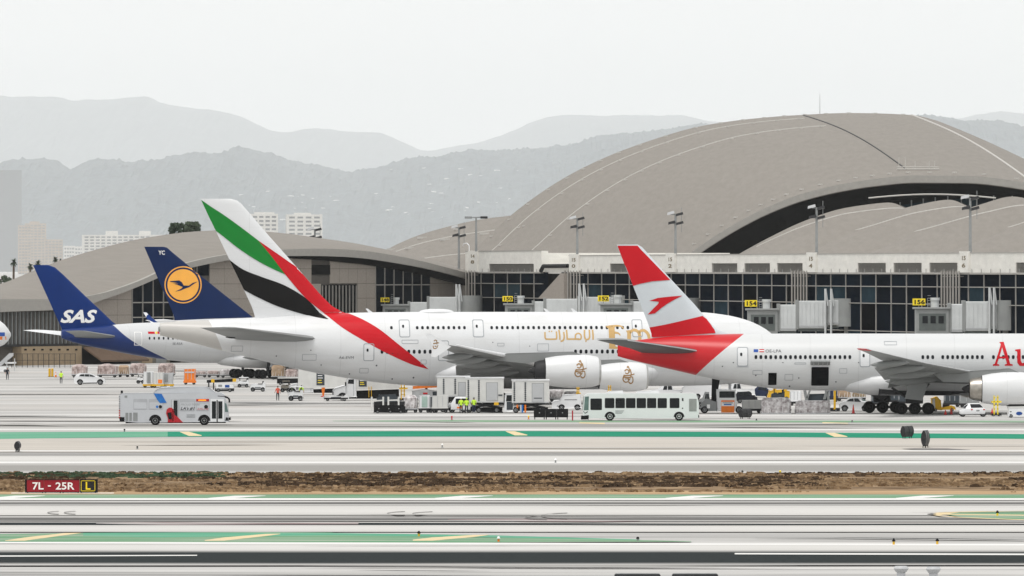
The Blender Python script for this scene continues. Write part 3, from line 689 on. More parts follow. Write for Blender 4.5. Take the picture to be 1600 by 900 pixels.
# wing (starboard = -y), tip fences, fairings, engines
stE = [(-3.0, 51.0, 36.0, 3.55, .115, 2), (-9, 47.6, 35.8, 4.1, .11, 1), (-15, 43.9, 35.3, 4.75, .10, 0), (-24, 39.4, 33.7, 5.65, .095, -1), (-33, 34.4, 30.9, 6.55, .09, -2), (-38.6, 31.4, 29.0, 7.15, .085, -2.5), (-39.9, 30.5, 28.8, 7.3, .06, -2.5)]
wE = wing_mesh(stE).build('wing', 'wing_grey', ek, smooth=True)
wP = wing_mesh(mirror_wing(stE)).build('wing', 'wing_grey', ek, smooth=True)
slat = [(y, le + .10, le - (le - te) * .2, z + .10, .50, t) for i, (y, le, te, z, th, t) in enumerate(stE[1:6])]
wing_mesh(slat).build('leading_edge', 'airframe_white', wE, smooth=True)
for s in (-1, 1):
    b = MB(); yy = s * 39.9; b.prism([(30.7, 7.1), (28.3, 8.55), (27.7, 8.6), (28.6, 7.3), (28.4, 6.0), (28.9, 5.9)], yy - .06, yy + .06)
    fb = b.build('wingtip_fence', 'white_paint', wE if s < 0 else wP, bevel=0.02)
for y, xa, xb, r in ((-12, 35.0, 41.5, .62), (-18, 34.0, 40, .6), (-23.5, 32.8, 38, .55), (-28.5, 31.2, 36, .48), (-33.0, 30.3, 34, .38)):
    zz = interp([(-q[0], q[3]) for q in stE], -y)[0]
    canoe(wE, xa, xb, y, zz - .75, r, dz=0.2); canoe(wP, xa, xb, -y, zz - .75, r, dz=.2)
# lowered flap panels
for y0, y1 in ((-4.5, -11.5), (-12.5, -22)):
    z0 = interp([(-q[0], q[3]) for q in stE], -y0)[0]; z1 = interp([(-q[0], q[3]) for q in stE], -y1)[0]; t0 = interp([(-q[0], q[2]) for q in stE], -y0)[0]; t1 = interp([(-q[0], q[2]) for q in stE], -y1)[0]
    wing_mesh([(y0, t0 + 2.0, t0 - 1.6, z0 - .55, .06, 12), (y1, t1 + 1.6, t1 - 1.2, z1 - .45, .06, 12)]).build('flap', 'wing_grey', wE, smooth=True)
eng = []
for (px0, px1, pyt, pyb, y) in ((851, 938, 554.5, 607, -25.7), (936.5, 1012.5, 566.5, 613, -14.9)):
    d = DE + y; x0 = at(px0, d) - at(PE, DE); x1 = at(px1, d) - at(PE, DE)
    x0 = (x0 + y * sin(phiE)) / cos(phiE); x1 = (x1 + y * sin(phiE)) / cos(phiE)
    zt, zb = hgt(pyt, d), hgt(pyb, d); r = (zt - zb) / 2 / 1.01
    for s in (1, -1):
        e = nacelle(ek, x0, x1, s * y, (zt + zb) / 2, r, 0.9); eng.append(e)
        zw = interp([(-q[0], q[3]) for q in stE], -y)[0]
        xw = interp([(-q[0], q[1]) for q in stE], -y)[0]
        b = MB(); b.prism([(x1 - 1.6, zt - .25), (x1 - 3.2, zt + .30), (xw + .2, zw + .35), (xw - 3.4, zw - .2), (x0 - 2.2, zt - 1.0), (x0 + .4, zt - .75)], s * y - .28, s * y + .28); b.build('pylon', 'wing_grey', e, bevel=.05)
    # gilded calligraphic emblem on the visible cowling
    cow = [c for c in COL.objects if c.parent == eng[-2] and c.name.startswith('cowling')][0]; bv = bvh_of([cow])
    ex = x0 + (x1 - x0) * (0.62 if px0 < 900 else 0.58); ez = (zt + zb) / 2 - .05
    K = [[(-.15, 1.15), (.0, 1.3), (.12, .9), (.05, .55)], [(-.5, .75), (-.2, .95), (.05, .7), (-.15, .45), (-.45, .55)], [(.2, 1.0), (.32, .5), (.25, .1)], [(-.65, .25), (-.2, .22), (.35, .30), (.75, .42)],
         [(-.6, .05), (-.1, -.02), (.45, .08)], [(-.62, .2), (-.72, -.25), (-.45, -.55), (-.1, -.5), (.05, -.2)], [(.0, -.55), (.3, -.72), (.55, -.45), (.5, .1)], [(-.4, -.15), (-.3, -.3), (-.2, -.12)], [(-.1, -.1), (.05, -.3), (.2, -.1)]]
    glyphs('calligraphic_emblem', [stroke(q, .17, .12, 5) for q in K], lambda a, c: (ex + a * .92, ez + c * .98), bv, 'livery_gold_dark', eng[-2], step=.15, xstep=.4, yfrom=y - 30)
# small emblem on the wing fence
K2 = [[(-.3, .5), (0, .6), (.2, .3)], [(-.4, .2), (.1, .25), (.45, .3)], [(-.4, 0), (-.3, -.35), (.1, -.3), (.3, .05)], [(.1, .6), (.15, .1)], [(-.2, -.1), (.1, -.1)]]
fe = [c for c in COL.objects if c.parent == wE and c.name.startswith('wingtip_fence')][0]
glyphs('calligraphic_emblem', [stroke(q, .13, .09, 5) for q in K2], lambda a, c: (28.95 + a * .8, 7.25 + c), bvh_of([fe]), 'livery_gold_dark', wE, step=.3)
# tailplane
stT = [(-1.2, 19.9, 9.3, 7.55, .10, 0), (-5, 16.6, 7.6, 7.95, .10, 0), (-12, 10.6, 4.9, 8.75, .09, 0), (-14.6, 8.3, 3.9, 9.05, .08, 0), (-15.2, 6.9, 3.6, 9.1, .05, 0)]
tE = wing_mesh(stT).build('tailplane', 'wing_grey', ek, smooth=True); wing_mesh(mirror_wing(stT)).build('tailplane', 'wing_grey', ek, smooth=True)
wing_mesh([(-5.2, 8.6, 7.4, 7.9, .3, 0), (-5.6, 8.5, 7.35, 7.95, .3, 0)]).build('elevator_gap', 'dark_metal', tE)
for y in (-6.2, 6.2):
    bogie(ek, 35.5, y, 2, 1.7, .7, .5, .72, 2.6)
for y in (-2.6, 2.6): bogie(ek, 38.6, y, 3, 1.7, .7, .5, .76, 2.2)
b = MB(); b.cyl((68, 0, 2.4), (68, 0, .6), .18, .15); ng = b.build('nose_gear', 'light_grey', ek)
for s in (-1, 1): add_wheel(ng, 68, s * .42, .62, .62, .4)

# small skin details: access panels, drains, latches
def skin_details(bvh, parent, q, spots, panels):
    for px, py, r_ in spots: x, z = q(px, py); decal_poly('drain_port', circle(x, z, r_, 10), bvh, 'reg_dark', parent, off=.03)
    for a, c, d_, e in panels:
        x0, z1 = q(a, d_); x1, z0 = q(c, e); decal_poly('access_panel', [rrect(x0, x1, z0, z1, .08), rrect(x0 + .05, x1 - .05, z0 + .05, z1 - .05, .06)], bvh, 'door_line', parent, off=.025)
skin_details(bfus, fus, qe, [(612, 592, .09), (483, 547, .07), (586, 571, .10), (545, 584, .08), (430, 556, .08), (768, 535, .06), (826, 541, .06), (645, 590, .10), (500, 570, .07)], [(625, 651, 531, 537), (655, 664, 562, 569), (775, 786, 536, 541), (838, 856, 537, 549), (470, 492, 553, 563), (360, 378, 540, 549), (560, 574, 575, 583)])
# ---- the twin-jet with red tail in front
sO = 14.15; DO = FPX / sO; GO = HZ + CAMH * sO; PO = 965.0
os_ = thing('airliner', 'white twin-engine airliner with red and white tail, nearest of the parked jets', 'airplane', (at(PO, DO), DO, 0), 0.0)
def qo(px, py): return ((px - PO) / sO, (GO - py) / sO)
fus = fuselage_mesh([(0, 7.75, 6.35, 0.06), (1.2, 7.95, 6.0, 0.5), (3.5, 8.3, 5.45, 1.15), (6.5, 8.6, 4.75, 1.85), (10, 8.75, 3.95, 2.5), (14, 8.83, 3.2, 2.95), (18, 8.85, 2.72, 3.08), (22, 8.85, 2.55, 3.1), (50, 8.85, 2.55, 3.1), (56, 8.6, 2.65, 2.9), (60, 7.6, 3.0, 2.2), (62.8, 6.2, 3.7, 1.1), (63.7, 5.2, 4.6, .2)], n=44, rings=100).build('fuselage', 'airframe_red_tail', os_, smooth=True)
finO = fin_mesh([(7.6, 13.6, 3.6, .8), (8.75, 12.4, 3.75, .85), (9.3, 11.0, 3.6, .8), (10, 10.25, 3.35, .78), (12, 8.55, 2.55, .65), (15, 5.75, 1.35, .5), (18.4, 2.7, 0.0, .34), (18.68, 2.2, -.1, .22)]).build('tail_fin', 'fin_pale', os_, smooth=True)
bfin = bvh_of([finO]); bfus = bvh_of([fus]); bb = bvh_of([finO, fus])
So = lambda pts, n=5: smooth_line([qo(*p) for p in pts], n)
te = lambda py: 963.6 + (py - 382) * (54.0 / 146.0) + 0.7
le = lambda py: 997.0 + (py - 384) * (107.0 / 112.0) - 0.2
top = [qo(te(384.0), 384.0), qo(le(385.5) - 2.2, 384.0)] + So([(le(390) - 1.2, 390), (le(415) - 1, 415), (le(437.5) - .8, 437.5)]) + So([(1020, 439.5), (1000, 443.5), (te(447), 447)])
decal_poly('red_paint_panel', top, bfin, 'livery_red', finO, step=.5, xstep=.25, off=.05)
low = So([(te(512), 512), (1040, 507), (1075, 499), (le(493) - .6, 493)]) + So([(le(500) - 3, 500), (le(508) - 4.5, 508), (le(515) - 6, 515)]) + [qo(1118, 520.5), qo(1022, 527), qo(te(526), 526)]
decal_poly('red_paint_panel', low, bfin, 'livery_red', finO, step=.5, xstep=.25, off=.05)
bird = [(1014.5, 470), (1028, 465.5), (1046, 463.5), (1066, 462), (1053, 468.5), (1042, 475), (1033, 481.5), (1023.5, 489.5), (1012, 491.5), (1021, 482), (1028.5, 474.5), (1029.5, 471.5), (1024, 470.8)]
decal_poly('swoosh_emblem', [qo(*p) for p in bird], bfin, 'livery_red', finO, step=.5, xstep=.25, off=.05)
for a in ((1150.5, 1168, 542, 572), (1341.5, 1358, 544.5, 573)):
    x0, z1 = qo(a[0], a[2]); x1, z0 = qo(a[1], a[3]); cabin_door(bfus, fus, x0, x1, z0, z1)
windows(bfus, fus, [qo(p, 0)[0] for p in rng(1180, 1327, 7.7) + rng(1440, 1458, 7.7) + rng(1471, 1537, 7.7) + rng(1550, 1640, 7.7)], qo(0, 557.5)[1], 0.31, 0.44)
x, z = qo(1176.5, 550); decal_poly('flag', rrect(x, x + .5, z, z + .32, .02), bfus, 'flag_blue', fus)
for i_, mm in ((0, 'livery_red'), (1, 'white_print'), (2, 'livery_red')):
    x, z = qo(1185.5, 550); decal_poly('flag', rrect(x, x + .52, z + .11 * i_, z + .11 * (i_ + 1) - .005, .005), bfus, mm, fus)
decal_text('registration', 'OE-LPA', *qo(1195, 550.5), 1.75, .33, bfus, 'reg_dark', fus, step=.15)
skin_details(bfus, fus, qo, [(1145, 566, .07), (1233, 603, .09), (1180, 586, .08), (1247, 590, .07), (1305, 596, .08), (1128, 572, .07), (1222, 566, .06), (1340, 566, .06)], [(1225, 1238, 584, 594), (1310, 1322, 575, 583), (1175, 1190, 578, 585), (1380, 1400, 533, 539), (1240, 1258, 566, 569), (1440, 1452, 570, 577)])
# serif wordmark
AU = [[(1549, 571), (1549, 569), (1552, 568), (1562, 537.5), (1559.5, 534.5), (1566.5, 534), (1576, 568), (1580, 569), (1580, 571), (1567.5, 571), (1567.5, 569), (1571, 568), (1568.6, 559.5), (1558.2, 559.5), (1555.6, 568), (1559, 569), (1559, 571)],
      [(1584, 546), (1592.5, 545), (1592.5, 563), (1594.5, 567), (1599, 566), (1602.5, 563), (1602.5, 549), (1599.5, 548), (1599.5, 546), (1608, 545), (1608, 568), (1611, 569), (1611, 571), (1603, 571), (1602.5, 567.5), (1597, 571.5), (1590.5, 571), (1587, 566), (1587, 549), (1584, 548)]]
hole = [(1559.3, 556.8), (1567.8, 556.8), (1563.8, 542.5)]
decal_poly('wordmark', [[qo(*p) for p in AU[0]], [qo(*p) for p in hole]], bfus, 'livery_red', fus, step=.2, off=.028)
decal_poly('wordmark', [qo(*p) for p in AU[1]], bfus, 'livery_red', fus, step=.2, off=.028)
# open cargo bay and bulk door
x0, z1 = qo(1266.5, 573); x1, z0 = qo(1293.5, 602)
decal_poly('cargo_opening', rrect(x0, x1, z0, z1, .1), bfus, 'hole_black', fus, off=.03, step=.2)
b = MB(); b.prism([(x0 - .1, 0), (x1 + .1, 0), (x1 + .1, .12), (x0 - .1, .12)], 0, -1.7); cd = b.build('cargo_door', 'mid_grey', fus, bevel=.03); cd.location = (0, -2.75, z1 + .12); cd.rotation_euler = (radians(-16), 0, 0)
for k in range(4):
    b = MB(); xx = x0 + .2 + k * .5; b.box(xx, xx + .08, -1.5, -.2, -.1, -.01); b.build('door_rib', 'light_grey', cd)
x0, z1 = qo(1199.5, 582); x1, z0 = qo(1212.5, 601)
decal_poly('bulk_door_opening', rrect(x0, x1, z0, z1, .06), bfus, 'hole_black', fus, off=.03, step=.15)
decal_poly('access_panel', [rrect(*[qo(1150.5, 0)[0], qo(1168.5, 0)[0]], qo(0, 573.2)[1], qo(0, 572.2)[1], .01)], bfus, 'door_line', fus, off=.03)
b = MB(); n = 28
b.loft([[(x, hw * cos(2 * pi * k / n), zc + hh * sin(2 * pi * k / n)) for k in range(n)] for x, hw, zc, hh in ((24.0, .5, 3.2, .3), (25.5, 2.0, 3.35, .95), (28, 2.95, 3.5, 1.45), (31, 3.35, 3.6, 1.6), (36, 3.5, 3.6, 1.6), (42, 3.45, 3.5, 1.5), (46, 3.0, 3.4, 1.2), (49, 1.4, 3.3, .6))])
b.build('belly_fairing', 'airframe_white', os_, smooth=True)
stO = [(-2.6, 44.5, 31.2, 3.75, .12, 1), (-9.6, 38.6, 30.6, 4.75, .11, 0), (-18, 33.3, 29.0, 5.75, .10, -1), (-27, 28.2, 26.4, 6.95, .09, -2), (-30.1, 26.3, 25.3, 7.4, .08, -2), (-30.5, 25.8, 25.3, 7.45, .05, -2)]
wO = wing_mesh(stO).build('wing', 'wing_grey', os_, smooth=True); wO2 = wing_mesh(mirror_wing(stO)).build('wing', 'wing_grey', os_, smooth=True)
wing_mesh([(-29.2, 26.9, 25.5, 7.27, .13, -2), (-30.1, 26.36, 25.3, 7.4, .12, -2), (-30.55, 25.8, 25.25, 7.46, .08, -2)]).build('wingtip', 'livery_red', wO, smooth=True)
wing_mesh([(q[0], q[1] + .08, q[1] - (q[1] - q[2]) * .08, q[3], .30, q[5]) for q in stO[:5]]).build('leading_edge', 'light_grey', wO, smooth=True)
for y, xa, xb, r in ((-6.4, 29.3, 35.2, .62), (-12.5, 28.7, 34.6, .58), (-17.5, 28.0, 33.2, .48), (-22, 27.0, 31.2, .38)):
    zz = interp([(-q[0], q[3]) for q in stO], -y)[0]; canoe(wO, xa, xb, y, zz - .65, r, dz=.25); canoe(wO2, xa, xb, -y, zz - .65, r, dz=.25)
for y0, y1 in ((-3.4, -8.8), (-10.2, -20)):
    z0, z1 = [interp([(-q[0], q[3]) for q in stO], -t)[0] for t in (y0, y1)]; t0, t1 = [interp([(-q[0], q[2]) for q in stO], -t)[0] for t in (y0, y1)]
    wing_mesh([(y0, t0 + 1.6, t0 - 1.5, z0 - .55, .06, 14), (y1, t1 + 1.2, t1 - 1.0, z1 - .4, .06, 14)]).build('flap', 'wing_grey', wO, smooth=True)
dn = DO - 9.75; ex0 = at(1534, dn) - at(PO, DO); ex1 = ex0 + 5.6; zt, zb = hgt(581, dn), hgt(634, dn)
for s in (-1, 1):
    e = nacelle(os_, ex0, ex1, s * 9.75, (zt + zb) / 2, (zt - zb) / 2, 1.05, exhaust='bare_metal')
    b = MB(); b.prism([(ex1 - 1.2, zt - .2), (ex1 - 2.6, zt + .35), (ex0 + 2, 5.0), (ex0 - 5.5, 4.6), (ex0 - 4.2, 3.6), (ex0 - 1.2, zt - 1.1), (ex0 + .3, zt - .6)], s * 9.75 - .3, s * 9.75 + .3); b.build('pylon', 'wing_grey', e, bevel=.05)
stT = [(-.9, 9.9, 2.6, 6.75, .10, 0), (-4, 7.0, 1.3, 7.25, .10, 0), (-9, 2.4, -1.4, 7.95, .09, 0), (-10.4, 1.0, -2.2, 8.15, .08, 0), (-10.75, .2, -2.4, 8.2, .05, 0)]
tO = wing_mesh(stT).build('tailplane', 'tail_shade_grey', os_, smooth=True); wing_mesh(mirror_wing(stT)).build('tailplane', 'wing_grey', os_, smooth=True)
wing_mesh([(q[0], q[1] + .05, q[1] - (q[1] - q[2]) * .07, q[3] + .01, .32, 0) for q in stT[:4]]).build('leading_edge', 'light_grey', tO, smooth=True)
for s in (-1, 1):
    gx = qo(1426 if s < 0 else 1382, 0)[0]; gr = bogie(os_, gx, s * 5.4, 3, 1.47, .66, .5, .7, 3.4)
    b = MB(); b.prism([(gx - .6, 3.8), (gx + 1.4, 3.4), (gx + .75, 1.55), (gx - 1.15, 1.75)], s * 6.6 - .05, s * 6.6 + .05); b.build('gear_door', 'wing_grey', gr, bevel=.02)
b = MB(); b.prism([(qo(1372, 0)[0], 2.15), (qo(1470, 0)[0], 2.15), (qo(1532, 0)[0], 2.5), (qo(1532, 0)[0], 3.0), (qo(1372, 0)[0], 3.0)], -2.6, 2.6); b.build('belly_shade', 'dark_metal', os_, bevel=.1)  # dark box added to stand for the shade under the belly
for s in (-1, 1):
    gx = qo(1426 if s < 0 else 1382, 0)[0]
    for p_, q_, r_ in (((gx - 2.4, s * 3.2, 2.9), (gx - .4, s * 5.2, 1.5), .14), ((gx + 1.2, s * 3.0, 2.8), (gx + .2, s * 5.3, 1.4), .12)):
        b = MB(); b.cyl(p_, q_, r_, r_, 8); b.build('side_stay', 'dark_metal', os_)
    b = MB(); b.box(gx - 1.0, gx + .9, s * 5.4 - .3, s * 5.4 + .3, 1.2, 2.3); b.build('gear_shade', 'dark_metal', os_, bevel=.1)  # dark block added around each leg to make the gear area darker
b = MB(); b.cyl((57.8, 0, 2.9), (57.8, 0, .6), .16, .14); ng = b.build('nose_gear', 'light_grey', os_)
for s in (-1, 1): add_wheel(ng, 57.8, s * .38, .55, .55, .38)

# ---- the airliner with the dark blue tail at the left
sS = 10.8; DS = FPX / sS; GS = HZ + CAMH * sS; PS = 88.0; phiS = radians(22); cS = cos(phiS)
sas = thing('airliner', 'white airliner with plain bright-blue tail and rear fuselage, leftmost of the jets', 'airplane', (at(PS, DS), DS, 0), phiS)
def qs(px, py): 
    x = (px - PS) / sS / cS; return (x, CAMH - (py - HZ) * (DS + x * sin(phiS)) / FPX)
fus = fuselage_mesh([(.8, 7.2, 6.0, .25), (1.8, 7.35, 5.6, .6), (4, 7.55, 5.0, 1.1), (8, 7.85, 4.2, 1.8), (13, 8.15, 3.3, 2.45), (18, 8.25, 2.65, 2.85), (23, 8.28, 2.3, 2.98), (50, 8.28, 2.25, 2.98), (58, 8.2, 2.3, 2.85), (62, 7.6, 2.5, 2.3), (65, 6.4, 3.1, 1.4), (66.6, 5.2, 4.2, .3)], n=44, rings=90).build('fuselage', 'airframe_blue_tail', sas, smooth=True)
finS = fin_mesh([(6.8, 10.6, 1.1, .8), (7.9, 9.2, .57, .8), (8.5, 8.4, .28, .75), (9.6, 7.2, -.25, .68), (12, 4.5, -1.4, .55), (15.2, 1.0, -2.93, .4), (16.2, -.2, -3.4, .32), (16.55, -1.2, -3.55, .2)]).build('tail_fin', 'livery_blue', sas, smooth=True)
bfin = bvh_of([finS]); bfus = bvh_of([fus])
# bright strip along the leading edge
led = [qs(118, 424), qs(139, 449), qs(157.5, 471), qs(170.5, 487), qs(169.5, 487.6), qs(156.5, 471.8), qs(138, 449.8), qs(117.3, 424.6)]
def text_on(name, body, pxa, pya, pxb, pyb, q, bvh, m, parent, **kw):
    x0, z1 = q(pxa, pya); x1, z0 = q(pxb, pyb); return decal_text(name, body, x0, z0, x1 - x0, z1 - z0, bvh, m, parent, **kw)
text_on('wordmark', 'SAS', 94, 484, 149.5, 504.5, qs, bfin, 'white_print', finS, shear=.32, fat=.035, step=.5, xstep=.25, off=.05)
windows(bfus, fus, [qs(p, 0)[0] for p in rng(222.5, 330, 7.0)], qs(225, 528.3)[1], .26, .40)
for a, bq, mm in ((221, 231, 'livery_red'), (235, 238, 'livery_red'), (238.3, 247, 'flag_blue'), (232, 234.6, 'sign_yellow')):
    x0, z1 = qs(a, 518); x1, z0 = qs(bq, 521.5); decal_poly('flag', rrect(x0, x1, z0, z1, .01), bfus, mm, fus)
text_on('registration', 'SE-RSA', 257, 535, 272, 538.5, qs, bfus, 'reg_dark', fus, step=.15)
x0, z1 = qs(200, 518.5); x1, z0 = qs(211.5, 539.5)
o_ = rrect(x0, x1, z0, z1, .1); i_ = rrect(x0 + .1, x1 - .1, z0 + .1, z1 - .1, .06)
decal_poly('door_frame', [o_, i_], bfus, 'white_print', fus, off=.03)
b = MB(); n = 26
b.loft([[(x, hw * cos(2 * pi * k / n), zc + hh * sin(2 * pi * k / n)) for k in range(n)] for x, hw, zc, hh in ((23.5, .4, 2.9, .2), (25.5, 2.0, 2.85, .9), (29, 3.1, 2.9, 1.35), (34, 3.3, 2.95, 1.5), (42, 3.3, 2.95, 1.5), (46, 2.4, 2.9, 1.0), (48, .6, 2.9, .3))])
b.build('belly_fairing', 'airframe_white', sas, smooth=True)
stS = [(-2.6, 43.0, 30.4, 3.3, .12, 1), (-9.5, 37.5, 29.8, 4.2, .11, 0), (-20, 32.5, 28.2, 5.5, .10, -1), (-28, 28.8, 26.6, 6.8, .09, -2), (-30.5, 27.4, 25.9, 7.5, .08, -2), (-31.8, 26.2, 25.3, 8.6, .06, -2), (-32.3, 25.4, 24.9, 9.5, .05, -2)]
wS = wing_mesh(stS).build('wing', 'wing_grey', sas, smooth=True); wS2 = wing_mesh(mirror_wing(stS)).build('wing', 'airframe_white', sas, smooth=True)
for s, pw in ((-1, wS), (1, wS2)):
    wing_mesh([(s * 31.0, 26.95, 25.6, 7.9, .11, -2), (s * 31.8, 26.25, 25.25, 8.6, .10, -2), (s * 32.33, 25.45, 24.85, 9.52, .09, -2)]).build('winglet', 'livery_blue', pw, smooth=True)
for y, xa, xb in ((-6, 26.5, 32.5), (-12, 26.2, 31.5), (-18, 25.4, 30)): 
    zz = interp([(-q[0], q[3]) for q in stS], -y)[0]; canoe(wS, xa, xb, y, zz - .6, .5, dz=.2)
for s in (-1, 1):
    e = nacelle(sas, 36.5, 42.0, s * 10.4, 2.55, 1.75, .9)
    b = MB(); b.prism([(41, 4.2), (39.5, 4.7), (37, 4.9), (33.5, 4.4), (36, 3.5)], s * 10.4 - .25, s * 10.4 + .25); b.build('pylon', 'wing_grey', e)
    gr = bogie(sas, 30.6, s * 5.2, 2, 2.05, .69, .52, .85, 3.0)
    b = MB(); b.prism([(31.0, 3.5), (33.4, 3.4), (33.0, 1.9), (30.6, 1.7)], s * 6.4 - .05, s * 6.4 + .05); b.build('gear_door', 'light_grey', gr)
stT = [(-.8, 9.4, 2.6, 6.1, .10, 0), (-4, 6.3, 1.2, 6.45, .10, 0), (-8.6, 1.9, -1.4, 6.95, .09, 0), (-9.4, .9, -1.9, 7.05, .06, 0)]
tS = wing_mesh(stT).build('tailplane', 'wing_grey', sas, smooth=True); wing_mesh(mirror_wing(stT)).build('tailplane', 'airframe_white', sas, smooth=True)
b = MB(); b.cyl((61, 0, 2.4), (61, 0, .6), .16, .14); ng = b.build('nose_gear', 'light_grey', sas)
for s in (-1, 1): add_wheel(ng, 61, s * .38, .53, .53, .36)

# ---- the airliner with the crane emblem
sL = 10.0; DL = FPX / sL; GL = HZ + CAMH * sL; PL = 214.0; phiL = radians(4)
lh = thing('airliner', 'white airliner with navy tail fin bearing a yellow disc, between two other jets', 'airplane', (at(PL, DL), DL, 0), phiL)
def ql(px, py): return ((px - PL) / sL, (GL - py) / sL)
fus = fuselage_mesh([(0, 7.3, 6.4, .3), (3, 7.7, 5.9, .95), (8, 8.05, 5.0, 1.9), (14, 8.3, 3.7, 2.7), (20, 8.4, 2.6, 3.1), (26, 8.4, 2.2, 3.25), (48, 8.4, 2.1, 3.25), (54, 8.4, 2.1, 3.25), (60, 8.4, 2.1, 3.25), (68, 8.3, 2.2, 3.1), (72, 7.8, 2.5, 2.5), (75.2, 6.5, 3.4, 1.2), (76.3, 5.2, 4.6, .2)], n=40, rings=80).build('fuselage', 'airframe_white', lh, smooth=True)
finL = fin_mesh([(7.4, 19.2, 5.9, .95), (8.35, 18.2, 5.85, .95), (9.5, 16.75, 5.45, .88), (12, 13.6, 4.35, .72), (15, 9.85, 3.05, .58), (18.6, 5.5, 1.5, .38), (19.3, 4.7, 1.2, .3), (19.45, 4.2, 1.15, .2)]).build('tail_fin', 'livery_navy', lh, smooth=True)
bfin = bvh_of([finL])
b = MB(); dx, dz = ql(286, 445)
decal_poly('emblem_disc', circle(dx, dz, 2.9), bfin, 'livery_yellow', finL, off=.03, step=1, xstep=.35)
decal_poly('emblem_ring', [circle(dx, dz, 2.72), circle(dx, dz, 2.45)], bfin, 'livery_navy', finL, off=.045, step=1, xstep=.35)
crane = [[(265.7, 439.3), (280, 438), (284, 441), (287, 446), (295, 446.3), (301, 442), (309, 440), (303, 443.6), (295.5, 448.8), (289.5, 450.8), (282, 454), (273.5, 455.7), (283, 451), (285.5, 448.5), (277, 445), (272, 444.2), (279, 443.6), (269, 442.2), (277, 441.2), (266, 440.6)]]
decal_poly('crane_emblem', [ql(*p) for p in crane[0]], bfin, 'livery_navy', finL, off=.05, step=1, xstep=.35)
text_on('tail_letters', 'YC', 247.5, 391.5, 257.5, 398, ql, bfin, 'white_print', finL, fat=.02, off=.03)
stL = [(-2.8, 50, 34, 3.4, .12, 1), (-12, 42, 32.5, 4.6, .11, 0), (-24, 33, 27.5, 6.0, .1, -1), (-34, 25.5, 23.6, 7.4, .08, -2)]
wing_mesh(stL).build('wing', 'wing_grey', lh, smooth=True); wing_mesh(mirror_wing(stL)).build('wing', 'wing_grey', lh, smooth=True)
stT = [(-1, 14, 5.5, 6.8, .1, 0), (-11, 5.5, 1.6, 7.9, .08, 0)]
wing_mesh(stT).build('tailplane', 'airframe_white', lh, smooth=True); wing_mesh(mirror_wing(stT)).build('tailplane', 'airframe_white', lh, smooth=True)
for s in (-1, 1):
    nacelle(lh, 43, 48.5, s * 12, 2.6, 1.6, .9); nacelle(lh, 35.5, 41, s * 21.5, 3.2, 1.6, .9)
    bogie(lh, 37, s * 5.5, 2, 1.5, .65, .5, .6, 3.2); bogie(lh, 34.5, s * 1.9, 2, 1.5, .65, .5, .6, 2.4)
b = MB(); b.cyl((68, 0, 2.4), (68, 0, .6), .16, .14); ng = b.build('nose_gear', 'light_grey', lh)
for s in (-1, 1): add_wheel(ng, 68, s * .38, .6, .6, .36)

# ---- nose of another parked airliner at the left edge of the view
DX = 1445.0
ox = thing('airliner', 'white airliner nose with blue and red stripe, cut by the left picture edge', 'airplane', (at(17, DX), DX, 0), 0)
fx = fuselage_mesh([(-40, 8.9, 3.2, 2.9), (-8, 8.9, 3.2, 2.9), (-4, 8.6, 3.3, 2.6), (-1.5, 7.6, 3.7, 1.7), (-.4, 6.4, 4.6, .8), (0, 5.7, 5.3, .1)], rings=60).build('fuselage', 'airframe_white', ox, smooth=True)
bx_ = bvh_of([fx])
decal_poly('stripe', rrect(-12, -.9, 5.3, 5.9, .05), bx_, 'flag_blue', fx, step=.3, off=.03); decal_poly('stripe', rrect(-12, -.7, 4.75, 5.25, .05), bx_, 'orange_paint', fx, step=.3, off=.03)
b = MB(); b.cyl((-3, 0, 3.4), (-3, 0, .6), .16, .14); ng = b.build('nose_gear', 'light_grey', ox)
for s in (-1, 1): add_wheel(ng, -3, s * .38, .55, .55, .36)
for s in (-1, 1): bogie(ox, -26, s * 4, 2, 1.4, .6, .45, .55, 4)
stX = [(-2.6, -18, -28, 4.2, .12, 1), (-22, -32, -36, 6.4, .1, 0)]
wing_mesh(stX).build('wing', 'wing_grey', ox, smooth=True); wing_mesh(mirror_wing(stX)).build('wing', 'wing_grey', ox, smooth=True)
# ================================================================ TERMINAL BUILDINGS
mat('roof_metal', (0.222, 0.203, 0.180), 0.65, var=0.08, scale=0.9, stretch=(1, 0.25, 1), spec=0.15)
mat('roof_edge', (0.34, 0.325, 0.30), 0.6, var=0.07)
mat('roof_seam', (0.50, 0.485, 0.455), 0.6, var=0.06)
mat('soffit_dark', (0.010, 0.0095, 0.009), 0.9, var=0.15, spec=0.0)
for i_, c_ in enumerate(((0.0022, 0.005, 0.010), (0.004, 0.009, 0.016), (0.018, 0.036, 0.048), (0.0015, 0.002, 0.003))):  # third tone is lighter: teal reflections put into the pane colour
    mat('curtain_glass_%d' % i_, c_, 0.6, var=0.3, scale=0.3, spec=0.0)
GLASS = ['curtain_glass_0', 'curtain_glass_0', 'curtain_glass_1', 'curtain_glass_0', 'curtain_glass_3', 'curtain_glass_2']
mat('bridge_white', (0.58, 0.60, 0.60), 0.5, var=0.07, scale=0.6)
mat('bridge_grey', (0.27, 0.28, 0.275), 0.5, var=0.1, scale=0.6)
mat('bridge_dark', (0.10, 0.115, 0.11), 0.4, var=0.15)
mat('gold_digits', (0.16, 0.12, 0.06), 0.6, var=0.1)
mat('lower_wall', (0.16, 0.145, 0.12), 0.85, var=0.2, scale=0.2)
mat('canopy_brown', (0.115, 0.075, 0.05), 0.8, var=0.15)
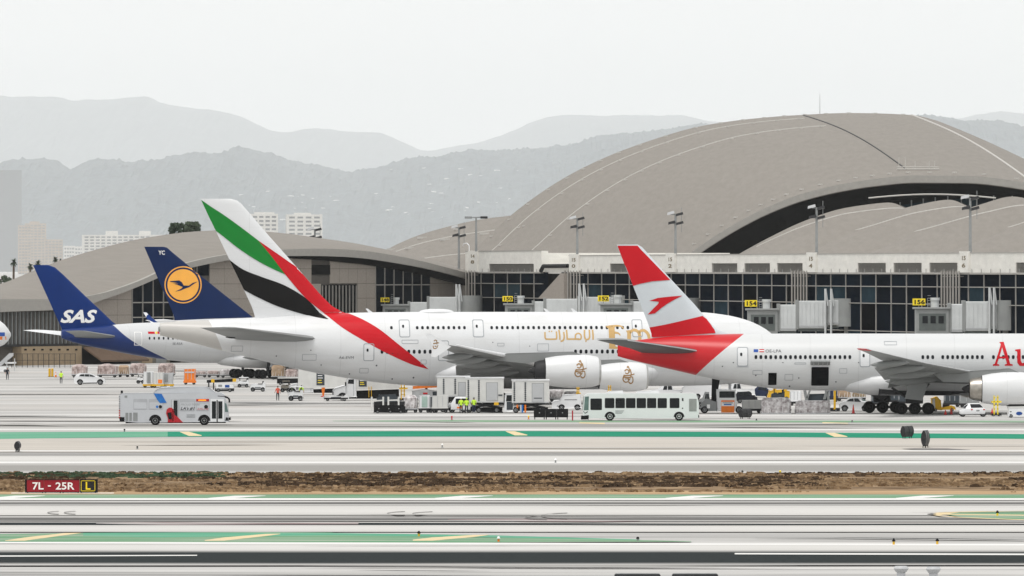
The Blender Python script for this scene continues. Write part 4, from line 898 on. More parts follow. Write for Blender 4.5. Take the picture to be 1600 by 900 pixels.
class Wall:
    def __init__(s, A, B):
        s.A = Vector((A[0], A[1], 0)); d = Vector((B[0] - A[0], B[1] - A[1], 0)); s.u = d.normalized(); s.ang = atan2(d.y, d.x)
    def l(s, px): k = (px - 800) / FPX; return (k * s.A.y - s.A.x) / (s.u.x - k * s.u.y)
    def D(s, px): return s.A.y + s.u.y * s.l(px)
    def z(s, px, py): return hgt(py, s.D(px))
rr = random.Random(21)
# ---- long glazed concourse, running away from right to left
CW = Wall((-8.7, 1640), (71.0, 1260))
con = thing('concourse_building', 'long glazed concourse with white concrete parapet, behind the parked jets', 'building', CW.A, CW.ang)
Lend = CW.l(1690)
ZT, ZP, ZR1, ZR2, ZR3 = 18.2, 15.45, 13.4, 10.9, 6.8
lA0, lA1, lB0 = CW.l(727), CW.l(846), CW.l(889)
b = MB(); b.box(lA0, Lend, 0.35, 34, 0, ZR3 - 1.6); b.build('lower_storey', 'lower_wall', con)
b = MB(); b.box(lA0, Lend, 0.9, 33, ZR3 - 1.6, ZP - .002); b.build('core', 'soffit_dark', con)
def parapet(l0, l1, zt, vents, name='parapet'):
    """white wall with recessed louvre openings, cut as piers and bands"""
    zv0, zv1 = ZP + .03, ZP + 1.42
    b = MB(); xs = [l0]
    for v0, v1 in vents: xs += [v0, v1]
    xs.append(l1)
    for k in range(0, len(xs), 2): b.box(xs[k], xs[k + 1], 0, 1.2, ZP, zt)
    for v0, v1 in vents: b.box(v0, v1, 0, 1.2, zv1, zt); b.box(v0, v1, 0, 1.2, ZP, zv0)
    b.box(l0, l1, 1.21, 33.5, ZP + .01, zt - .35)
    p = b.build(name, 'parapet_white', con)
    b = MB(); b.box(l0, l1, -.07, 1.3, zt, zt + .14); b.build('coping', 'roof_edge', p)
    for v0, v1 in vents:
        b = MB(); b.box(v0, v1, .7, .9, zv0, zv1); lv = b.build('louvre', 'soffit_dark', p)
        b = MB(); k = zv0 + .08
        while k < zv1 - .05: b.add([(v0, .10, k), (v1, .10, k), (v1, .45, k + .11), (v0, .45, k + .11), (v0, .10, k + .03), (v1, .10, k + .03), (v1, .45, k + .14), (v0, .45, k + .14)], [(0, 1, 2, 3), (7, 6, 5, 4), (0, 4, 5, 1), (1, 5, 6, 2), (2, 6, 7, 3), (3, 7, 4, 0)]); k += .17
        b.build('slats', 'mullion', lv, kind='stuff')
    return p
parapet(lA0, lA1, 19.1, [(CW.l(764), CW.l(834))])
vpx = [(953, 988), (1112, 1152), (1163, 1203), (1214, 1254), (1340, 1384), (1396, 1440), (1452, 1496), (1587, 1632), (1644, 1684)]
parapet(lB0, Lend, ZT, [(CW.l(a), CW.l(c)) for a, c in vpx])
b = MB(); b.box(lA1, lB0, .6, 33, ZP - .3, ZP + .9); b.build('link_parapet', 'parapet_white', con)
# tilted stone wedge and black duct at the gap
b = MB(); za, zb_ = ZP - .2, CW.z(870, 467)
b.prism([(CW.l(848), zb_), (CW.l(889), zb_), (CW.l(889), za), (CW.l(884), za)], -.9, .3); b.build('stone_wedge', 'stone_panel', con)
b = MB(); b.cyl((CW.l(846), -.1, ZP + .2), (CW.l(850), -.1, ZP + 1.0), .35); b.cyl((CW.l(850), -.1, ZP + 1.0), (CW.l(888), -.1, ZP + 1.05), .35); b.build('duct', 'black_paint', con, smooth=True)
# gate number panels
for px, tx in ((741, '148'), (899, '150'), (1050, '152'), (1270, '154'), (1509, '156')):
    l = CW.l(px); w = abs(CW.l(px + 7) - CW.l(px - 7)) / 2; zt = 19.12 if px < 800 else ZT + .16
    b = MB(); b.box(l - w, l + w, -.32, -.005, ZP + .02, zt + .12); p = b.build('number_pier', 'parapet_white', con)
    for q, s_ in enumerate((tx[:2], tx[2:])):
        o = flat_text('digits', s_, 1, (l, -.34, zt - 1.15 - q * 1.05), 'gold_digits', p, fat=.03, width=w * .8, height=.62)
# curtain wall: panes and mullions
cols = []; x = CW.l(729); k = 0
def pitch(px): return 20.4 + (px - 730) * (24.6 - 20.4) / 800.0
px = 729.0; edges = []
while px < 1690:
    edges.append(px); px += pitch(px)
rows = [(ZP, ZR1), (ZR1, ZR2), (ZR2, ZR3), (ZR3, 4.2)]
for a, c in zip(edges[:-1], edges[1:]):
    if 846 < (a + c) / 2 < 884: continue
    la, lc = CW.l(a), CW.l(c)
    for r_, (zt, zb_) in enumerate(rows):
        b = MB(); dy = rr.uniform(-.05, .05); b.box(la + .12, lc - .12, .35, .41, zb_ + .05, zt - .05)
        g = GLASS[rr.randrange(len(GLASS))] if r_ else GLASS[rr.randrange(3)]
        o = b.build('pane', g, con); o.rotation_euler = (rr.uniform(-.002, .002), 0, 0)
for a in edges:
    if 850 < a < 884: continue
    b = MB(); l = CW.l(a); b.box(l - .12, l + .12, .2, .34, 4.2, ZP - .01); b.build('mullion', 'mullion', con)
for z_ in (ZR1, ZR2, ZR3, 4.2):
    for l0, l1 in ((lA0, lA1), (lB0, Lend)):
        b = MB(); b.box(l0, l1, .05, .342, z_ - .06, z_ + .06); b.build('transom', 'mullion', con)
for l0, l1 in ((lA0, lA1), (lB0, Lend)):
    b = MB(); b.box(l0, l1, -.15, .36, ZP - .25, ZP - .005); b.build('sill_band', 'mullion', con)
    k = l0
    b = MB()
    while k < l1: b.cyl((k, -.1, ZP), (k, -.1, ZP + .55), .05, .05, 6); k += 5.2
    b.build('fall_stanchions', 'steel', con, kind='stuff')
for px0, n_, zlo in ((731, 4, 7.0), (886, 6, 10.8), (1241, 6, 10.5), (1475, 7, 9.5)):
    for q in range(n_):
        l = CW.l(px0 + q * 4.6); b = MB(); b.cyl((l, -.35, zlo), (l, -.35, ZP + .25), .14, .14, 8); b.box(l - .06, l + .06, -.35, .3, ZP - .6, ZP - .5); b.build('riser_pipe', 'mullion', con, smooth=True)
# lower-storey door openings and yellow guards glimpsed under the jets
for q in range(26):
    l = 20 + q * 15.5
    if l > Lend - 8: break
    b = MB(); b.box(l, l + rr.uniform(5, 10), .30, .345, 0.05, rr.uniform(2.6, 4.0)); b.build('doorway', rr.choice(['soffit_dark', 'soffit_dark', 'tan_stone', 'bridge_dark']), con)
# swan-neck vents on the parapet
for px in (720, 1476):
    l = CW.l(px) if px > 727 else CW.l(728); zt = ZT + .15 if px > 900 else 19.2
    b = MB(); pts = [(l, .6, zt - (1.6 if px > 900 else 0)), (l, .6, zt + 1.0), (l - .5, .3, zt + 1.4), (l - 1.2, -.1, zt + 1.35), (l - 1.6, -.2, zt + .9)]
    if px < 900:
        for q, w_ in zip(pts[:-1], pts[1:]): b.cyl(q, w_, .09, .09, 8)
        b.build('vent_pipe', 'white_paint', con)

# ---- the low-arched hall at the left
HW = Wall((at(-70, 1486), 1486), (at(726, 1640), 1640))
hall = thing('arched_hall', 'low-arched concourse hall with stone-panelled front, behind the blue-tailed jets', 'building', HW.A, HW.ang)
EAVE = [(-70, 492), (0, 487), (60, 485), (110, 482), (140, 471), (175, 459), (210, 445), (245, 430), (280, 420), (310, 413), (350, 406), (400, 402), (440, 400), (480, 400), (520, 401), (560, 404), (600, 410), (640, 417), (680, 426), (726, 438)]
FTOP = [(-70, 466), (0, 468), (78, 468), (140, 460), (175, 450), (210, 437), (245, 421), (280, 411), (310, 404), (350, 397), (400, 392), (440, 390), (480, 389), (520, 390), (560, 393), (600, 399), (640, 407), (680, 417), (726, 429)]
SILH = [(-70, 462), (0, 444), (50, 424), (100, 405), (150, 390), (200, 377), (250, 368), (300, 362), (340, 360), (400, 361), (440, 364), (500, 372), (560, 381), (620, 394), (680, 409), (726, 424)]
def hz(tab, px): return HW.z(px, interp(tab, px)[0])
NP = 60; pxs = [-70 + 796 * i / NP for i in range(NP + 1)]
OV = -1.6
b = MB(); rings = []
for px in pxs:
    l = HW.l(px); D2 = HW.D(px) + 48.0
    f_ = Vector((l, OV, hz(FTOP, px)))
    wp = Vector((at(px, D2), D2, 0)) - HW.A; bl = wp.x * cos(HW.ang) + wp.y * sin(HW.ang); by = -wp.x * sin(HW.ang) + wp.y * cos(HW.ang)
    bk = Vector((bl, by, hgt(interp(SILH, px)[0], D2)))
    rings.append([tuple(f_.lerp(bk, t) + Vector((0, 0, 0.9 * sin(pi * t) * (1 - t)))) for t in [k / 8 for k in range(9)]] + [tuple(bk - Vector((0, 0, 9))), (l, OV, hz(FTOP, px) - .25)])
b.loft(rings); roof_h = b.build('roof', 'roof_metal', hall, smooth=True)
b = MB(); b.loft([[(HW.l(px), OV - .05, hz(FTOP, px) + .06), (HW.l(px), OV + .5, hz(FTOP, px) + .06), (HW.l(px), OV + .5, hz(EAVE, px)), (HW.l(px), OV - .05, hz(EAVE, px))] for px in pxs]); b.build('fascia', 'roof_edge', roof_h)
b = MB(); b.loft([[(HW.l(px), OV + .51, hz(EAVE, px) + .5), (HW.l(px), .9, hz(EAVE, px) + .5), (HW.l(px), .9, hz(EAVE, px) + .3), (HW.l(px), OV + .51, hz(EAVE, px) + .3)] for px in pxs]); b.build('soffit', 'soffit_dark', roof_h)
sp_ = [430 + 296 * i / 30 for i in range(31)]
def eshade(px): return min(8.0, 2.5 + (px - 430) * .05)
b = MB(); b.loft([[(HW.l(px), -.2, hz(EAVE, px) + .25), (HW.l(px), .56, hz(EAVE, px) + .25), (HW.l(px), .56, HW.z(px, interp(EAVE, px)[0] + eshade(px))), (HW.l(px), -.2, HW.z(px, interp(EAVE, px)[0] + eshade(px)))] for px in sp_]); b.build('eave_shade', 'soffit_dark', roof_h)  # dark strip added for the shade under the eave
for px, n_ in ((78, 4), (330, 4), (600, 4)):
    pass
b = MB()
for i in range(len(pxs) - 1):
    l0, l1 = HW.l(pxs[i]), HW.l(pxs[i + 1]); b.add([(l0, .55, 0), (l1, .55, 0), (l1, .55, hz(EAVE, pxs[i + 1]) + .4), (l0, .55, hz(EAVE, pxs[i]) + .4)], [(0, 1, 2, 3)])
b.build('wall', 'joint_dark', hall)
# openings: (px0, px1, row top, row bottom)
OPEN = [(208, 306, 400, 520), (310, 330, 400, 431), (489, 518, 414, 429), (504, 561, 445, 520), (589, 675, 395, 520), (-70, 118, 400, 578), (118, 140, 470, 520)]
def in_open(px0, px1, z0, z1):
    for a, c, t, u_ in OPEN:
        if px1 > a + 1 and px0 < c - 1 and z1 > HW.z((a + c) / 2, u_) + .3 and z0 < HW.z((a + c) / 2, t) - .3: return True
    return False
brk = [140, 163, 186, 208] + [306, 330, 353, 376, 398] + [418, 437, 455, 472, 489, 504, 518, 533, 547, 561, 575, 589] + [675, 688, 701, 714, 726]
zrows = [3.0, 5.6, 8.2, 10.8, 13.4, 16.0, 18.6, 21.2]
for a, c in zip(brk[:-1], brk[1:]):
    if c - a > 40: continue
    l0, l1 = HW.l(a), HW.l(c)
    for z0, z1 in zip(zrows[:-1], zrows[1:]):
        e0, e1 = hz(EAVE, a) + .25, hz(EAVE, c) + .25
        if z0 > max(e0, e1) - .2: continue
        if in_open(a, c, z0, min(z1, max(e0, e1))): continue
        t0, t1 = min(z1 - .03, e0), min(z1 - .03, e1)
        b = MB(); dy = rr.uniform(-.02, .02); b.prism([(l0 + .03, z0 + .03), (l1 - .03, z0 + .03), (l1 - .03, max(t1, z0 + .04)), (l0 + .03, max(t0, z0 + .04))], .30 + dy, .52); b.build('stone_panel', 'stone_panel', hall)
for a, c in ((306, 330), (489, 504), (504, 518)):     # small panels round the vents
    pass
def glazed(px0, px1, ptop, pbot, nc, rws, name='window'):
    l0, l1 = HW.l(px0), HW.l(px1); w = bpy.data.objects.new(name, None); w.empty_display_size = .3; link(w, hall)
    zt = lambda l_, t: min(HW.z((px0 + px1) / 2, ptop), hz(EAVE, px0 + (px1 - px0) * t) + .25); zb_ = HW.z((px0 + px1) / 2, pbot)
    zz = [zb_] + [HW.z((px0 + px1) / 2, r_) for r_ in rws]
    for i in range(nc):
        ta, tb = i / nc, (i + 1) / nc; la, lb = l0 + (l1 - l0) * ta, l0 + (l1 - l0) * tb
        for j in range(len(zz)):
            lo = zz[j]; ha = zz[j + 1] if j + 1 < len(zz) else zt(la, ta); hb = zz[j + 1] if j + 1 < len(zz) else zt(lb, tb)
            b = MB(); b.prism([(la + .06, lo + .05), (lb - .06, lo + .05), (lb - .06, hb - .05), (la + .06, ha - .05)], .40, .46); b.build('pane', GLASS[rr.randrange(4)], w)
        b = MB(); b.box(la - .07, la + .07, .22, .40, zb_, zt(la, ta)); b.build('mullion', 'mullion', w)
    for r_ in rws:
        z_ = HW.z((px0 + px1) / 2, r_); b = MB(); b.box(l0, l1, .18, .398, z_ - .09, z_ + .09); b.build('transom', 'mullion', w)
    return w
glazed(209, 306, 395, 520, 6, [495.5, 472.5])
glazed(310, 330, 395, 431, 1, [])
glazed(589, 675, 395, 520, 6, [488, 445])
b = MB(); b.box(HW.l(489), HW.l(518), .25, .5, HW.z(503, 429), HW.z(503, 414)); b.build('vent_panel', 'soffit_dark', hall)
b = MB(); b.box(HW.l(504), HW.l(561), .40, .5, HW.z(532, 520), HW.z(532, 445)); w_ = b.build('barred_window', 'curtain_glass_3', hall)
for q in range(11):
    l = HW.l(506 + q * 5.3); b = MB(); b.box(l - .09, l + .09, .2, .39, HW.z(532, 520), HW.z(532, 446)); b.build('bar', 'mullion', w_)
# plain lower front
b = MB(); b.box(HW.l(195), HW.l(726), .05, .5, 0, 3.0); b.build('lower_front', 'lower_wall', hall)
for q, px in enumerate(range(200, 720, 22)):
    b = MB(); b.box(HW.l(px), HW.l(px + 16), -.02, .049, 0.02, 2.3); b.build('doorway', ('bridge_dark', 'tan_stone', 'bridge_grey', 'soffit_dark')[q % 4], hall)
# louvred screen, tan block wall, brown canopy at the left end
b = MB(); b.box(HW.l(-70), HW.l(118), .6, 6, 0, HW.z(60, 486)); b.build('screen_backing', 'soffit_dark', hall)
for q in range(24):
    l = HW.l(-24 + q * 6.0); b = MB(); b.box(l - .10, l + .10, -.2, .1, HW.z(60, 538.5), HW.z(60, 487)); b.build('screen_slat', 'mid_grey', hall)
b = MB(); b.box(HW.l(-28), HW.l(118), -.5, .3, HW.z(60, 541), HW.z(60, 537.5)); b.build('ledge', 'dark_metal', hall)
b = MB(); b.box(HW.l(24), HW.l(118), -1.2, .55, 0, HW.z(60, 541.2)); tw = b.build('block_wall', 'tan_stone', hall)
for q in range(7):
    px = 30 + q * 13.2; l = HW.l(px); b = MB(); b.box(l - .35, l + .35, -1.26, -1.195, HW.z(px, 547.6), HW.z(px, 545)); b.build('scupper', 'soffit_dark', tw)
b = MB(); b.prism([(HW.l(116), 0), (HW.l(119), 0), (HW.l(119), HW.z(117, 545)), (HW.l(116), HW.z(117, 545))], -1.15, 1); b.build('canopy_pier', 'joint_dark', hall)
b = MB(); za, zc_ = HW.z(150, 562), HW.z(150, 541.5)
b.add([(HW.l(118.5), -1.5, zc_), (HW.l(196), -1.5, zc_ - .2), (HW.l(196), -4.6, za), (HW.l(122), -4.6, za), (HW.l(118.5), -1.5, zc_ - .3), (HW.l(196), -1.5, zc_ - .5), (HW.l(196), -4.6, za - .3), (HW.l(122), -4.6, za - .3)], [(0, 1, 2, 3), (7, 6, 5, 4), (0, 4, 5, 1), (1, 5, 6, 2), (2, 6, 7, 3), (3, 7, 4, 0)]); b.build('canopy', 'canopy_brown', hall)
b = MB(); b.box(HW.l(119), HW.l(196), -1.0, .5, 0, HW.z(150, 544)); b.build('canopy_back', 'soffit_dark', hall)
# chain fence in front of the block wall
fn = thing('mesh_fence', 'thin steel mesh fence in front of the tan block wall at far left', 'fence', (at(18, 1470), 1470, 0))
fw = at(118, 1470) - at(18, 1470)
for k in range(13):
    b = MB(); b.cyl((fw * k / 12, 0, 0), (fw * k / 12, 0, 2.3), .045, .045, 6); b.build('post', 'dark_metal', fn)
b = MB()
for z_ in (.1, 1.2, 2.25): b.cyl((0, 0, z_), (fw, 0, z_), .03, .03, 6)
k = 0
while k < fw: b.box(k, k + .022, -.01, .01, .05, 2.25); k += .22
b.build('mesh', 'dark_metal', fn, kind='stuff')

# ---- great hall with the big shell roof
gh = thing('great_hall', 'great terminal hall under a huge arched taupe metal roof', 'building', (at(1200, 1680), 1680, 0))
G0 = Vector(gh.location)
DB, DF = 1830.0, 1660.0
BACK = [(700, 425), (740, 391), (800, 335), (870, 285), (930, 253), (1000, 225), (1100, 196), (1180, 185), (1252, 179.5), (1330, 176.5), (1422, 179.5), (1462, 188), (1520, 216), (1610, 262), (1760, 345)]
FRONT = [(1055, 414), (1082, 394), (1125, 365), (1170, 339), (1210, 320), (1255, 303.5), (1315, 289), (1370, 280.5), (1430, 275.5), (1510, 276), (1615, 289), (1690, 310), (1770, 340), (1850, 380), (1950, 430)]
def par(tab, t):
    """point on a curve by smooth parameter"""
    k = t * (len(tab) - 1); return interp([(i, p[0], p[1]) for i, p in enumerate(tab)], k)
NU, NV = 84, 18; V = []
def shell(t, v):
    bx, by = par(BACK, t); fx_, fy = par(FRONT, t)
    Pb = Vector((at(bx, DB), DB, hgt(by, DB))); Pf = Vector((at(fx_, DF), DF, hgt(fy, DF)))
    return Pb.lerp(Pf, v) + Vector((0, 0, 1.6 * sin(pi * v) * (0.3 + 0.7 * sin(pi * t)))) - G0
b = MB(); rings = []
for i in range(NU + 1):
    t = i / NU; up = [shell(t, j / NV) for j in range(NV + 1)]
    rings.append([tuple(p) for p in up] + [tuple(p - Vector((0, 0, 1.3))) for p in reversed(up)])
b.loft(rings); groof = b.build('roof', 'roof_metal', gh, smooth=True)
def roof_line(v, t0, t1, w, m, parent, fn_=shell, name='roof_seam', dz=.12, n=60):
    b = MB(); R = []
    for i in range(n + 1):
        t = t0 + (t1 - t0) * i / n; p = fn_(t, v); q = fn_(t, min(1, v + .01)) - fn_(t, max(0, v - .01)); q.normalize()
        R.append([tuple(p - q * w + Vector((0, 0, -.1))), tuple(p - q * w * .7 + Vector((0, 0, dz))), tuple(p + q * w * .7 + Vector((0, 0, dz))), tuple(p + q * w + Vector((0, 0, -.1)))])
    b.loft(R, closed=False); return b.build(name, m, parent)
roof_line(.10, .04, .56, .15, 'roof_seam', groof); roof_line(.30, .06, .56, .15, 'roof_seam', groof)
def cross_line(t, v0, v1, w, m, parent, fn_=shell, name='expansion_joint'):
    b = MB(); R = []
    for i in range(31):
        v = v0 + (v1 - v0) * i / 30; p = fn_(t, v); q = fn_(t + .004, v) - fn_(t - .004, v); q.normalize()
        R.append([tuple(p - q * w + Vector((0, 0, -.1))), tuple(p - q * w * .7 + Vector((0, 0, .14))), tuple(p + q * w * .7 + Vector((0, 0, .14))), tuple(p + q * w + Vector((0, 0, -.1)))])
    b.loft(R, closed=False); return b.build(name, m, parent)
tj = 8.0 / 14; cross_line(tj, .02, .93, .13, 'dark_metal', groof); cross_line(10.05 / 14, .0, 1.0, .3, 'roof_seam', groof, name='ridge_gutter')
# small snow-guard hatches along the shell
b = MB(); b.box(-.4, .4, -.2, .2, -.1, .16); hs_ = b.build('roof_hatch', 'roof_seam', groof); hs_.location = shell(.12, .13)
for v_, t0, t1, n_ in ((.02, .10, .70, 20), (.115, .08, .55, 14), (.315, .1, .55, 14), (.965, .10, .70, 19)):
    for k in range(n_):
        o = hs_.copy(); COL.objects.link(o); o.location = shell(t0 + (t1 - t0) * k / (n_ - 1), v_) + Vector((0, 0, .1))
# safety rail frame on the roof
p0 = shell(.585, .93); b = MB()
for dx in (-3, -1.8, 0, 2.6, 3.6): b.cyl((p0.x + dx, p0.y, p0.z - .2), (p0.x + dx, p0.y, p0.z + 1.5 + (.8 if dx < -1 else 0)), .07, .07, 6)
b.cyl((p0.x - 3.4, p0.y, p0.z + .5), (p0.x + 4.4, p0.y, p0.z + .5), .09, .09, 6); b.cyl((p0.x - 3.4, p0.y - .6, p0.z + .1), (p0.x + 4.4, p0.y - .6, p0.z + .1), .12, .12, 6)
b.build('roof_rail', 'roof_seam', groof)
# front fascia, soffit and clerestory
b = MB(); R = []; Rs = []
for i in range(NU + 1):
    t = i / NU; p = shell(t, 1.0); R.append([tuple(p + Vector((0, -.25, .15))), tuple(p + Vector((0, .6, .15))), tuple(p + Vector((0, .6, -1.25))), tuple(p + Vector((0, -.25, -1.15)))])
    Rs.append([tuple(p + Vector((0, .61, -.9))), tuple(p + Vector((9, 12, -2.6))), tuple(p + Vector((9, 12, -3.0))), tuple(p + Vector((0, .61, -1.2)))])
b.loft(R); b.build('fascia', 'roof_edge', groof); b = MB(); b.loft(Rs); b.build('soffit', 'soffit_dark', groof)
b = MB(); n_ = 0
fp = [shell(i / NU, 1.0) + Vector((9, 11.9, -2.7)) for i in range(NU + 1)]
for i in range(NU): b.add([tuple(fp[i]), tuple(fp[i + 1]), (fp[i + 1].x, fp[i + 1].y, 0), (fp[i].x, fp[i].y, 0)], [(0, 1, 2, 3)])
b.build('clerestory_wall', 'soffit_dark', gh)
clx = [i for i in range(8, NU - 10, 2)]
for a, c in zip(clx[:-1], clx[1:]):
    pa, pc = fp[a], fp[c]; ha, hc = pa.z - 1.3, pc.z - 1.3
    b = MB(); b.prism([(pa.x + .15, ha - 5.4), (pc.x - .15, hc - 5.4), (pc.x - .15, hc), (pa.x + .15, ha)], pa.y - .35, pa.y - .25); b.build('pane', GLASS[rr.choice([2, 5, 5, 5])], gh)
    b = MB(); b.prism([(pa.x - .12, ha - 5.4), (pa.x + .12, ha - 5.4), (pa.x + .12, ha + .6), (pa.x - .12, ha + .6)], pa.y - .6, pa.y - .36); b.build('mullion', 'mid_grey', gh)
# lower vault shells in front of the clerestory, each its own roof
def vault(sil, base, d0, d1, lbl):
    def f(t, v):
        sx, sy = par(sil, t); bx, by = par(base, t); Ps = Vector((at(sx, d1), d1, hgt(sy, d1))); Pb = Vector((at(bx, d0), d0, hgt(by, d0)))
        return Ps.lerp(Pb, v) + Vector((0, 0, 1.0 * sin(pi * v))) - G0
    b = MB(); b.loft([[tuple(f(i / 30, j / 10)) for j in range(11)] + [tuple(f(i / 30, j / 10) - Vector((0, 0, .8))) for j in range(10, -1, -1)] for i in range(31)]); o = b.build('vault_roof', 'roof_metal', gh, smooth=True); return o, f
v1, f1 = vault([(1140, 405), (1200, 372), (1260, 344), (1320, 325), (1388, 316.5), (1414, 324)], [(1190, 420), (1250, 420), (1320, 420), (1400, 420), (1500, 420), (1600, 420)], 1600, 1648, '')
roof_line(.12, .12, .98, .13, 'roof_seam', v1, f1); cross_line(.93, 0, .3, .15, 'dark_metal', v1, f1)
v2, f2 = vault([(1230, 402), (1290, 370), (1360, 345), (1425, 322), (1482, 312), (1512, 322)], [(1250, 422), (1330, 422), (1400, 422), (1500, 422), (1600, 422), (1700, 422)], 1585, 1634, '')
roof_line(.14, .1, .98, .13, 'roof_seam', v2, f2); cross_line(.93, 0, .3, .15, 'dark_metal', v2, f2)
v3, f3 = vault([(1325, 402), (1390, 368), (1460, 344), (1530, 320), (1582, 307), (1625, 316)], [(1350, 424), (1430, 424), (1500, 424), (1600, 424), (1700, 424), (1800, 424)], 1570, 1620, '')
roof_line(.16, .08, .98, .13, 'roof_seam', v3, f3); cross_line(.93, 0, .3, .15, 'dark_metal', v3, f3)
v4, f4 = vault([(1440, 402), (1500, 372), (1560, 350), (1640, 322), (1700, 310), (1740, 318)], [(1460, 426), (1540, 426), (1620, 426), (1700, 426), (1800, 426), (1900, 426)], 1555, 1606, '')
roof_line(.16, .05, .98, .13, 'roof_seam', v4, f4)
b = MB(); pr = None
for k in range(21):
    px = 1357 + (1556 - 1357) * k / 20; py = 310.5 - 7 * sin(pi * (k / 20) * .9 + .15); p = Vector((at(px, 1656), 1656, hgt(py, 1656))) - G0
    if pr: b.cyl(tuple(pr), tuple(p), .16, .16, 6)
    pr = p
b.build('window_washing_rail', 'roof_seam', gh)
# ---- second shell roof behind, to the left of the great hall
sh = thing('rear_hall', 'smaller arched taupe roof peeking out left of the great hall', 'building', (at(690, 1900), 1900, 0)); G1 = Vector(sh.location)
def f5(t, v):
    sx, sy = par([(585, 402), (608, 388), (650, 369), (700, 354), (750, 343), (860, 330)], t); bx, by = par([(600, 440), (640, 440), (690, 440), (750, 440), (830, 440), (900, 440)], t)
    return Vector((at(sx, 1920), 1920, hgt(sy, 1920))).lerp(Vector((at(bx, 1850), 1850, hgt(by, 1850))), v) + Vector((0, 0, 1.2 * sin(pi * v))) - G1
b = MB(); b.loft([[tuple(f5(i / 30, j / 10)) for j in range(11)] + [(f5(i / 30, 1).x, f5(i / 30, 1).y, 0), (f5(i / 30, 0).x, f5(i / 30, 0).y, 0)] for i in range(31)]); r5 = b.build('roof', 'roof_metal', sh, smooth=True)
roof_line(.25, .1, .9, .14, 'roof_seam', r5, f5); roof_line(.6, .2, .9, .14, 'roof_seam', r5, f5)
for k in range(6):
    b = MB(); p = f5(.2 + k * .11, .3 if k % 2 else .12); b.box(p.x - 1, p.x + 1, p.y - .3, p.y + .3, p.z - .1, p.z + .35); b.build('roof_hatch', 'roof_seam', r5)

# ---- light masts
def mast(px, ptop, D, zbase, kind, label):
    t = thing('light_mast', label, 'light mast', (at(px, D), D, zbase), 0, 'floodlight masts along the concourse roof'); h = hgt(ptop, D) - zbase
    b = MB(); b.cyl((0, 0, 0), (0, 0, h), .24, .17, 10); b.build('pole', 'mid_grey', t, smooth=True)
    if kind == 'T':
        b = MB(); b.box(-2.0, 2.0, -.12, .12, h - .18, h + .02); b.build('crossarm', 'mid_grey', t)
        for dx in (-1.4, 1.4): 
            b = MB(); b.box(dx - .65, dx + .65, -.5, .5, h - .3, h + .12); b.build('floodlight', 'mid_grey' if dx < 0 else 'dark_metal', t, bevel=.06)
    else:
        for (dx, dz, tw) in ((-.75, .1, 1), (.65, -.1, -1), (-.6, -1.45, 1), (.7, -1.55, -1)):
            b = MB(); b.add([(dx - .6, -.45, h + dz - .32), (dx + .6, -.45, h + dz - .05 * tw), (dx + .6, .4, h + dz - .05), (dx - .6, .4, h + dz - .3), (dx - .55, -.35, h + dz + .1), (dx + .5, -.35, h + dz + .38), (dx + .5, .35, h + dz + .38), (dx - .55, .35, h + dz + .1)], [(0, 3, 2, 1), (4, 5, 6, 7), (0, 1, 5, 4), (1, 2, 6, 5), (2, 3, 7, 6), (3, 0, 4, 7)]); b.build('floodlight', 'light_grey' if (dx < 0 and dz > -1) else 'dark_metal', t)
        b = MB(); b.cyl((-.7, 0, h - .1), (.7, 0, h - .1), .08, .08, 6); b.cyl((-.7, 0, h - 1.6), (.7, 0, h - 1.6), .08, .08, 6); b.cyl((.95, 0, h - 3), (.95, 0, h + 1.0), .05, .05, 6); b.build('bracket', 'mid_grey', t)
    return t
mast(717, 355, 1640, hgt(420, 1640), 'L', 'light mast with clustered lamps at the junction of the two concourses')
mast(744, 339, 1622, 19.1, 'T', 'light mast with a T-shaped crossarm above the panel numbered 148')
mast(902, 341, CW.D(902) + 3, 18.0, 'L', 'light mast above the panel numbered 150, left of the red fin')
mast(1055.5, 334, CW.D(1055) + 3, 18.0, 'L', 'light mast above the panel numbered 152, right of the red fin')
mast(1276, 324, CW.D(1276) + 3, 18.0, 'L', 'light mast above the panel numbered 154')
mast(1516, 309, CW.D(1516) + 3, 18.0, 'L', 'light mast above the panel numbered 156, tallest and rightmost')
t_ = mast(492, 358, 1650, 17.0, 'L', 'small floodlight cluster poking above the arched hall roof')
# whip aerial on the great hall
wa = thing('whip_aerial', 'thin whip aerial standing on the crest of the great roof', 'aerial', (at(1281, 1830), 1830, hgt(180, 1830)))
b = MB(); b.cyl((0, 0, -1), (0, 0, 4.2), .1, .05, 6); b.build('rod', 'light_grey', wa); b = MB(); b.box(-.3, .3, -.3, .3, -1.0, -.2); b.build('base', 'mid_grey', wa)

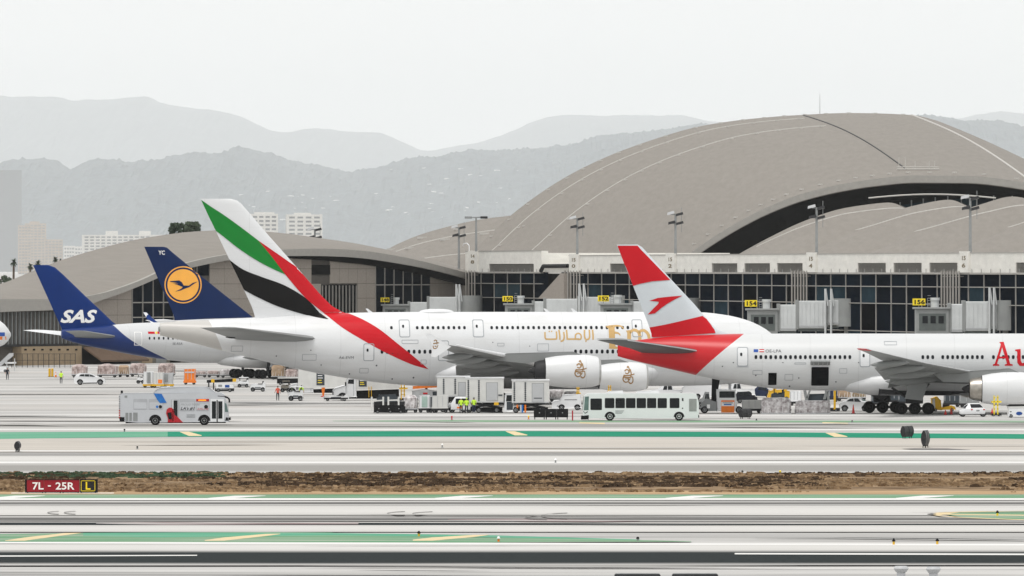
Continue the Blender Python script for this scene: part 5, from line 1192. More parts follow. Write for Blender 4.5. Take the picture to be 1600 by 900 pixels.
# ---- jet bridges
def bridge(num, D, cab, tun, ptop, pbot, pfloor, posts=None, label='', dw=1.0):
    """cab (px0, px1), tunnel sections px list; rows for roof, tunnel top, underside"""
    X0 = at(cab[0], D); t = thing('jet_bridge', label, 'jet bridge', (X0, D, 0), 0, 'jet bridges at the concourse'); k = D / FPX
    lx = lambda px: at(px, D) - X0
    zt, zf = hgt(ptop, D), hgt(pfloor, D); zb_ = zf
    w = 1.75
    b = MB(); b.box(lx(cab[0]), lx(cab[1]), -w, w, zf, hgt(ptop + 3, D)); c = b.build('cab', 'bridge_grey', t, bevel=.08)
    b = MB(); b.box(lx(cab[0]) - .3, lx(cab[1]) + .2, -w - .25, w + .25, hgt(ptop + 3, D) + .003, hgt(ptop, D)); b.build('cab_roof', 'bridge_grey', c, bevel=.05)
    cw = lx(cab[1]) - lx(cab[0]); h_ = hgt(ptop + 3, D) - zf
    b = MB(); b.box(cw * .1, cw * .9, -w - .06, -w - .005, zf + h_ * .12, zf + h_ * .82); b.build('cab_front', 'bridge_dark', c)
    for q in range(3):
        b = MB(); xx = cw * (.2 + q * .24); b.box(xx, xx + cw * .16, -w - .1, -w - .062, zf + h_ * .42, zf + h_ * .72); b.build('cab_window', 'glass_dark', c)
    for q, (pa, pb, pt, pf) in enumerate(tun):
        g_ = .35 - .12 * q; b = MB(); b.box(lx(pa), lx(pb), -w + g_, w - g_, hgt(pf, D), hgt(pt, D)); s_ = b.build('tunnel_section', 'bridge_white', t, bevel=.1)
        b = MB(); xx = lx(pa) + .7
        while xx < lx(pb) - .2: b.box(xx, xx + .10, -w + g_ - .05, -w + g_ - .003, hgt(pf, D) + .5, hgt(pt, D) - .25); xx += .62
        b.build('ribs', 'bridge_white', s_, kind='stuff')
        b = MB(); b.box(lx(pa) + .3, lx(pb), -w + g_ + .3, w - g_ - .3, hgt(pf, D) - .45, hgt(pf, D) - .005); b.build('under_beam', 'bridge_dark', s_)
        b = MB(); b.box(lx(pa) - .12, lx(pa) + .35, -w + g_ - .12, w - g_ + .12, hgt(pf, D) - .1, hgt(pt, D) + .14); b.build('tunnel_collar', 'bridge_grey', s_, bevel=.04)
        b = MB(); b.box(lx(pa) + .4, lx(pb), -w + g_ - .08, -w + g_ - .003, hgt(pf, D) + .25, hgt(pf, D) + .42); b.build('rub_rail', 'light_grey', s_)
    pe = tun[-1]
    b = MB(); xr = lx(pe[1]) + 1.4; b.cyl((xr, 0, hgt(pe[3], D) - .2), (xr, 0, hgt(pe[2], D) + .25), 2.2, 2.2, 20); r_ = b.build('rotunda', 'bridge_grey', t, smooth=True)
    b = MB(); b.cyl((xr, 0, 0), (xr, 0, hgt(pe[3], D) - .2), .55, .55, 14); b.build('column', 'bridge_grey', t, smooth=True)
    if posts:
        for q in posts:
            b = MB(); b.cyl((lx(q), -w - .35, 0.0), (lx(q), -w - .35, hgt(ptop - 31, D)), .16, .16, 8); b.build('lift_column', 'bridge_white', t, smooth=True)
            b = MB(); b.cyl((lx(q + 4), -w - .35, hgt(ptop - 4, D)), (lx(q) + .05, -w - .35, hgt(ptop - 31, D)), .11, .11, 8); b.build('stay', 'bridge_white', t, smooth=True)
        b = MB(); q = posts[0]; b.box(lx(q) - 1.5, lx(posts[-1]) + 1.5, -w - .9, w + .9, .35, 1.0); dr = b.build('drive_truck', 'yellow_paint', t, bevel=.05)
        for dx in (-1.0, 1.0):
            for s in (-1, 1): add_wheel(dr, lx(q) + dx, s * 2.1, .5, .5, .4)
    # number board, ladder cage, air handler drum
    sx = lx(cab[0] - 6 * dw + 1); b = MB(); sw = 20.0 * dw * k; shh = 10.5 * dw * k; zz = hgt(ptop - 3, D)
    b.box(0, sw, -w - .2, -w, zz, zz + shh); sb = b.build('number_board', 'sign_yellow', t, bevel=.03); sb.location = (sx, 0, 0)
    flat_text('digits', num, 1, (sw / 2, -w - .23, zz + shh * .16), 'black_paint', sb, fat=.03, width=sw * .80, height=shh * .68)
    b = MB()
    for q in (0, .45): b.cyl((sx + sw + .3 + q, -w, zz - .6), (sx + sw + .3 + q, -w, zz + shh * 1.1), .05, .05, 6)
    for q in range(6): b.cyl((sx + sw + .3, -w, zz - .4 + q * .35), (sx + sw + .75, -w, zz - .4 + q * .35), .035, .035, 6)
    b.cyl((sx + sw * .5, -w + .2, zf + h_), (sx + sw * .5, -w + .2, zz), .06, .06, 6); b.build('ladder_cage', 'mid_grey', t)
    xd = lx(cab[0] + 31 * dw); rd = 6.2 * dw * k; b = MB(); b.cyl((xd, 0, hgt(ptop, D)), (xd, 0, hgt(ptop - 14 * dw, D)), rd, rd, 16); b.cyl((xd, 0, hgt(ptop - 14 * dw, D) - .3), (xd, 0, hgt(ptop - 14 * dw, D) + .08), rd + .12, rd + .12, 16); b.build('air_handler', 'bridge_white', t, smooth=True)
    return t
bridge('156', CW.D(1558) - 4, (1430, 1482), [(1482, 1504, 475, 519), (1504, 1546, 471, 517), (1544, 1557, 472, 514)], 480, 520, 521, (1545, 1552), 'jet bridge with yellow board 156, rightmost above the white fuselage')
bridge('154', CW.D(1310) - 4, (1168, 1215), [(1215, 1244, 476, 517), (1244, 1292, 470, 513), (1290, 1310, 469, 508)], 482, 517, 521, (1289, 1298), 'jet bridge with yellow board 154, above the double-decker nose', .96)
bridge('152', CW.D(1080) - 4, (938, 986), [(986, 1010, 471, 500), (1010, 1060, 468, 498)], 474, 498, 503, None, 'jet bridge with yellow board 152, beside the red fin', .88)
bridge('150', CW.D(960) - 4, (789, 832), [(832, 850, 471, 500), (850, 905, 467, 498), (903, 963, 464, 496)], 474, 498, 503, (905, 912), 'jet bridge with yellow board 150, above the middle of the double-decker', .80)
bridge('148', 1615.0, (598, 638), [(638, 668, 472, 499), (668, 722, 464, 496)], 475, 498, 503, (713, 718), 'jet bridge with yellow board 148, leftmost, before the arched hall', .68)
# ================================================================ VEHICLES AND GROUND EQUIPMENT
mat('bus_silver', (0.50, 0.515, 0.54), 0.4, var=0.05, scale=0.6, coat=0.2)
mat('bus_panel', (0.40, 0.41, 0.43), 0.3, var=0.08)
mat('wrap_blue', (0.02, 0.20, 0.55), 0.4, var=0.25, scale=1.2, col2=(0.01, 0.10, 0.40))
mat('wrap_red', (0.42, 0.012, 0.02), 0.4, var=0.2)
mat('led_orange', (1.0, 0.30, 0.02), 0.5, var=0.05, emit=0.7)
mat('plastic_wrap', (0.20, 0.16, 0.16), 0.3, var=0.35, scale=2.6, col2=(0.80, 0.78, 0.78), bump=0.5)
mat('plastic_pink', (0.17, 0.11, 0.10), 0.35, var=0.3, scale=2.0, col2=(0.62, 0.52, 0.49), bump=0.5)
mat('carton', (0.38, 0.27, 0.18), 0.8, var=0.2, scale=1.5)
mat('container_alu', (0.50, 0.51, 0.52), 0.4, metal=0.4, var=0.15, scale=1.5)
mat('pale_green', (0.35, 0.47, 0.42), 0.5, var=0.1)
mat('truck_panel', (0.04, 0.05, 0.06), 0.5, var=0.2)
mat('tail_light', (0.45, 0.02, 0.01), 0.4, var=0.1)
mat('cone_orange', (0.70, 0.09, 0.03), 0.5, var=0.1)
mat('cone_red', (0.50, 0.03, 0.03), 0.5, var=0.1)
mat('faint_print', (0.28, 0.29, 0.30), 0.6, var=0.1)
class Veh:
    """a thing set on the ground; px/row helpers turn photo positions on its near side into metres"""
    def __init__(s, name, label, cat, pxl, pxr, yg, width, group=None, rz=0.0):
        s.D = gdist(yg); s.k = s.D / FPX; s.cx = (pxl + pxr) / 2; s.yg = yg; s.W = width
        s.o = thing(name, label, cat, (at(s.cx, s.D), s.D + width / 2, 0), rz, group)
        s.L = (pxr - pxl) * s.k
    def x(s, px): return (px - s.cx) * s.k
    def z(s, py): return (s.yg - py) * s.k
    def P(s, pts): return [(s.x(a), s.z(c)) for a, c in pts]
    def side(s, name, m, pts, parent=None, proud=.015, th=.05, bevel=0.0):
        """panel on the near flank"""
        b = MB(); w = -s.W / 2; b.prism(s.P(pts), w - proud, w + th); return b.build(name, m, parent or s.o, bevel=bevel)
    def rect(s, name, m, x0, x1, y0, y1, parent=None, proud=.015, r=None):
        pts = [(x0, y0), (x1, y0), (x1, y1), (x0, y1)]
        if r: pts = rrect(x0, x1, y0, y1, r, 3)
        return s.side(name, m, pts, parent, proud)
    def hull(s, name, m, pts, w=None, bevel=.05, y0=None, y1=None, smooth=False):
        w = (w or s.W) / 2; b = MB(); b.prism(s.P(pts), -w if y0 is None else y0, w if y1 is None else y1); return b.build(name, m, s.o, bevel=bevel, smooth=smooth)
    def wheels(s, pxs, rpx, w=.28, hub='light_grey', py=None, both=True):
        r = rpx * s.k
        for p in pxs:
            for q in ((-1, 1) if both else (-1,)): add_wheel(s.o, s.x(p), q * (s.W / 2 - w / 2 + .05), r, r, w, hub)
    def arch(s, px, py, rpx, parent):
        b = MB(); n = 14; c = [(s.x(px) + rpx * s.k * cos(pi * t / n), s.z(py) + rpx * s.k * sin(pi * t / n)) for t in range(n + 1)]
        b.prism(c, -s.W / 2 - .012, -s.W / 2 + .25); b.build('wheel_arch', 'black_paint', parent)
    def text(s, body, x0, x1, yt, yb, m, parent, shear=0.0, fat=0.0):
        return flat_text('lettering', body, 1, ((s.x(x0) + s.x(x1)) / 2, -s.W / 2 - .035, s.z(yb)), m, parent, shear=shear, fat=fat, width=s.x(x1) - s.x(x0), height=s.z(yt) - s.z(yb))
# ---- plain white apron bus
v = Veh('apron_bus', 'long plain white airport bus with dark square windows, in front of the engines', 'bus', 909, 1092, 657.5, 2.55)
bd = v.hull('body', 'white_paint', [(911, 653.5), (910.8, 642), (912.8, 618.5), (917, 615.6), (922, 614.8), (1083, 614.2), (1088.5, 616.5), (1092, 630), (1092, 653), (1088, 653.5)], bevel=.09)
for a, c in ((922.5, 940.5), (945, 960), (961.6, 976.4), (978, 993), (994.6, 1009.4), (1011, 1025.4), (1027.4, 1042), (1046.4, 1061.6)):
    f_ = v.rect('window', 'black_paint', a, c, 622 if a > 930 else 622.6, 637.6 if a > 930 else 640.6, bd, r=1.4); v.rect('pane', 'glass_dark', a + .8, c - .8, 623, 636.6 if a > 930 else 639.4, f_, proud=.022)
b = MB(); b.add([(v.x(911.0), -1.1, v.z(641)), (v.x(911.0), 1.1, v.z(641)), (v.x(912.4), 1.1, v.z(619.5)), (v.x(912.4), -1.1, v.z(619.5)), (v.x(910.5), -1.1, v.z(641)), (v.x(910.5), 1.1, v.z(641)), (v.x(911.9), 1.1, v.z(619.5)), (v.x(911.9), -1.1, v.z(619.5))], [(0, 1, 2, 3), (7, 6, 5, 4), (0, 4, 5, 1), (1, 5, 6, 2), (2, 6, 7, 3), (3, 7, 4, 0)]); b.build('windscreen', 'glass_green', bd)
v.side('windscreen_side', 'glass_green', [(912.2, 641), (914, 619.8), (920.2, 619.4), (919.6, 641)], bd)
v.side('headlamp_trim', 'black_paint', [(911.5, 641.8), (914, 645), (918.6, 642.6), (918.6, 643.8), (914.2, 646.4), (911.2, 642.8)], bd)
v.hull('bumper', 'black_paint', [(908.4, 655), (908.4, 650), (919.5, 649.2), (919.5, 655.4)], bevel=.04, w=2.62)
for p in (953, 1061): v.arch(p, 651.6, 8.4, bd)
v.wheels((953, 1061), 6.9, .3, 'white_paint')
g = v.rect('engine_grille', 'mid_grey', 1076.6, 1088.4, 623.2, 642.6, bd)
for q in range(6): v.rect('grille_slat', 'steel', 1077.4 + q * 1.85, 1078.3 + q * 1.85, 623.8, 642, g, proud=.05)
for a, c in ((948, 975), (994, 1031)): v.hull('roof_unit', 'white_paint', [(a, 615), (a + 3, 611.4), (c - 2, 611.2), (c, 615)], w=1.7, bevel=.04)
v.rect('side_light', 'dark_metal', 1065.5, 1068, 622, 626.5, bd); v.rect('side_light', 'dark_metal', 1065.6, 1067.4, 637, 639, bd); v.rect('reflector', 'black_paint', 1091, 1092.6, 648.5, 652.5, bd)
for q in range(3): v.rect('fine_print', 'faint_print', 961.5, 975 - q * 1.6, 641.4 + q * 1.9, 642.3 + q * 1.9, bd)
# ---- wrapped shuttle bus with roof tanks
v = Veh('shuttle_bus', 'silver city bus with roof tank fairing and a blue and red figure wrap', 'bus', 186, 358, 664.5, 2.55)
bd = v.hull('body', 'bus_silver', [(187, 658), (185.8, 640), (186.5, 617), (189, 614.6), (345, 614), (350, 617), (354.5, 632), (356.5, 644), (357, 659), (215, 660)], bevel=.08)
v.hull('roof_fairing', 'bus_silver', [(240, 614.2), (244, 609), (251, 605.6), (318, 605.4), (328, 606.6), (337.5, 614)], w=2.1, bevel=.12)
for a, c in ((208.4, 230), (232.4, 254.5), (280.5, 304.5), (306.5, 327)):
    f_ = v.rect('window', 'bus_panel', a, c, 623.4 if a < 300 else 629.5, 639.6 if a < 270 else 642, bd, r=1); v.rect('pane', 'bus_silver', a + .9, c - .9, 628.6 if a < 300 else 630.5, 638.7 if a < 270 else 641, f_, proud=.03)
v.side('blue_graphic', 'wrap_blue', [(240.2, 614.8), (252.6, 615.4), (256, 621.5), (260.5, 629.2), (250, 630), (246, 625)], bd, proud=.045)
dr = v.rect('rear_door', 'bus_panel', 267.6, 279.6, 624, 658.5, bd, proud=.03); v.rect('pane', 'glass_dark', 270.6, 277.2, 625.8, 655, dr, proud=.05); v.rect('post', 'white_paint', 269.6, 271, 624.6, 658, dr, proud=.06)
v.side('red_graphic', 'wrap_red', [(259.5, 646), (260.5, 640), (264, 637), (268.5, 637), (271.5, 640), (272.3, 648), (277, 651), (286, 660), (262, 660), (262.5, 654)], bd, proud=.06)
v.side('dark_graphic', 'black_paint', [(261.5, 645), (268, 644), (268.8, 655), (263.6, 655)], bd, proud=.075)
for cx_, r_, m_ in ((245.5, 2.0, 'wrap_blue'), (250.6, 2.6, 'black_paint'), (322, 3.0, 'black_paint')): v.side('round_graphic', m_, circle(cx_, 635.5, r_, 14), bd, proud=.05)
v.text('PROUD TO BE', 282, 312, 630.6, 633.6, 'faint_print', bd, shear=.3); v.text("LA's #1", 282, 304, 635.6, 641, 'black_paint', bd, shear=.3, fat=.02); v.text('AIRLINE', 307, 326, 637.6, 640.4, 'wrap_red', bd, shear=.3)
for q in range(3): v.rect('fine_print', 'faint_print', 291.5, 305, 647.4 + q * 2.0, 648.4 + q * 2.0, bd)
lb = v.rect('route_display', 'wrap_red', 306.5, 326.5, 623.4, 627.2, bd, proud=.04); v.rect('route_text', 'led_orange', 310, 322, 624.4, 626.3, lb, proud=.06)
dr = v.rect('front_door', 'white_paint', 329, 350, 623.6, 659, bd, proud=.03)
for a in (331, 341): v.rect('pane', 'glass_dark', a, a + 6.5, 627, 654, dr, proud=.05)
v.rect('door_gap', 'black_paint', 338.4, 340.2, 625, 659, dr, proud=.055)
v.side('windscreen_side', 'glass_green', [(351, 629), (353.4, 630.5), (356.8, 643.4), (351.6, 643.6)], bd, proud=.03)
for a, c in ((196, 200.4), (202, 206), (208, 215)): v.rect('vent', 'mid_grey', a, c, 645 if a < 205 else 644.6, 658, bd)
v.rect('vent', 'mid_grey', 194.6, 198.8, 618, 621.4, bd)
b = MB(); pts = [(340, 618.8), (350, 619.4), (356, 621.4), (358.2, 624)]
for (a, c), (d_, e) in zip(pts[:-1], pts[1:]): b.cyl((v.x(a), -1.2, v.z(c)), (v.x(d_), -1.2, v.z(e)), .09, .09, 8)
b.box(v.x(357), v.x(359.6), -1.3, -1.1, v.z(629), v.z(623.6)); b.build('mirror', 'black_paint', v.o)
v.hull('bumper', 'black_paint', [(352, 657), (353.5, 652.6), (359.5, 653), (359.5, 656), (356, 657)], bevel=.04); v.hull('bumper', 'black_paint', [(186, 652), (194, 652), (194, 658), (187.5, 658)], w=2.6, bevel=.04)
b = MB(); b.cyl((v.x(189.5), 0, v.z(615)), (v.x(189.5), 0, v.z(610.5)), .12, .12, 8); b.build('roof_lamp', 'black_paint', v.o)
b = MB(); b.box(-1.27, 1.27, -.02, .02, 0, 1)
for q in range(10): v.side('rear_lamp', 'tail_light' if q > 5 else 'mid_grey', [(185.6, 619 + q * 3.6), (187.6, 619 + q * 3.6), (187.8, 621 + q * 3.6), (185.6, 621 + q * 3.6)], bd, proud=.03)
for p in (242.5, 319): v.arch(p, 657.4, 9.6, bd)
v.wheels((242.5, 319), 7.4, .3, 'mid_grey')
v.hull('skirt', 'black_paint', [(196, 659), (352, 658), (352, 661), (196, 661.5)], w=2.2, bevel=0)
# ---- cars
def car(label, pxl, pxr, yg, body, glass, panes, wheels, rpx, name='parked_car', w=1.85, m='white_paint', rz=0.0, cat='car', lower=None, hub='light_grey'):
    v = Veh(name, label, cat, pxl, pxr, yg, w, rz=rz)
    bd = v.hull('body', m, body, bevel=.08, smooth=True)
    gp = v.P(glass); ys = [(-w / 2 + (.05 if i in (0, len(glass) - 1) else .24)) for i in range(len(glass))]
    b = MB(); b.prism(gp, 0, 0, ys, [-q for q in ys]); cb = b.build('cabin', m, v.o, bevel=.05, smooth=True)
    for pn in panes:
        zt = max(p[1] for p in gp); zb_ = min(p[1] for p in gp); q = v.P(pn)
        yy = [-w / 2 + .05 + (.19) * (p[1] - zb_) / (zt - zb_) - .07 for p in q]
        b = MB(); b.prism(q, 0, 0, yy, [t + .12 for t in yy]); b.build('side_window', 'glass_dark', cb)
    x0, x1 = gp[-1], gp[-2]
    if lower: v.side('sill', 'black_paint', lower, bd, proud=.02)
    for p in wheels: v.arch(p, yg - rpx * 1.02, rpx * 1.22, bd)
    v.wheels(wheels, rpx, .22, hub); return v
v = car('white sport utility car crossing the apron at left, near the yellow-vested worker', 114.5, 164, 601.5, [(115.5, 597.5), (115, 591), (117, 588.4), (148, 588.8), (155, 589.8), (161, 591.4), (163.5, 594), (164, 598), (160, 599), (118, 599.5)],
    [(117, 588.6), (119.5, 584.6), (124, 583.4), (140, 583.6), (146, 585.8), (152.5, 589.4)], [[(123.5, 587.6), (126, 585), (131.5, 584.8), (131.5, 588)], [(132.4, 588), (132.4, 584.8), (139, 585), (139.5, 588.2)], [(140.5, 588.2), (140, 585), (145, 586.6), (149, 588.6)]], (125, 156.5), 4.1, 'sport_utility_car', lower=[(129.5, 598), (152, 597.6), (152, 599.2), (129.5, 599.6)])
v = car('white saloon car parked beneath the red-tailed jet beside its main gear', 1310.5, 1367, 643, [(1312, 636), (1311.5, 631.5), (1314, 629), (1326, 627.8), (1345, 628.0), (1358, 629.2), (1366, 632.5), (1366.5, 637.5), (1364, 640), (1313, 640)],
    [(1317, 629), (1326, 622.6), (1332, 621.2), (1344, 621.4), (1350, 624), (1359, 629.2)], [[(1322.5, 627), (1327.5, 623.2), (1333.6, 622.4), (1334, 627.4)], [(1335, 627.5), (1334.6, 622.4), (1341, 622.8), (1345.5, 628)]], (1320, 1351.5), 4.6, 'saloon_car', lower=None)
b = MB(); b.prism(v.P([(1346, 623.6), (1350.2, 624.6), (1358.2, 628.5), (1349.5, 628)]), -.78, -.70); b.build('windscreen', 'glass_green', v.o)
v = Veh('hatchback_car', 'small white hatchback parked under the engine at right, seen from behind', 'car', 1498, 1542, 651.5, 3.0)
b = MB(); b.loft([[(v.x(1501), -.9, .25), (v.x(1540), -.9, .3), (v.x(1541), -.9, .85), (v.x(1537.5), -.9, 1.0), (v.x(1512), -.9, .95), (v.x(1499), -.9, .7)], [(v.x(1501), 1.2, .25), (v.x(1540), 1.2, .3), (v.x(1541), 1.2, .85), (v.x(1537.5), 1.2, 1.0), (v.x(1512), 1.2, .95), (v.x(1499), 1.2, .7)]]); bd = b.build('body', 'white_paint', v.o, bevel=.1, smooth=True)
b = MB(); b.loft([[(v.x(1507), -.75, .9), (v.x(1538), -.75, .95), (v.x(1532), -.3, 1.45), (v.x(1514), -.3, 1.45)], [(v.x(1504), 1.0, .9), (v.x(1536), 1.0, .95), (v.x(1531), .7, 1.45), (v.x(1513), .7, 1.45)]]); b.build('cabin', 'white_paint', v.o, bevel=.06, smooth=True)
b = MB(); b.add([(v.x(1518), -.78, .98), (v.x(1537), -.78, 1.0), (v.x(1532), -.4, 1.38), (v.x(1516.5), -.4, 1.38), (v.x(1518), -.70, .98), (v.x(1537), -.70, 1.0), (v.x(1532), -.34, 1.38), (v.x(1516.5), -.34, 1.38)], [(0, 1, 2, 3), (7, 6, 5, 4), (0, 4, 5, 1), (1, 5, 6, 2), (2, 6, 7, 3), (3, 7, 4, 0)]); b.build('rear_window', 'glass_dark', v.o)
b = MB(); b.add([(v.x(1504), -.76, .98), (v.x(1509), -.78, .98), (v.x(1513.5), -.42, 1.36), (v.x(1511), -.42, 1.3)], [(0, 1, 2, 3)]); b.build('side_window', 'glass_dark', v.o)
b = MB(); b.box(v.x(1526), v.x(1531), -.93, -.89, .62, .76); b.build('number_plate', 'mid_grey', bd)
for a in (1519, 1538): b = MB(); b.box(v.x(a - 1.2), v.x(a + 1.2), -.93, -.88, .72, .86); b.build('tail_lamp', 'tail_light', bd)
for a in (1505, 1537): add_wheel(v.o, v.x(a), -.7, .3, .3, .2); add_wheel(v.o, v.x(a), .9, .3, .3, .2)

# ---- delivery trucks with bonnet
def bonnet_truck(label, pxl, pxr, yg, box, panel, cab, hood, win, wheels, rpx, lines=6, panel2=None):
    v = Veh('box_truck', label, 'truck', pxl, pxr, yg, 2.5)
    bx = v.hull('cargo_box', 'cream_paint', [(box[0], box[3]), (box[1], box[3]), (box[1], box[2]), (box[0], box[2])], bevel=.05)
    if panel:
        p = v.rect('dark_panel', 'truck_panel', *panel, bx, proud=.03)
        for q in range(lines):
            yy = panel[2] + 2 + q * (panel[3] - panel[2] - 3) / lines; v.rect('panel_line', 'white_print' if q not in (4, 5) else 'sign_yellow', panel[0] + 2, panel[0] + 2 + (panel[1] - panel[0] - 4) * (.95 - .3 * ((q * 37) % 10) / 10), yy, yy + 1.1, p, proud=.045)
    v.hull('chassis', 'black_paint', [(hood[0][0] + 4, yg - 3), (box[1] - 1, yg - 3), (box[1] - 1, box[3] + .3), (hood[0][0] + 4, box[3] + 4)], w=1.5, bevel=0)
    c = v.hull('cab', 'white_paint', cab, w=2.2, bevel=.07); h = v.hull('bonnet', 'white_paint', hood, w=2.1, bevel=.1)
    s_ = v.W; v.W = 2.2; v.side('side_window', 'glass_dark', win, c, proud=.02); 
    v.rect('door_line', 'door_line', win[-1][0] - 1, win[-1][0] - .4, win[-1][1], cab[0][1] - 1, c); v.arch(wheels[0], yg - rpx, rpx * 1.25, h); v.W = s_
    v.rect('grille', 'dark_metal', hood[0][0] + .2, hood[0][0] + 1.6, hood[0][1] - 7, hood[0][1] - 2, h)
    b = MB(); xm = v.x(cab[-1][0] - 1); b.box(xm - .08, xm + .08, -1.5, -1.25, v.z(cab[-1][1] + 9), v.z(cab[-1][1] + 3)); b.build('mirror', 'dark_metal', c)
    v.hull('bumper', 'light_grey', [(hood[0][0] - 1, yg - 2.5), (hood[0][0] + 5, yg - 2.5), (hood[0][0] + 5, yg - 6), (hood[0][0] - 1, yg - 6)], w=2.3, bevel=.03)
    v.wheels(wheels, rpx, .3); return v
bonnet_truck('white box truck nosing out left below the striped tail, dark list panel behind its cab', 448, 545, 617, (466, 545, 574, 606), (494.5, 507, 577, 602), [(465, 613), (489.5, 613), (489.5, 591.5), (475, 591), (470, 593), (465, 600)], [(450.5, 613), (466, 613), (466, 600), (458, 600.5), (452, 603)], [(470.5, 598.5), (474.5, 592.8), (486.5, 593), (486.5, 600)], (456, 535), 5.0)
v = bonnet_truck('white bonneted truck with rounded mirror and list panel, right of the two under the tail', 517, 624, 626, (557, 624, 576, 608), (560.5, 573, 583, 604), [(541, 620), (557, 620), (556, 590), (546, 588.5), (541, 594)], [(519.5, 619), (541, 619), (541, 603), (534, 603.5), (524, 606.5), (520, 610)], [(543.4, 599.5), (544.5, 593), (553, 592.6), (553, 599.8)], (535, 606), 5.6)
v.hull('tail_lift', 'black_paint', [(572, 611), (623, 611), (623, 620), (572, 620)], w=2.2, bevel=.02)
for q, p in ((580, 'tail_rail'), (576, 'tail_rail')): v.side('guard_rail', 'yellow_paint', [(q, 604), (q + .8, 604), (q + .8, 621), (q, 621)], None, proud=.2)
for q in range(3): v.side('swirl_mark', 'faint_print', stroke([(594, 590 + q * 2.6), (600, 588 + q * 2.6), (606, 592 + q * 2)], 1.0, .5, 4), None, proud=.03)

# ---- high-lift catering trucks
def catering(label, box, yg, cab=None, door=None, band=(), win=None, cabdark=False, stab=True, span=None):
    v = Veh('catering_truck', label, 'truck', box[0], box[1], yg, 2.5, 'high-lift catering trucks')
    bx = v.hull('cargo_box', 'cream_paint', [(box[0], box[3]), (box[1], box[3]), (box[1], box[2] + .6), (box[1] - 1, box[2]), (box[0] + 1, box[2]), (box[0], box[2] + .6)], bevel=.05)
    v.hull('box_roof', 'white_paint', [(box[0] - .8, box[2]), (box[1] + .5, box[2]), (box[1] + .5, box[2] - 1.2), (box[0] - .8, box[2] - 1.2)], w=2.6, bevel=.03)
    for bx0 in band:
        k = 0
        yy = box[2] + 3
        while yy < box[3] - 4: v.rect('stencil_mark', 'truck_panel', bx0, bx0 + 2.4, yy, yy + 2.2, bx, proud=.05); yy += 3.0
    if door:
        d = v.rect('shutter_frame', 'mid_grey', *door, bx, proud=.03); v.rect('roller_shutter', 'light_grey', door[0] + .7, door[1] - .7, door[2] + .8, door[3] - .4, d, proud=.05)
    v.rect('lower_rail', 'light_grey', box[0] + .5, box[1] - .5, box[3] - 1.6, box[3] - .2, bx, proud=.05)
    v.hull('chassis', 'black_paint', [(box[0] + 3, yg - 3.5), (box[1] - 2, yg - 3.5), (box[1] - 2, yg - 8), (box[0] + 3, yg - 8)], w=1.6, bevel=.02)
    b = MB(); xa, xb = v.x(box[0] + 8), v.x(box[1] - 6)
    for s in (-.8, .8): b.cyl((xa, s, v.z(yg - 8)), (xb, s, v.z(box[3])), .12, .12, 8); b.cyl((xb, s, v.z(yg - 8)), (xa, s, v.z(box[3])), .12, .12, 8)
    b.build('scissor_lift', 'dark_metal', v.o)
    if cab:
        c = v.hull('cab', 'white_paint', [(cab[0], yg - 3), (cab[1], yg - 3), (cab[1], cab[2]), (cab[0] + 2, cab[2]), (cab[0], cab[2] + 3)], w=2.2, bevel=.08)
        s_ = v.W; v.W = 2.2; v.side('side_window', 'glass_dark', [(cab[0] + 2, cab[2] + 12), (cab[0] + 3, cab[2] + 2.4), (cab[1] - 1, cab[2] + 2.4), (cab[1] - 1, cab[2] + 12)], c, proud=.02); v.rect('dark_door', 'truck_panel', cab[0] + 3, cab[1] - .4, cab[2] + 12.6, yg - 5, c); v.W = s_  # dark panel below the cab window
    wp = [box[0] + 9, box[1] - 10] if not span else span
    v.wheels(wp, 4.4, .3)
    return v
catering('catering truck with raised white box nearest the belly, left of the three', (683, 734, 589, 620), 644, door=(716, 728, 597, 619), band=(692, 710), win=None)
v = catering('catering truck with raised box and grey roller shutter, middle of the three', (728, 787, 591, 629), 645.2, door=(759.5, 778, 597.5, 626), band=(730.5, 747), span=(748, 776))
v.rect('fine_print', 'truck_panel', 778.6, 785, 616.4, 618.6, None, proud=.03)
v.hull('stabiliser', 'black_paint', [(752, 644), (786, 645), (783, 641), (752, 638)], w=2.4, bevel=.03); v.rect('corner_guard', 'yellow_paint', 772, 779, 628.6, 633, None, proud=.2)
v = catering('catering truck with dark cab and big roller shutter, right of the three', (800, 858, 594.4, 629.6), 645.4, cab=(788.6, 802, 615), door=(831, 850, 598.6, 629), band=(802.4, 819.6), span=(806, 844))
v.rect('fine_print', 'truck_panel', 834, 847, 621.4, 622.8, None, proud=.06)
for a, m_ in ((807, 'orange_paint'), (819.5, 'orange_paint'), (812.5, 'bus_silver'), (815, 'wrap_blue')): v.rect('gear_stowed', m_, a, a + 2.6, 632.5, 644.6, None, proud=-.3)
# ---- container and pallet loads
def lumpy(b, x0, x1, y0, y1, z0, z1, r, n=9, top=.0):
    """a shrink-wrapped, uneven load"""
    sx, sy, sz = x1 - x0, y1 - y0, z1 - z0; R = []
    for j in range(6):
        t = j / 5; q = 1.0 if t < .8 else 1 - top * (t - .8) / .2; ring = []
        for k in range(20):
            a = 2 * pi * k / 20; c, s = cos(a), sin(a); m = max(abs(c), abs(s)); c, s = c / m, s / m
            c = c * .93 if abs(c) == 1 and abs(s) > .95 else c
            nn = 1 + r * noise.noise(Vector((c * 2 + x0 * 3, s * 2 + y0, t * 4 + sx)))
            ring.append(((x0 + x1) / 2 + sx / 2 * c * q * nn, (y0 + y1) / 2 + sy / 2 * s * q * nn, z0 + sz * (t + (.10 * r * 8 * noise.noise(Vector((c * 1.7 + x0, s * 1.7, 7 + t))) if j > 1 else 0))))
        R.append(ring)
    b.loft(R)
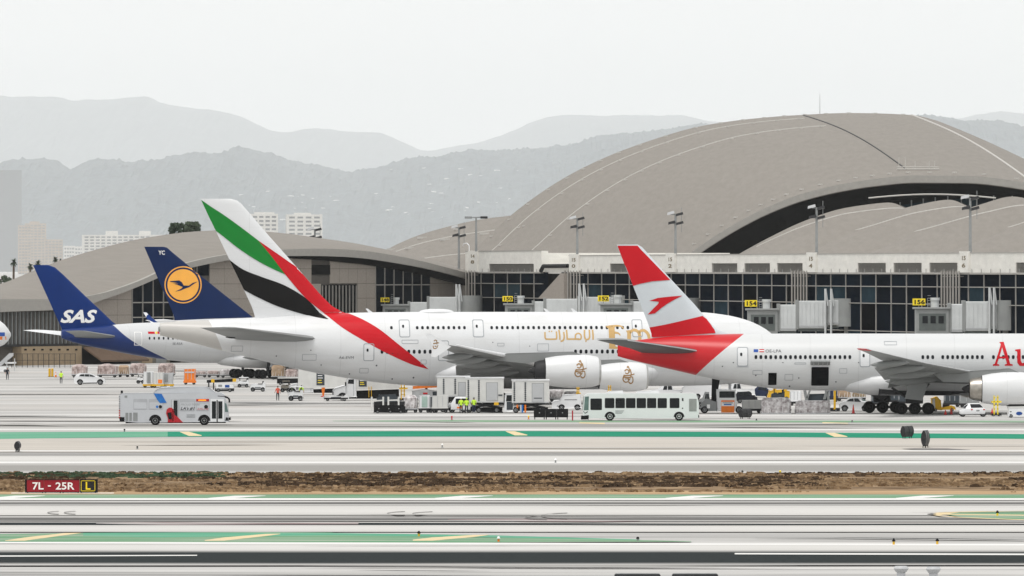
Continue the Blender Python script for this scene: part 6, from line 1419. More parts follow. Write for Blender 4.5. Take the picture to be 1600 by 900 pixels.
def pallet_load(label, pxl, pxr, ytop, yg, m='plastic_wrap', top=.25, depth=2.4, dolly=True, group='wrapped cargo pallets on dollies', seed=1):
    v = Veh('cargo_pallet', label, 'cargo pallet', pxl, pxr, yg, depth, group); z0 = .5 if dolly else .12; L_ = v.L
    b = MB(); lumpy(b, -L_ / 2, L_ / 2, -depth / 2, depth / 2, z0, v.z(ytop), .10, top=top); o = b.build('wrapped_load', m, v.o, smooth=True)
    b = MB()
    for q in range(5): xx = -L_ / 2 + L_ * (q + .5) / 5; b.cyl((xx, -depth / 2 - .04, z0), (xx + .1, -depth / 2 + .06, z0 + (v.z(ytop) - z0) * .8), .02, .02, 5)
    b.build('netting', 'white_print', o)
    b = MB(); b.box(-L_ / 2 - .05, L_ / 2 + .05, -depth / 2 - .05, depth / 2 + .05, z0 - .12, z0 - .01); b.build('pallet_sheet', 'container_alu', v.o)
    if dolly:
        b = MB(); b.box(-L_ / 2, L_ / 2, -depth / 2 + .1, depth / 2 - .1, .26, z0 - .125); d = b.build('dolly', 'dark_metal', v.o)
        for sx in (-.36, .36):
            for s in (-1, 1): add_wheel(d, L_ * sx, s * (depth / 2 - .25), .19, .19, .14)
    else:
        b = MB()
        for q in range(3): b.box(-L_ / 2 + q * L_ * .42, -L_ / 2 + q * L_ * .42 + L_ * .14, -depth / 2, depth / 2, 0, .105)
        b.build('bearers', 'carton', v.o)
    return v
for lb_, a, c, yt, yg, m_, tp in (('domed pinkish wrapped pallet just behind the white sport utility car', 112, 136, 569.5, 590, 'plastic_pink', .5), ('peaked pinkish wrapped pallet right of the sport utility car', 152, 183, 568.5, 590, 'plastic_pink', .75), ('brown wrapped pallet between a peaked load and a square load', 185, 201, 571, 589.5, 'carton', .3), ('square pink wrapped pallet below the blue tail', 203, 228, 568, 588.6, 'plastic_pink', .15), ('tall pink wrapped pallet above the white containers', 247, 273, 568, 588.5, 'plastic_pink', .2), ('low flat wrapped pallet right of the orange container', 304, 322, 580, 590, 'plastic_pink', .3), ('low wrapped pallet behind the belt loader', 324, 343, 579, 590, 'plastic_pink', .4), ('white wrapped pallet left of the blue-tailed jet main gear', 344, 373, 577, 590.5, 'plastic_wrap', .25)):
    pallet_load(lb_, a, c, yt, yg, m_, tp)
pallet_load('large grey-white wrapped pallet on the ground, left of two under the red-tailed jet', 1190, 1236, 622, 646.6, 'plastic_wrap', .15, dolly=False)
pallet_load('long white boxed pallet in film, right of two under the red-tailed jet', 1244, 1297, 626.5, 646.6, 'plastic_wrap', .12, dolly=False)
pallet_load('lumpy white wrapped load at the left end of the front cargo row', 631, 652, 618, 645, 'plastic_wrap', .35)
pallet_load('grey wrapped pallet right of the dark-cab catering truck', 859, 882, 609, 628, 'plastic_wrap', .2)
def container(label, pxl, pxr, ytop, yg, m, base='dark_metal', cut=0.0, depth=1.9, group='cargo containers on dollies', curtain=None):
    v = Veh('cargo_container', label, 'container', pxl, pxr, yg, depth, group); L_ = v.L; z0 = .52; z1 = v.z(ytop)
    pts = [(-L_ / 2 + cut * L_, z0), (L_ / 2, z0), (L_ / 2, z1), (-L_ / 2, z1), (-L_ / 2, z0 + cut * L_)] if cut else [(-L_ / 2, z0), (L_ / 2, z0), (L_ / 2, z1), (-L_ / 2, z1)]
    b = MB(); b.prism(pts, -depth / 2, depth / 2); o = b.build('shell', m, v.o, bevel=.03)
    for q in (0.02, .34, .66, .97):
        b = MB(); xx = -L_ / 2 + L_ * q; b.box(xx - .03, xx + .03, -depth / 2 - .03, -depth / 2 + .02, z0 + .2, z1); b.build('rib', 'light_grey', o)
    if curtain: b = MB(); b.box(-L_ / 2 + L_ * curtain[0], -L_ / 2 + L_ * curtain[1], -depth / 2 - .035, -depth / 2 + .02, z0 + .1 + curtain[3] * (z1 - z0), z0 + curtain[4] * (z1 - z0)); b.build('door_curtain', curtain[2], o)
    b = MB(); b.box(-L_ / 2 - .1, L_ / 2 + .1, -depth / 2, depth / 2, .26, z0 - .02); d = b.build('dolly', base, v.o)
    for sx in (-.36, .36):
        for s in (-1, 1): add_wheel(d, L_ * sx, s * (depth / 2 - .2), .19, .19, .14)
    return v
container('white square cargo container on yellow dolly, leftmost of the three behind the silver bus', 224, 239, 581, 606, 'white_paint', 'yellow_paint', curtain=(.4, .75, 'mid_grey', 0, .95))
container('white rounded container with orange patch on yellow dolly, middle of three', 239, 255, 582.5, 606.2, 'cream_paint', 'yellow_paint', .2, curtain=(.5, .9, 'orange_paint', 0, .4))
container('grey cargo container on yellow dolly, rightmost of the three behind the silver bus', 255.5, 270, 583, 606, 'container_alu', 'yellow_paint', curtain=(.1, .5, 'mid_grey', .1, .9))
container('bright orange cargo container on an orange dolly left of the belt loader', 287.5, 305, 577, 601, 'orange_paint', 'orange_paint', curtain=(.1, .9, 'bus_silver', .62, .8))
container('white container with pale green curtain in the front cargo row', 655, 671, 618.5, 645, 'white_paint', curtain=(.25, .8, 'pale_green', 0, .95))
container('white container with dark open slot in the front cargo row', 671.5, 683, 619.5, 645, 'container_alu', curtain=(.1, .55, 'truck_panel', 0, .95))
container('long plain white container at the right end of the front cargo row', 675, 700, 619, 645.2, 'cream_paint')
container('white upright container beside the cargo lift legs', 1235, 1252, 611.5, 634, 'white_paint')
container('pale flat-topped container right of the orange-fronted tug', 1160, 1190, 625.5, 645.8, 'cream_paint')
# ---- tugs and tractors
def tug(label, pxl, pxr, ytop, yg, front=None, canopy=True, w=1.6, m='white_paint', group='baggage tractors', name='baggage_tractor', driver=None):
    v = Veh(name, label, 'tractor', pxl, pxr, yg, w, group); L_ = v.L; h = v.z(ytop)
    b = MB(); b.prism([(-L_ / 2, .22), (L_ / 2, .22), (L_ / 2, h * .70), (L_ * .38, h * .74), (L_ * .3, h * .60), (-L_ * .08, h * .60), (-L_ * .14, h * .64), (-L_ * .46, h * .58), (-L_ / 2, h * .5)], -w / 2, w / 2); bd = b.build('body', m, v.o, bevel=.06)
    b = MB(); b.box(-L_ * .47, L_ * .47, -w / 2 - .03, w / 2 + .03, .25, .42); b.build('bumper', 'black_paint', v.o)
    if canopy:
        for sx in (-.3, .42):
            for s in (-1, 1): b = MB(); b.cyl((L_ * sx, s * (w / 2 - .1), h * .5), (L_ * sx, s * (w / 2 - .1), h * .95), .04, .04, 6); b.build('canopy_post', 'dark_metal', v.o)
        b = MB(); b.box(-L_ * .36, L_ * .48, -w / 2 + .02, w / 2 - .02, h * .93, h); b.build('canopy', m, v.o, bevel=.03)
        b = MB(); b.box(-L_ * .30, -L_ * .28, -w / 2 + .1, w / 2 - .1, h * .56, h * .92); b.build('windscreen', 'glass_dark', v.o)
    b = MB(); b.box(L_ * .02, L_ * .34, -w * .35, w * .35, h * .58, h * .66); b.box(L_ * .3, L_ * .38, -w * .35, w * .35, h * .66, h * .86); b.build('seat', 'black_paint', v.o)
    b = MB(); b.box(-L_ * .2, L_ * .2, -w / 2 - .012, -w / 2 + .02, .5, h * .38); b.build('side_panel', 'truck_panel' if front is None else front, bd)
    r = min(.33, h * .19)
    for sx in (-.33, .33):
        for s in (-1, 1): add_wheel(v.o, L_ * sx, s * (w / 2 - .08), r, r, .2)
    return v
tug('small white tractor left of the white containers, mostly hidden', 214, 225, 584, 599.5)
tug('white tractor with dark grille beside the blue-tailed jet wheels', 371, 388.5, 589.5, 605.5)
tug('open white tractor with black engine grille, in front of the jet wheels', 391, 414.5, 593, 612, canopy=False)
tug('white tractor with a worker in lime standing beside it, near the first box truck', 451, 473, 603.5, 626.5)
tug('white flatbed tractor parked before the bonneted truck', 505, 545, 613.5, 626.8, canopy=False, name='flatbed_tractor')
tug('white tractor carrying two lamps behind the three workers', 737, 754, 625, 643.5, canopy=False)
v = Veh('pushback_tug', 'white aircraft tug with an orange-fronted cab beneath the red-tailed jet', 'tug', 1093, 1160, 646, 2.4)
c = v.hull('cab', 'white_paint', [(1121, 641), (1151, 641), (1151, 624), (1149, 609.8), (1120, 609.2), (1119, 612)], w=2.2, bevel=.08)
v.W = 2.2; v.rect('windscreen', 'glass_dark', 1124, 1148, 611.4, 621.5, c, r=1); p = v.rect('front_panel', 'orange_paint', 1127, 1147.5, 625.5, 644.6, c, proud=.06)
v.rect('stripe', 'white_print', 1127.4, 1147, 628, 634.5, p, proud=.075); v.rect('stripe', 'wrap_blue', 1131, 1143, 631, 633, p, proud=.085); v.rect('wiper', 'black_paint', 1129, 1145, 629, 630, p, proud=.085)
v.hull('deck', 'mid_grey', [(1096, 642), (1120, 642), (1120, 628), (1104, 624), (1096, 630)], w=2.3, bevel=.06); v.hull('mast', 'black_paint', [(1112, 630), (1119, 630), (1125, 591), (1113, 591)], w=.8, bevel=.03)
v.rect('plate', 'white_print', 1104.6, 1109.4, 632, 638, None, proud=.25)
v.W = 2.4; v.wheels((1101, 1155), 5.6, .4)
# belt loader / power unit
v = Veh('belt_loader', 'white belt loader with black conveyor belt left of the jet wheels', 'belt loader', 322, 366, 612.5, 1.9)
b_ = v.hull('chassis', 'white_paint', [(338, 608), (364.5, 608), (364.5, 600), (338, 599.6)], bevel=.04); v.hull('skirt', 'black_paint', [(336, 611), (365, 611), (365, 607), (336, 607)], bevel=.03)
v.hull('conveyor', 'black_paint', [(323, 598), (366, 596.6), (366, 592), (323, 594)], w=1.1, bevel=.02); v.rect('hazard_end', 'yellow_paint', 330, 335, 592.4, 597.8, None, proud=.02); v.rect('hazard_end', 'yellow_paint', 363.5, 369, 591.5, 596.5, None, proud=.02)
v.rect('vent', 'mid_grey', 341, 347, 601, 604.6, b_); v.rect('badge', 'blue_paint', 351.5, 358.5, 601.4, 605.6, b_)
for q in (332.6, 325): v.hull('support', 'dark_metal', [(q, 609), (q + 1.6, 609), (q + 1.6, 596), (q, 596)], w=1.2, bevel=0)
v.wheels((341, 359), 2.9, .22)
v = Veh('conveyor_loader', 'long orange conveyor boom on a grey carrier below the striped jet belly', 'belt loader', 640, 690, 626, 1.8)
v.hull('boom', 'orange_paint', [(645, 607.5), (688, 605), (688, 601.5), (645, 603.5)], w=1.0, bevel=.03); v.hull('carrier', 'container_alu', [(644, 622), (688, 622), (688, 612), (662, 608.5), (644, 611)], bevel=.06); v.rect('red_panel', 'red_paint', 661, 668, 613.5, 616, None); v.rect('dark_panel', 'truck_panel', 676, 686, 612, 618, None)
v.hull('pivot', 'dark_metal', [(664, 612), (668, 612), (668, 604.6), (664, 604.6)], w=.6, bevel=0); v.wheels((650, 682), 3.0, .25)
# front flatbed with posts
v = Veh('pallet_transporter', 'low black pallet transporter with white corner posts, at the left of the cargo row', 'transporter', 578, 634, 646, 2.6)
v.hull('deck', 'black_paint', [(584, 644.6), (632.5, 644.6), (633, 636), (630, 633), (584, 633)], bevel=.04)
for a in (579.5, 597.5, 605.5, 621.6): v.side('post', 'cream_paint', [(a, 641 if a < 585 else 633), (a + 2.6, 641 if a < 585 else 633), (a + 2.6, 620), (a, 620)], None, proud=.05, th=.2)
v.side('cross_rail', 'cream_paint', [(580, 625.5), (598, 624.5), (598, 626.5), (580, 627.6)], None, proud=.04); v.side('cross_rail', 'cream_paint', [(606, 624.5), (622, 624), (622, 626), (606, 626.4)], None, proud=.04)
v.hull('rear_deck', 'dark_metal', [(584, 632.8), (632, 632.8), (632, 628), (584, 628)], w=2.2, y0=.3, y1=1.3, bevel=.02)
for q in range(3): v.side('tie_ring', 'light_grey', circle(592 + q * 15.6, 638.5, .7, 8), None, proud=.05)
v.wheels((590, 610, 626), 2.4, .3)
# yellow mast lift with orange drum
def mast_lift(label, px, ytop, yg, ball=None, m='yellow_paint', w=9):
    v = Veh('mast_lift', label, 'lift', px - w / 2, px + w / 2, yg, 1.4)
    for a in (-.28, .16): v.side('mast', m, [(px + a * w - .9, ytop + 5), (px + a * w + .9, ytop + 5), (px + a * w + .9, yg - 3), (px + a * w - .9, yg - 3)], None, th=.25)
    for k in range(4): yy = ytop + 8 + k * (yg - ytop - 14) / 4; v.side('rung', m, [(px - .35 * w, yy), (px + .3 * w, yy), (px + .3 * w, yy + 1), (px - .35 * w, yy + 1)], None, th=.12)
    v.hull('platform', m, [(px - .55 * w, ytop + 16), (px + .6 * w, ytop + 16), (px + .6 * w, ytop + 14), (px - .55 * w, ytop + 14)], bevel=.02)
    v.hull('base', 'dark_metal', [(px - .55 * w, yg - 1.6), (px + .6 * w, yg - 1.6), (px + .6 * w, yg - 4.5), (px - .55 * w, yg - 4.5)], bevel=.03); v.wheels((px - .35 * w, px + .35 * w), 1.6, .2)
    if ball: b = MB(); b.ball((v.x(px), 0, v.z(ytop + 3.5)), 4.6 * v.k, 14, 9); b.build('drum', ball, v.o, smooth=True)
    return v
mast_lift('yellow mast lift topped by an orange drum, under the striped jet belly', 630, 592, 627, 'orange_paint', w=11)
mast_lift('yellow ladder lift standing against the outer engine of the double-decker', 903.5, 600, 640, w=6)
mast_lift('bright yellow stand against the inner engine of the double-decker', 953, 597, 634, w=7)
mast_lift('pale yellow stand with papers beside the right engine', 1557, 613, 650.5, m='sign_yellow', w=13)
# cargo lift at the open bay
v = Veh('cargo_lift', 'scissor cargo lift with grey legs raised to the open cargo bay', 'cargo lift', 1250, 1312, 643, 2.8)
v.hull('platform', 'mid_grey', [(1253, 605), (1300, 605), (1300, 602), (1253, 602)], bevel=.03)
for pts in ([(1254, 603), (1258.5, 603), (1265, 637), (1260, 637)], [(1266, 604), (1269, 604), (1263, 622), (1259.6, 622)], [(1291.5, 604), (1297, 604), (1290, 624), (1286, 624)], [(1292, 612), (1295.5, 612), (1297.5, 640), (1293, 640)]): v.side('lift_leg', 'mid_grey', pts, None, th=.22)
v.side('guard_rail', 'carton', [(1252.5, 602), (1253.6, 602), (1253.6, 586), (1252.5, 586)], None, th=.1); v.side('guard_rail', 'carton', [(1252.5, 586), (1259, 586), (1259, 587), (1252.5, 587)], None, th=.1); v.side('guard_rail', 'carton', [(1258, 602), (1259, 602), (1259, 586), (1258, 586)], None, th=.1)
v.hull('carriage', 'truck_panel', [(1262, 640), (1294, 640), (1294, 616), (1264, 616)], w=2.0, bevel=.04); v.hull('base', 'dark_metal', [(1255, 641.5), (1312, 642), (1312, 638), (1255, 637)], w=2.6, bevel=.03)
mp_ = v.side('control_post', 'yellow_paint', [(1302.6, 640), (1306, 640), (1306, 584), (1302.6, 584)], None, th=.2); v.side('control_box', 'yellow_paint', [(1297.6, 598), (1306.6, 602), (1306.6, 582.5), (1298, 583)], mp_, th=.5, proud=.1); v.side('control_panel', 'black_paint', [(1300, 596), (1303.2, 596), (1303.2, 590), (1300, 590)], mp_, proud=.14); v.side('beacon_arm', 'hi_vis', [(1304, 603.2), (1312, 603.2), (1312, 602), (1304, 602)], mp_, proud=.1)
v.wheels((1262, 1306), 2.2, .25)
# ground power cart at the right edge
v = Veh('ground_power_cart', 'white ground power cart with blue oval badge at the right picture edge', 'power cart', 1574, 1622, 652.6, 1.8)
c = v.hull('housing', 'white_paint', [(1576, 650), (1620, 650), (1620, 638), (1576, 638)], bevel=.04); v.hull('lid', 'cream_paint', [(1575, 637.8), (1621, 637.8), (1621, 634.5), (1575, 635)], w=1.7, bevel=.03); v.hull('hose_tray', 'black_paint', [(1574, 634.4), (1622, 634.4), (1622, 632), (1578, 632)], w=1.4, bevel=.02)
v.side('badge', 'blue_paint', [(1592.5 + 5 * cos(2 * pi * t / 16), 646 + 2.8 * sin(2 * pi * t / 16)) for t in range(16)], c, proud=.02); v.rect('vent', 'dark_metal', 1578, 1580.5, 642.6, 644, c); v.rect('vent', 'dark_metal', 1578, 1580.5, 647, 648.4, c); v.wheels((1580, 1612), 2.6, .2)
# ---- rear-view service van and other vans
v = Veh('service_van', 'white van seen from behind with dark rear window, beside the workers', 'van', 696, 736, 645.2, 4.2)
b = MB(); b.loft([[(v.x(704), y, .35), (v.x(735), y, .35), (v.x(735.6), y, 1.0), (v.x(733), y, 1.75), (v.x(711), y, 1.75), (v.x(705), y, 1.1)] for y in (-2.1, 2.1)]); bd = b.build('body', 'white_paint', v.o, bevel=.1, smooth=True)
b = MB(); b.box(v.x(712), v.x(732.5), -2.13, -2.08, 1.0, 1.6); b.build('rear_window', 'glass_dark', bd); b = MB(); b.box(v.x(714), v.x(722), -2.14, -2.08, .5, .68); b.build('number_plate', 'orange_paint', bd)
b = MB(); b.loft([[(v.x(696.6), y, .35), (v.x(706), y, .35), (v.x(706), y, 1.1), (v.x(698), y, .95)] for y in (-.6, 2.1)]); b.build('bonnet', 'white_paint', v.o, bevel=.08, smooth=True)
b = MB(); b.box(v.x(695.6), v.x(699.6), -.9, -.7, 1.05, 1.35); b.build('mirror', 'black_paint', v.o)
for a in (706, 733): add_wheel(v.o, v.x(a), -1.7, .34, .34, .24); add_wheel(v.o, v.x(a), 1.5, .34, .34, .24)
v = car('white service van with orange tail lamps between catering truck and white bus', 862, 909, 641, [(863, 636), (862.5, 629), (867, 626.5), (875, 625), (879, 617.6), (906, 617), (908, 622), (908.5, 637), (864, 638)],
    [(875.5, 625), (879.5, 617.4), (884, 616.6), (903, 616.6), (905.8, 618), (906, 625)], [[(882, 625), (883, 619), (901, 618.8), (901.5, 625)]], (877.5, 902), 4.2, 'service_van', w=1.9, cat='van')
v.rect('tail_lamp', 'orange_paint', 879.6, 882.4, 618.6, 625.4, None, proud=-.1); v.rect('tail_lamp', 'orange_paint', 901.6, 904, 618.6, 625.4, None, proud=-.1); v.rect('side_badge', 'faint_print', 870, 872.6, 633.5, 635.4, None)
# ---- pickups and vans behind the bus
def pickup(label, pxl, pxr, ytop, yg, m='white_paint', name='pickup_truck', box=True):
    L_ = pxr - pxl; h = yg - ytop
    return car(label, pxl, pxr, yg, [(pxl, yg - h * .2), (pxl + .5, yg - h * .52), (pxl + L_ * .22, yg - h * .60), (pxr - 1, yg - h * .58), (pxr, yg - h * .2)], [(pxl + L_ * .24, yg - h * .58), (pxl + L_ * .36, yg - h * .96), (pxl + L_ * .40, ytop), (pxl + L_ * .58, ytop), (pxl + L_ * .62, yg - h * .58)], [[(pxl + L_ * .36, yg - h * .6), (pxl + L_ * .40, yg - h * .92), (pxl + L_ * .46, yg - h * .92), (pxl + L_ * .46, yg - h * .6)], [(pxl + L_ * .48, yg - h * .6), (pxl + L_ * .48, yg - h * .92), (pxl + L_ * .56, yg - h * .92), (pxl + L_ * .59, yg - h * .6)]], (pxl + L_ * .18, pxl + L_ * .80), h * .2, name, m=m, cat='pickup', w=1.95)
pickup('white pickup above the roof of the plain white bus', 1012, 1078, 599.5, 624)
v = Veh('panel_van', 'long white panel van behind the rear of the plain white bus', 'van', 1066, 1126, 624.5, 2.0)
c = v.hull('body', 'white_paint', [(1067, 620), (1066, 606), (1071, 599), (1124, 598), (1126, 601), (1126, 620)], bevel=.1, smooth=True); v.arch(1090, 620, 5, c); v.wheels((1090, 1118), 4.0, .24)
pickup('grey pickup tucked between the white bus and the tug', 1090, 1121, 613, 640, 'mid_grey')
pickup('white pickup with raised bonnet right above the tug cab', 1126, 1180, 598, 622)
car('dark blue car beneath the red-tailed jet, behind the wrapped pallet', 1168, 1208, 621.5, [(1169, 618), (1168.5, 612), (1180, 609), (1205, 611), (1208, 614), (1207.5, 619)], [(1178, 610), (1184, 604.4), (1195, 604), (1203, 610.6)], [[(1183, 609.6), (1186, 605.4), (1190, 605.2), (1190, 609.6)], [(1191, 609.6), (1191, 605.2), (1195, 605.4), (1199.6, 610)]], (1176, 1200), 3.2, 'saloon_car', m='cloth_navy')
v = Veh('yellow_loader', 'yellow cargo loader glimpsed beneath the red-tailed jet behind the pallets', 'loader', 1199, 1236, 626, 2.4)
v.hull('frame', 'yellow_paint', [(1200, 621), (1234, 621), (1236, 612), (1222, 609.6), (1202, 611)], bevel=.06); v.side('arm', 'yellow_paint', [(1206, 612), (1209, 606), (1214, 606.6), (1211, 613)], None, th=.4); v.side('arm', 'yellow_paint', [(1222, 611), (1226, 607), (1231, 608), (1228, 612)], None, th=.4); v.wheels((1206, 1229), 3.2, .3)
v = Veh('yellow_loader', 'yellow cargo loader behind the main gear of the red-tailed jet, by red cones', 'loader', 1452, 1496, 643, 2.4)
v.hull('frame', 'yellow_paint', [(1457, 640), (1471, 640), (1470, 626), (1464, 620.6), (1456, 623)], bevel=.08); v.side('ribbed_chute', 'cream_paint', [(1457, 638), (1461.5, 638), (1460.5, 622.5), (1457, 623.5)], None, proud=.06); v.hull('deck', 'yellow_paint', [(1471, 640), (1494, 640), (1492, 635.6), (1487, 634), (1471, 637)], w=1.8, bevel=.03); v.hull('drive', 'dark_metal', [(1474, 636), (1484, 636), (1484, 632), (1474, 632)], w=1.4, bevel=.03); v.wheels((1462, 1488), 2.4, .3)
v = Veh('tail_stand', 'cream tail-stand equipment between the saloon car and the main gear', 'stand', 1362, 1381, 632, 1.6)
v.hull('base', 'yellow_paint', [(1363, 631), (1380, 631), (1379, 624), (1364, 624)], bevel=.04)
for a in (1366, 1374): v.side('post', 'cream_paint', [(a, 625), (a + 4, 625), (a + 3.4, 613.5), (a + .6, 613.5)], None, th=.3)
v.wheels((1366, 1377), 1.6, .2)
# white equipment at far left edge
v = Veh('passenger_stairs', 'white mobile stairs at the left picture edge beside the mesh fence', 'stairs', -16, 24, 582, 2.4)
v.hull('flight', 'light_grey', [(-14, 579), (-8, 579), (20, 556), (20, 552), (14, 552)], w=1.6, bevel=.02); v.hull('platform', 'white_paint', [(8, 568), (24, 568), (24, 566), (8, 566)], bevel=.02)
for a in (10, 22): v.side('leg', 'light_grey', [(a, 580), (a + 1.4, 580), (a + 1.4, 560), (a, 560)], None, th=.15)
v.hull('chassis', 'white_paint', [(-16, 580), (12, 580), (12, 573), (-16, 573)], bevel=.05); v.wheels((-10, 8), 2.4, .25)
# ---- cones, bollards
def cone(label, px, ytop, yg, m='cone_red', group='traffic cones'):
    v = Veh('traffic_cone', label, 'cone', px - 2, px + 2, yg, .5, group); h = v.z(ytop); b = MB(); b.box(-.24, .24, -.24, .24, 0, .05); b.build('base', 'black_paint', v.o); b = MB(); b.cyl((0, 0, .05), (0, 0, h), .17, .03, 12); o = b.build('cone_body', m, v.o, smooth=True); b = MB(); b.cyl((0, 0, h * .5), (0, 0, h * .68), .115, .08, 12); b.build('collar', 'white_print' if m != 'cone_red' else 'cone_orange', o); return v
cone('red cone in front of the white saloon car', 1333.5, 632, 646.6); cone('left red cone before the yellow loader by the main gear', 1477.5, 640.5, 648.6); cone('right red cone before the yellow loader by the main gear', 1486.5, 636, 648); cone('red cone left of the pale yellow engine stand', 1550.5, 638, 649); cone('orange marker cone by the yellow-vested worker', 87, 581, 589.6, 'orange_paint')
for i_, (px, nm) in enumerate(((77.3, 'left'), (81.6, 'right'))):
    v = Veh('bollard', '%s one of the two tall yellow bollards before the tan wall' % nm, 'bollard', px - 1.6, px + 1.6, 589, .36, 'yellow bollards'); b = MB(); h = v.z(575.6); b.cyl((0, 0, 0), (0, 0, h - .06), .17, .17, 12); b.cyl((0, 0, h - .06), (0, 0, h), .17, .10, 12); b.build('tube', 'yellow_paint', v.o, smooth=True); b = MB(); b.cyl((0, 0, 0), (0, 0, .06), .26, .26, 12); b.build('foot', 'dark_metal', v.o)
v = Veh('marker_post', 'tall orange tapered marker post between the two box trucks', 'marker', 502, 508, 620, .5); b = MB(); b.cyl((0, 0, .1), (0, 0, v.z(605.5)), .10, .24, 10); b.build('shaft', 'orange_paint', v.o, smooth=True); b = MB(); b.box(-.3, .3, -.3, .3, 0, .1); b.build('base', 'red_paint', v.o)

# ---- more of the clutter behind the front row
pallet_load('brown carton stack on a dolly right of the blue-tailed jet main gear', 424, 446, 571, 593, 'carton', .2)
pallet_load('pale wrapped pallet on a dolly left of the first box truck', 446, 466, 577, 594, 'plastic_pink', .3)
pallet_load('low pink wrapped pallet on a dolly further right of the jet main gear', 466, 492, 580, 594, 'plastic_pink', .35)
v = Veh('baggage_dolly', 'long low black baggage dolly left of the first box truck', 'dolly', 432, 475, 601.5, 1.8)
v.hull('deck', 'black_paint', [(433, 599), (474, 599), (474, 591.5), (433, 591.5)], bevel=.03); v.hull('side_rail', 'cream_paint', [(434, 591.4), (473, 591.4), (473, 589.6), (434, 589.6)], w=1.7, bevel=.02); v.wheels((438, 469), 2.2, .2)
tug('dark green tractor beside the bonnet of the first box truck', 439, 453, 595, 613, m='lower_wall')
v = Veh('fuel_cart', 'dark equipment cart under the striped jet belly left of the yellow mast lift', 'cart', 588, 622, 634, 2.0)
v.hull('tank', 'truck_panel', [(589, 629), (620, 629), (621, 621), (617, 617.5), (592, 617.5), (589, 621)], bevel=.1); v.hull('frame', 'dark_metal', [(588, 631.6), (622, 631.6), (622, 629.2), (588, 629.2)], bevel=.02); v.wheels((594, 616), 2.4, .2)
pallet_load('brown carton stack beneath the red-tailed jet, behind the saloon car boot', 1309, 1330, 606, 627, 'carton', .1)
pallet_load('tan carton stack beneath the red-tailed jet, above the saloon car roof', 1333, 1353, 606, 626.5, 'tan_stone', .1)
container('dark blue container beneath the red-tailed jet, right of the yellow control post', 1290, 1309, 606, 628, 'cloth_navy')
container('tall dark container beneath the jet left of its main gear', 1384, 1404, 607, 632, 'truck_panel')
container('dark box added as shade behind the nearer wheels of the red-tailed jet', 1404, 1440, 606, 634, 'truck_panel')  # dark mass added to deepen the shade around the gear
container('dark box added as shade behind the farther wheels of the red-tailed jet', 1362, 1384, 617, 636, 'truck_panel')  # second dark mass added as shade, by the far wheels
container('black container beneath the belly right of the main gear', 1476, 1500, 612, 636, 'truck_panel')
container('wide grey container in the shade beneath the engine pylon', 1500, 1530, 615, 637, 'mid_grey')
tug('dark tractor with white roof behind the right wrapped pallet', 1206, 1226, 606, 628, m='truck_panel')
car('black sport utility car parked behind the tug cab', 1148, 1184, 630, [(1149, 626), (1148.5, 620), (1151, 617.6), (1176, 618), (1183, 620.6), (1184, 626)], [(1150, 618), (1153, 612.6), (1168, 612.4), (1176, 618)], [[(1154, 617.4), (1156, 613.6), (1161, 613.4), (1161, 617.4)], [(1162, 617.4), (1162, 613.4), (1167, 613.6), (1172, 617.6)]], (1156, 1177), 3.4, 'sport_utility_car', m='cloth_dark')
pallet_load('white wrapped pallet beneath the double-decker engines, behind the service van', 882, 905, 612, 631, 'plastic_wrap', .2)
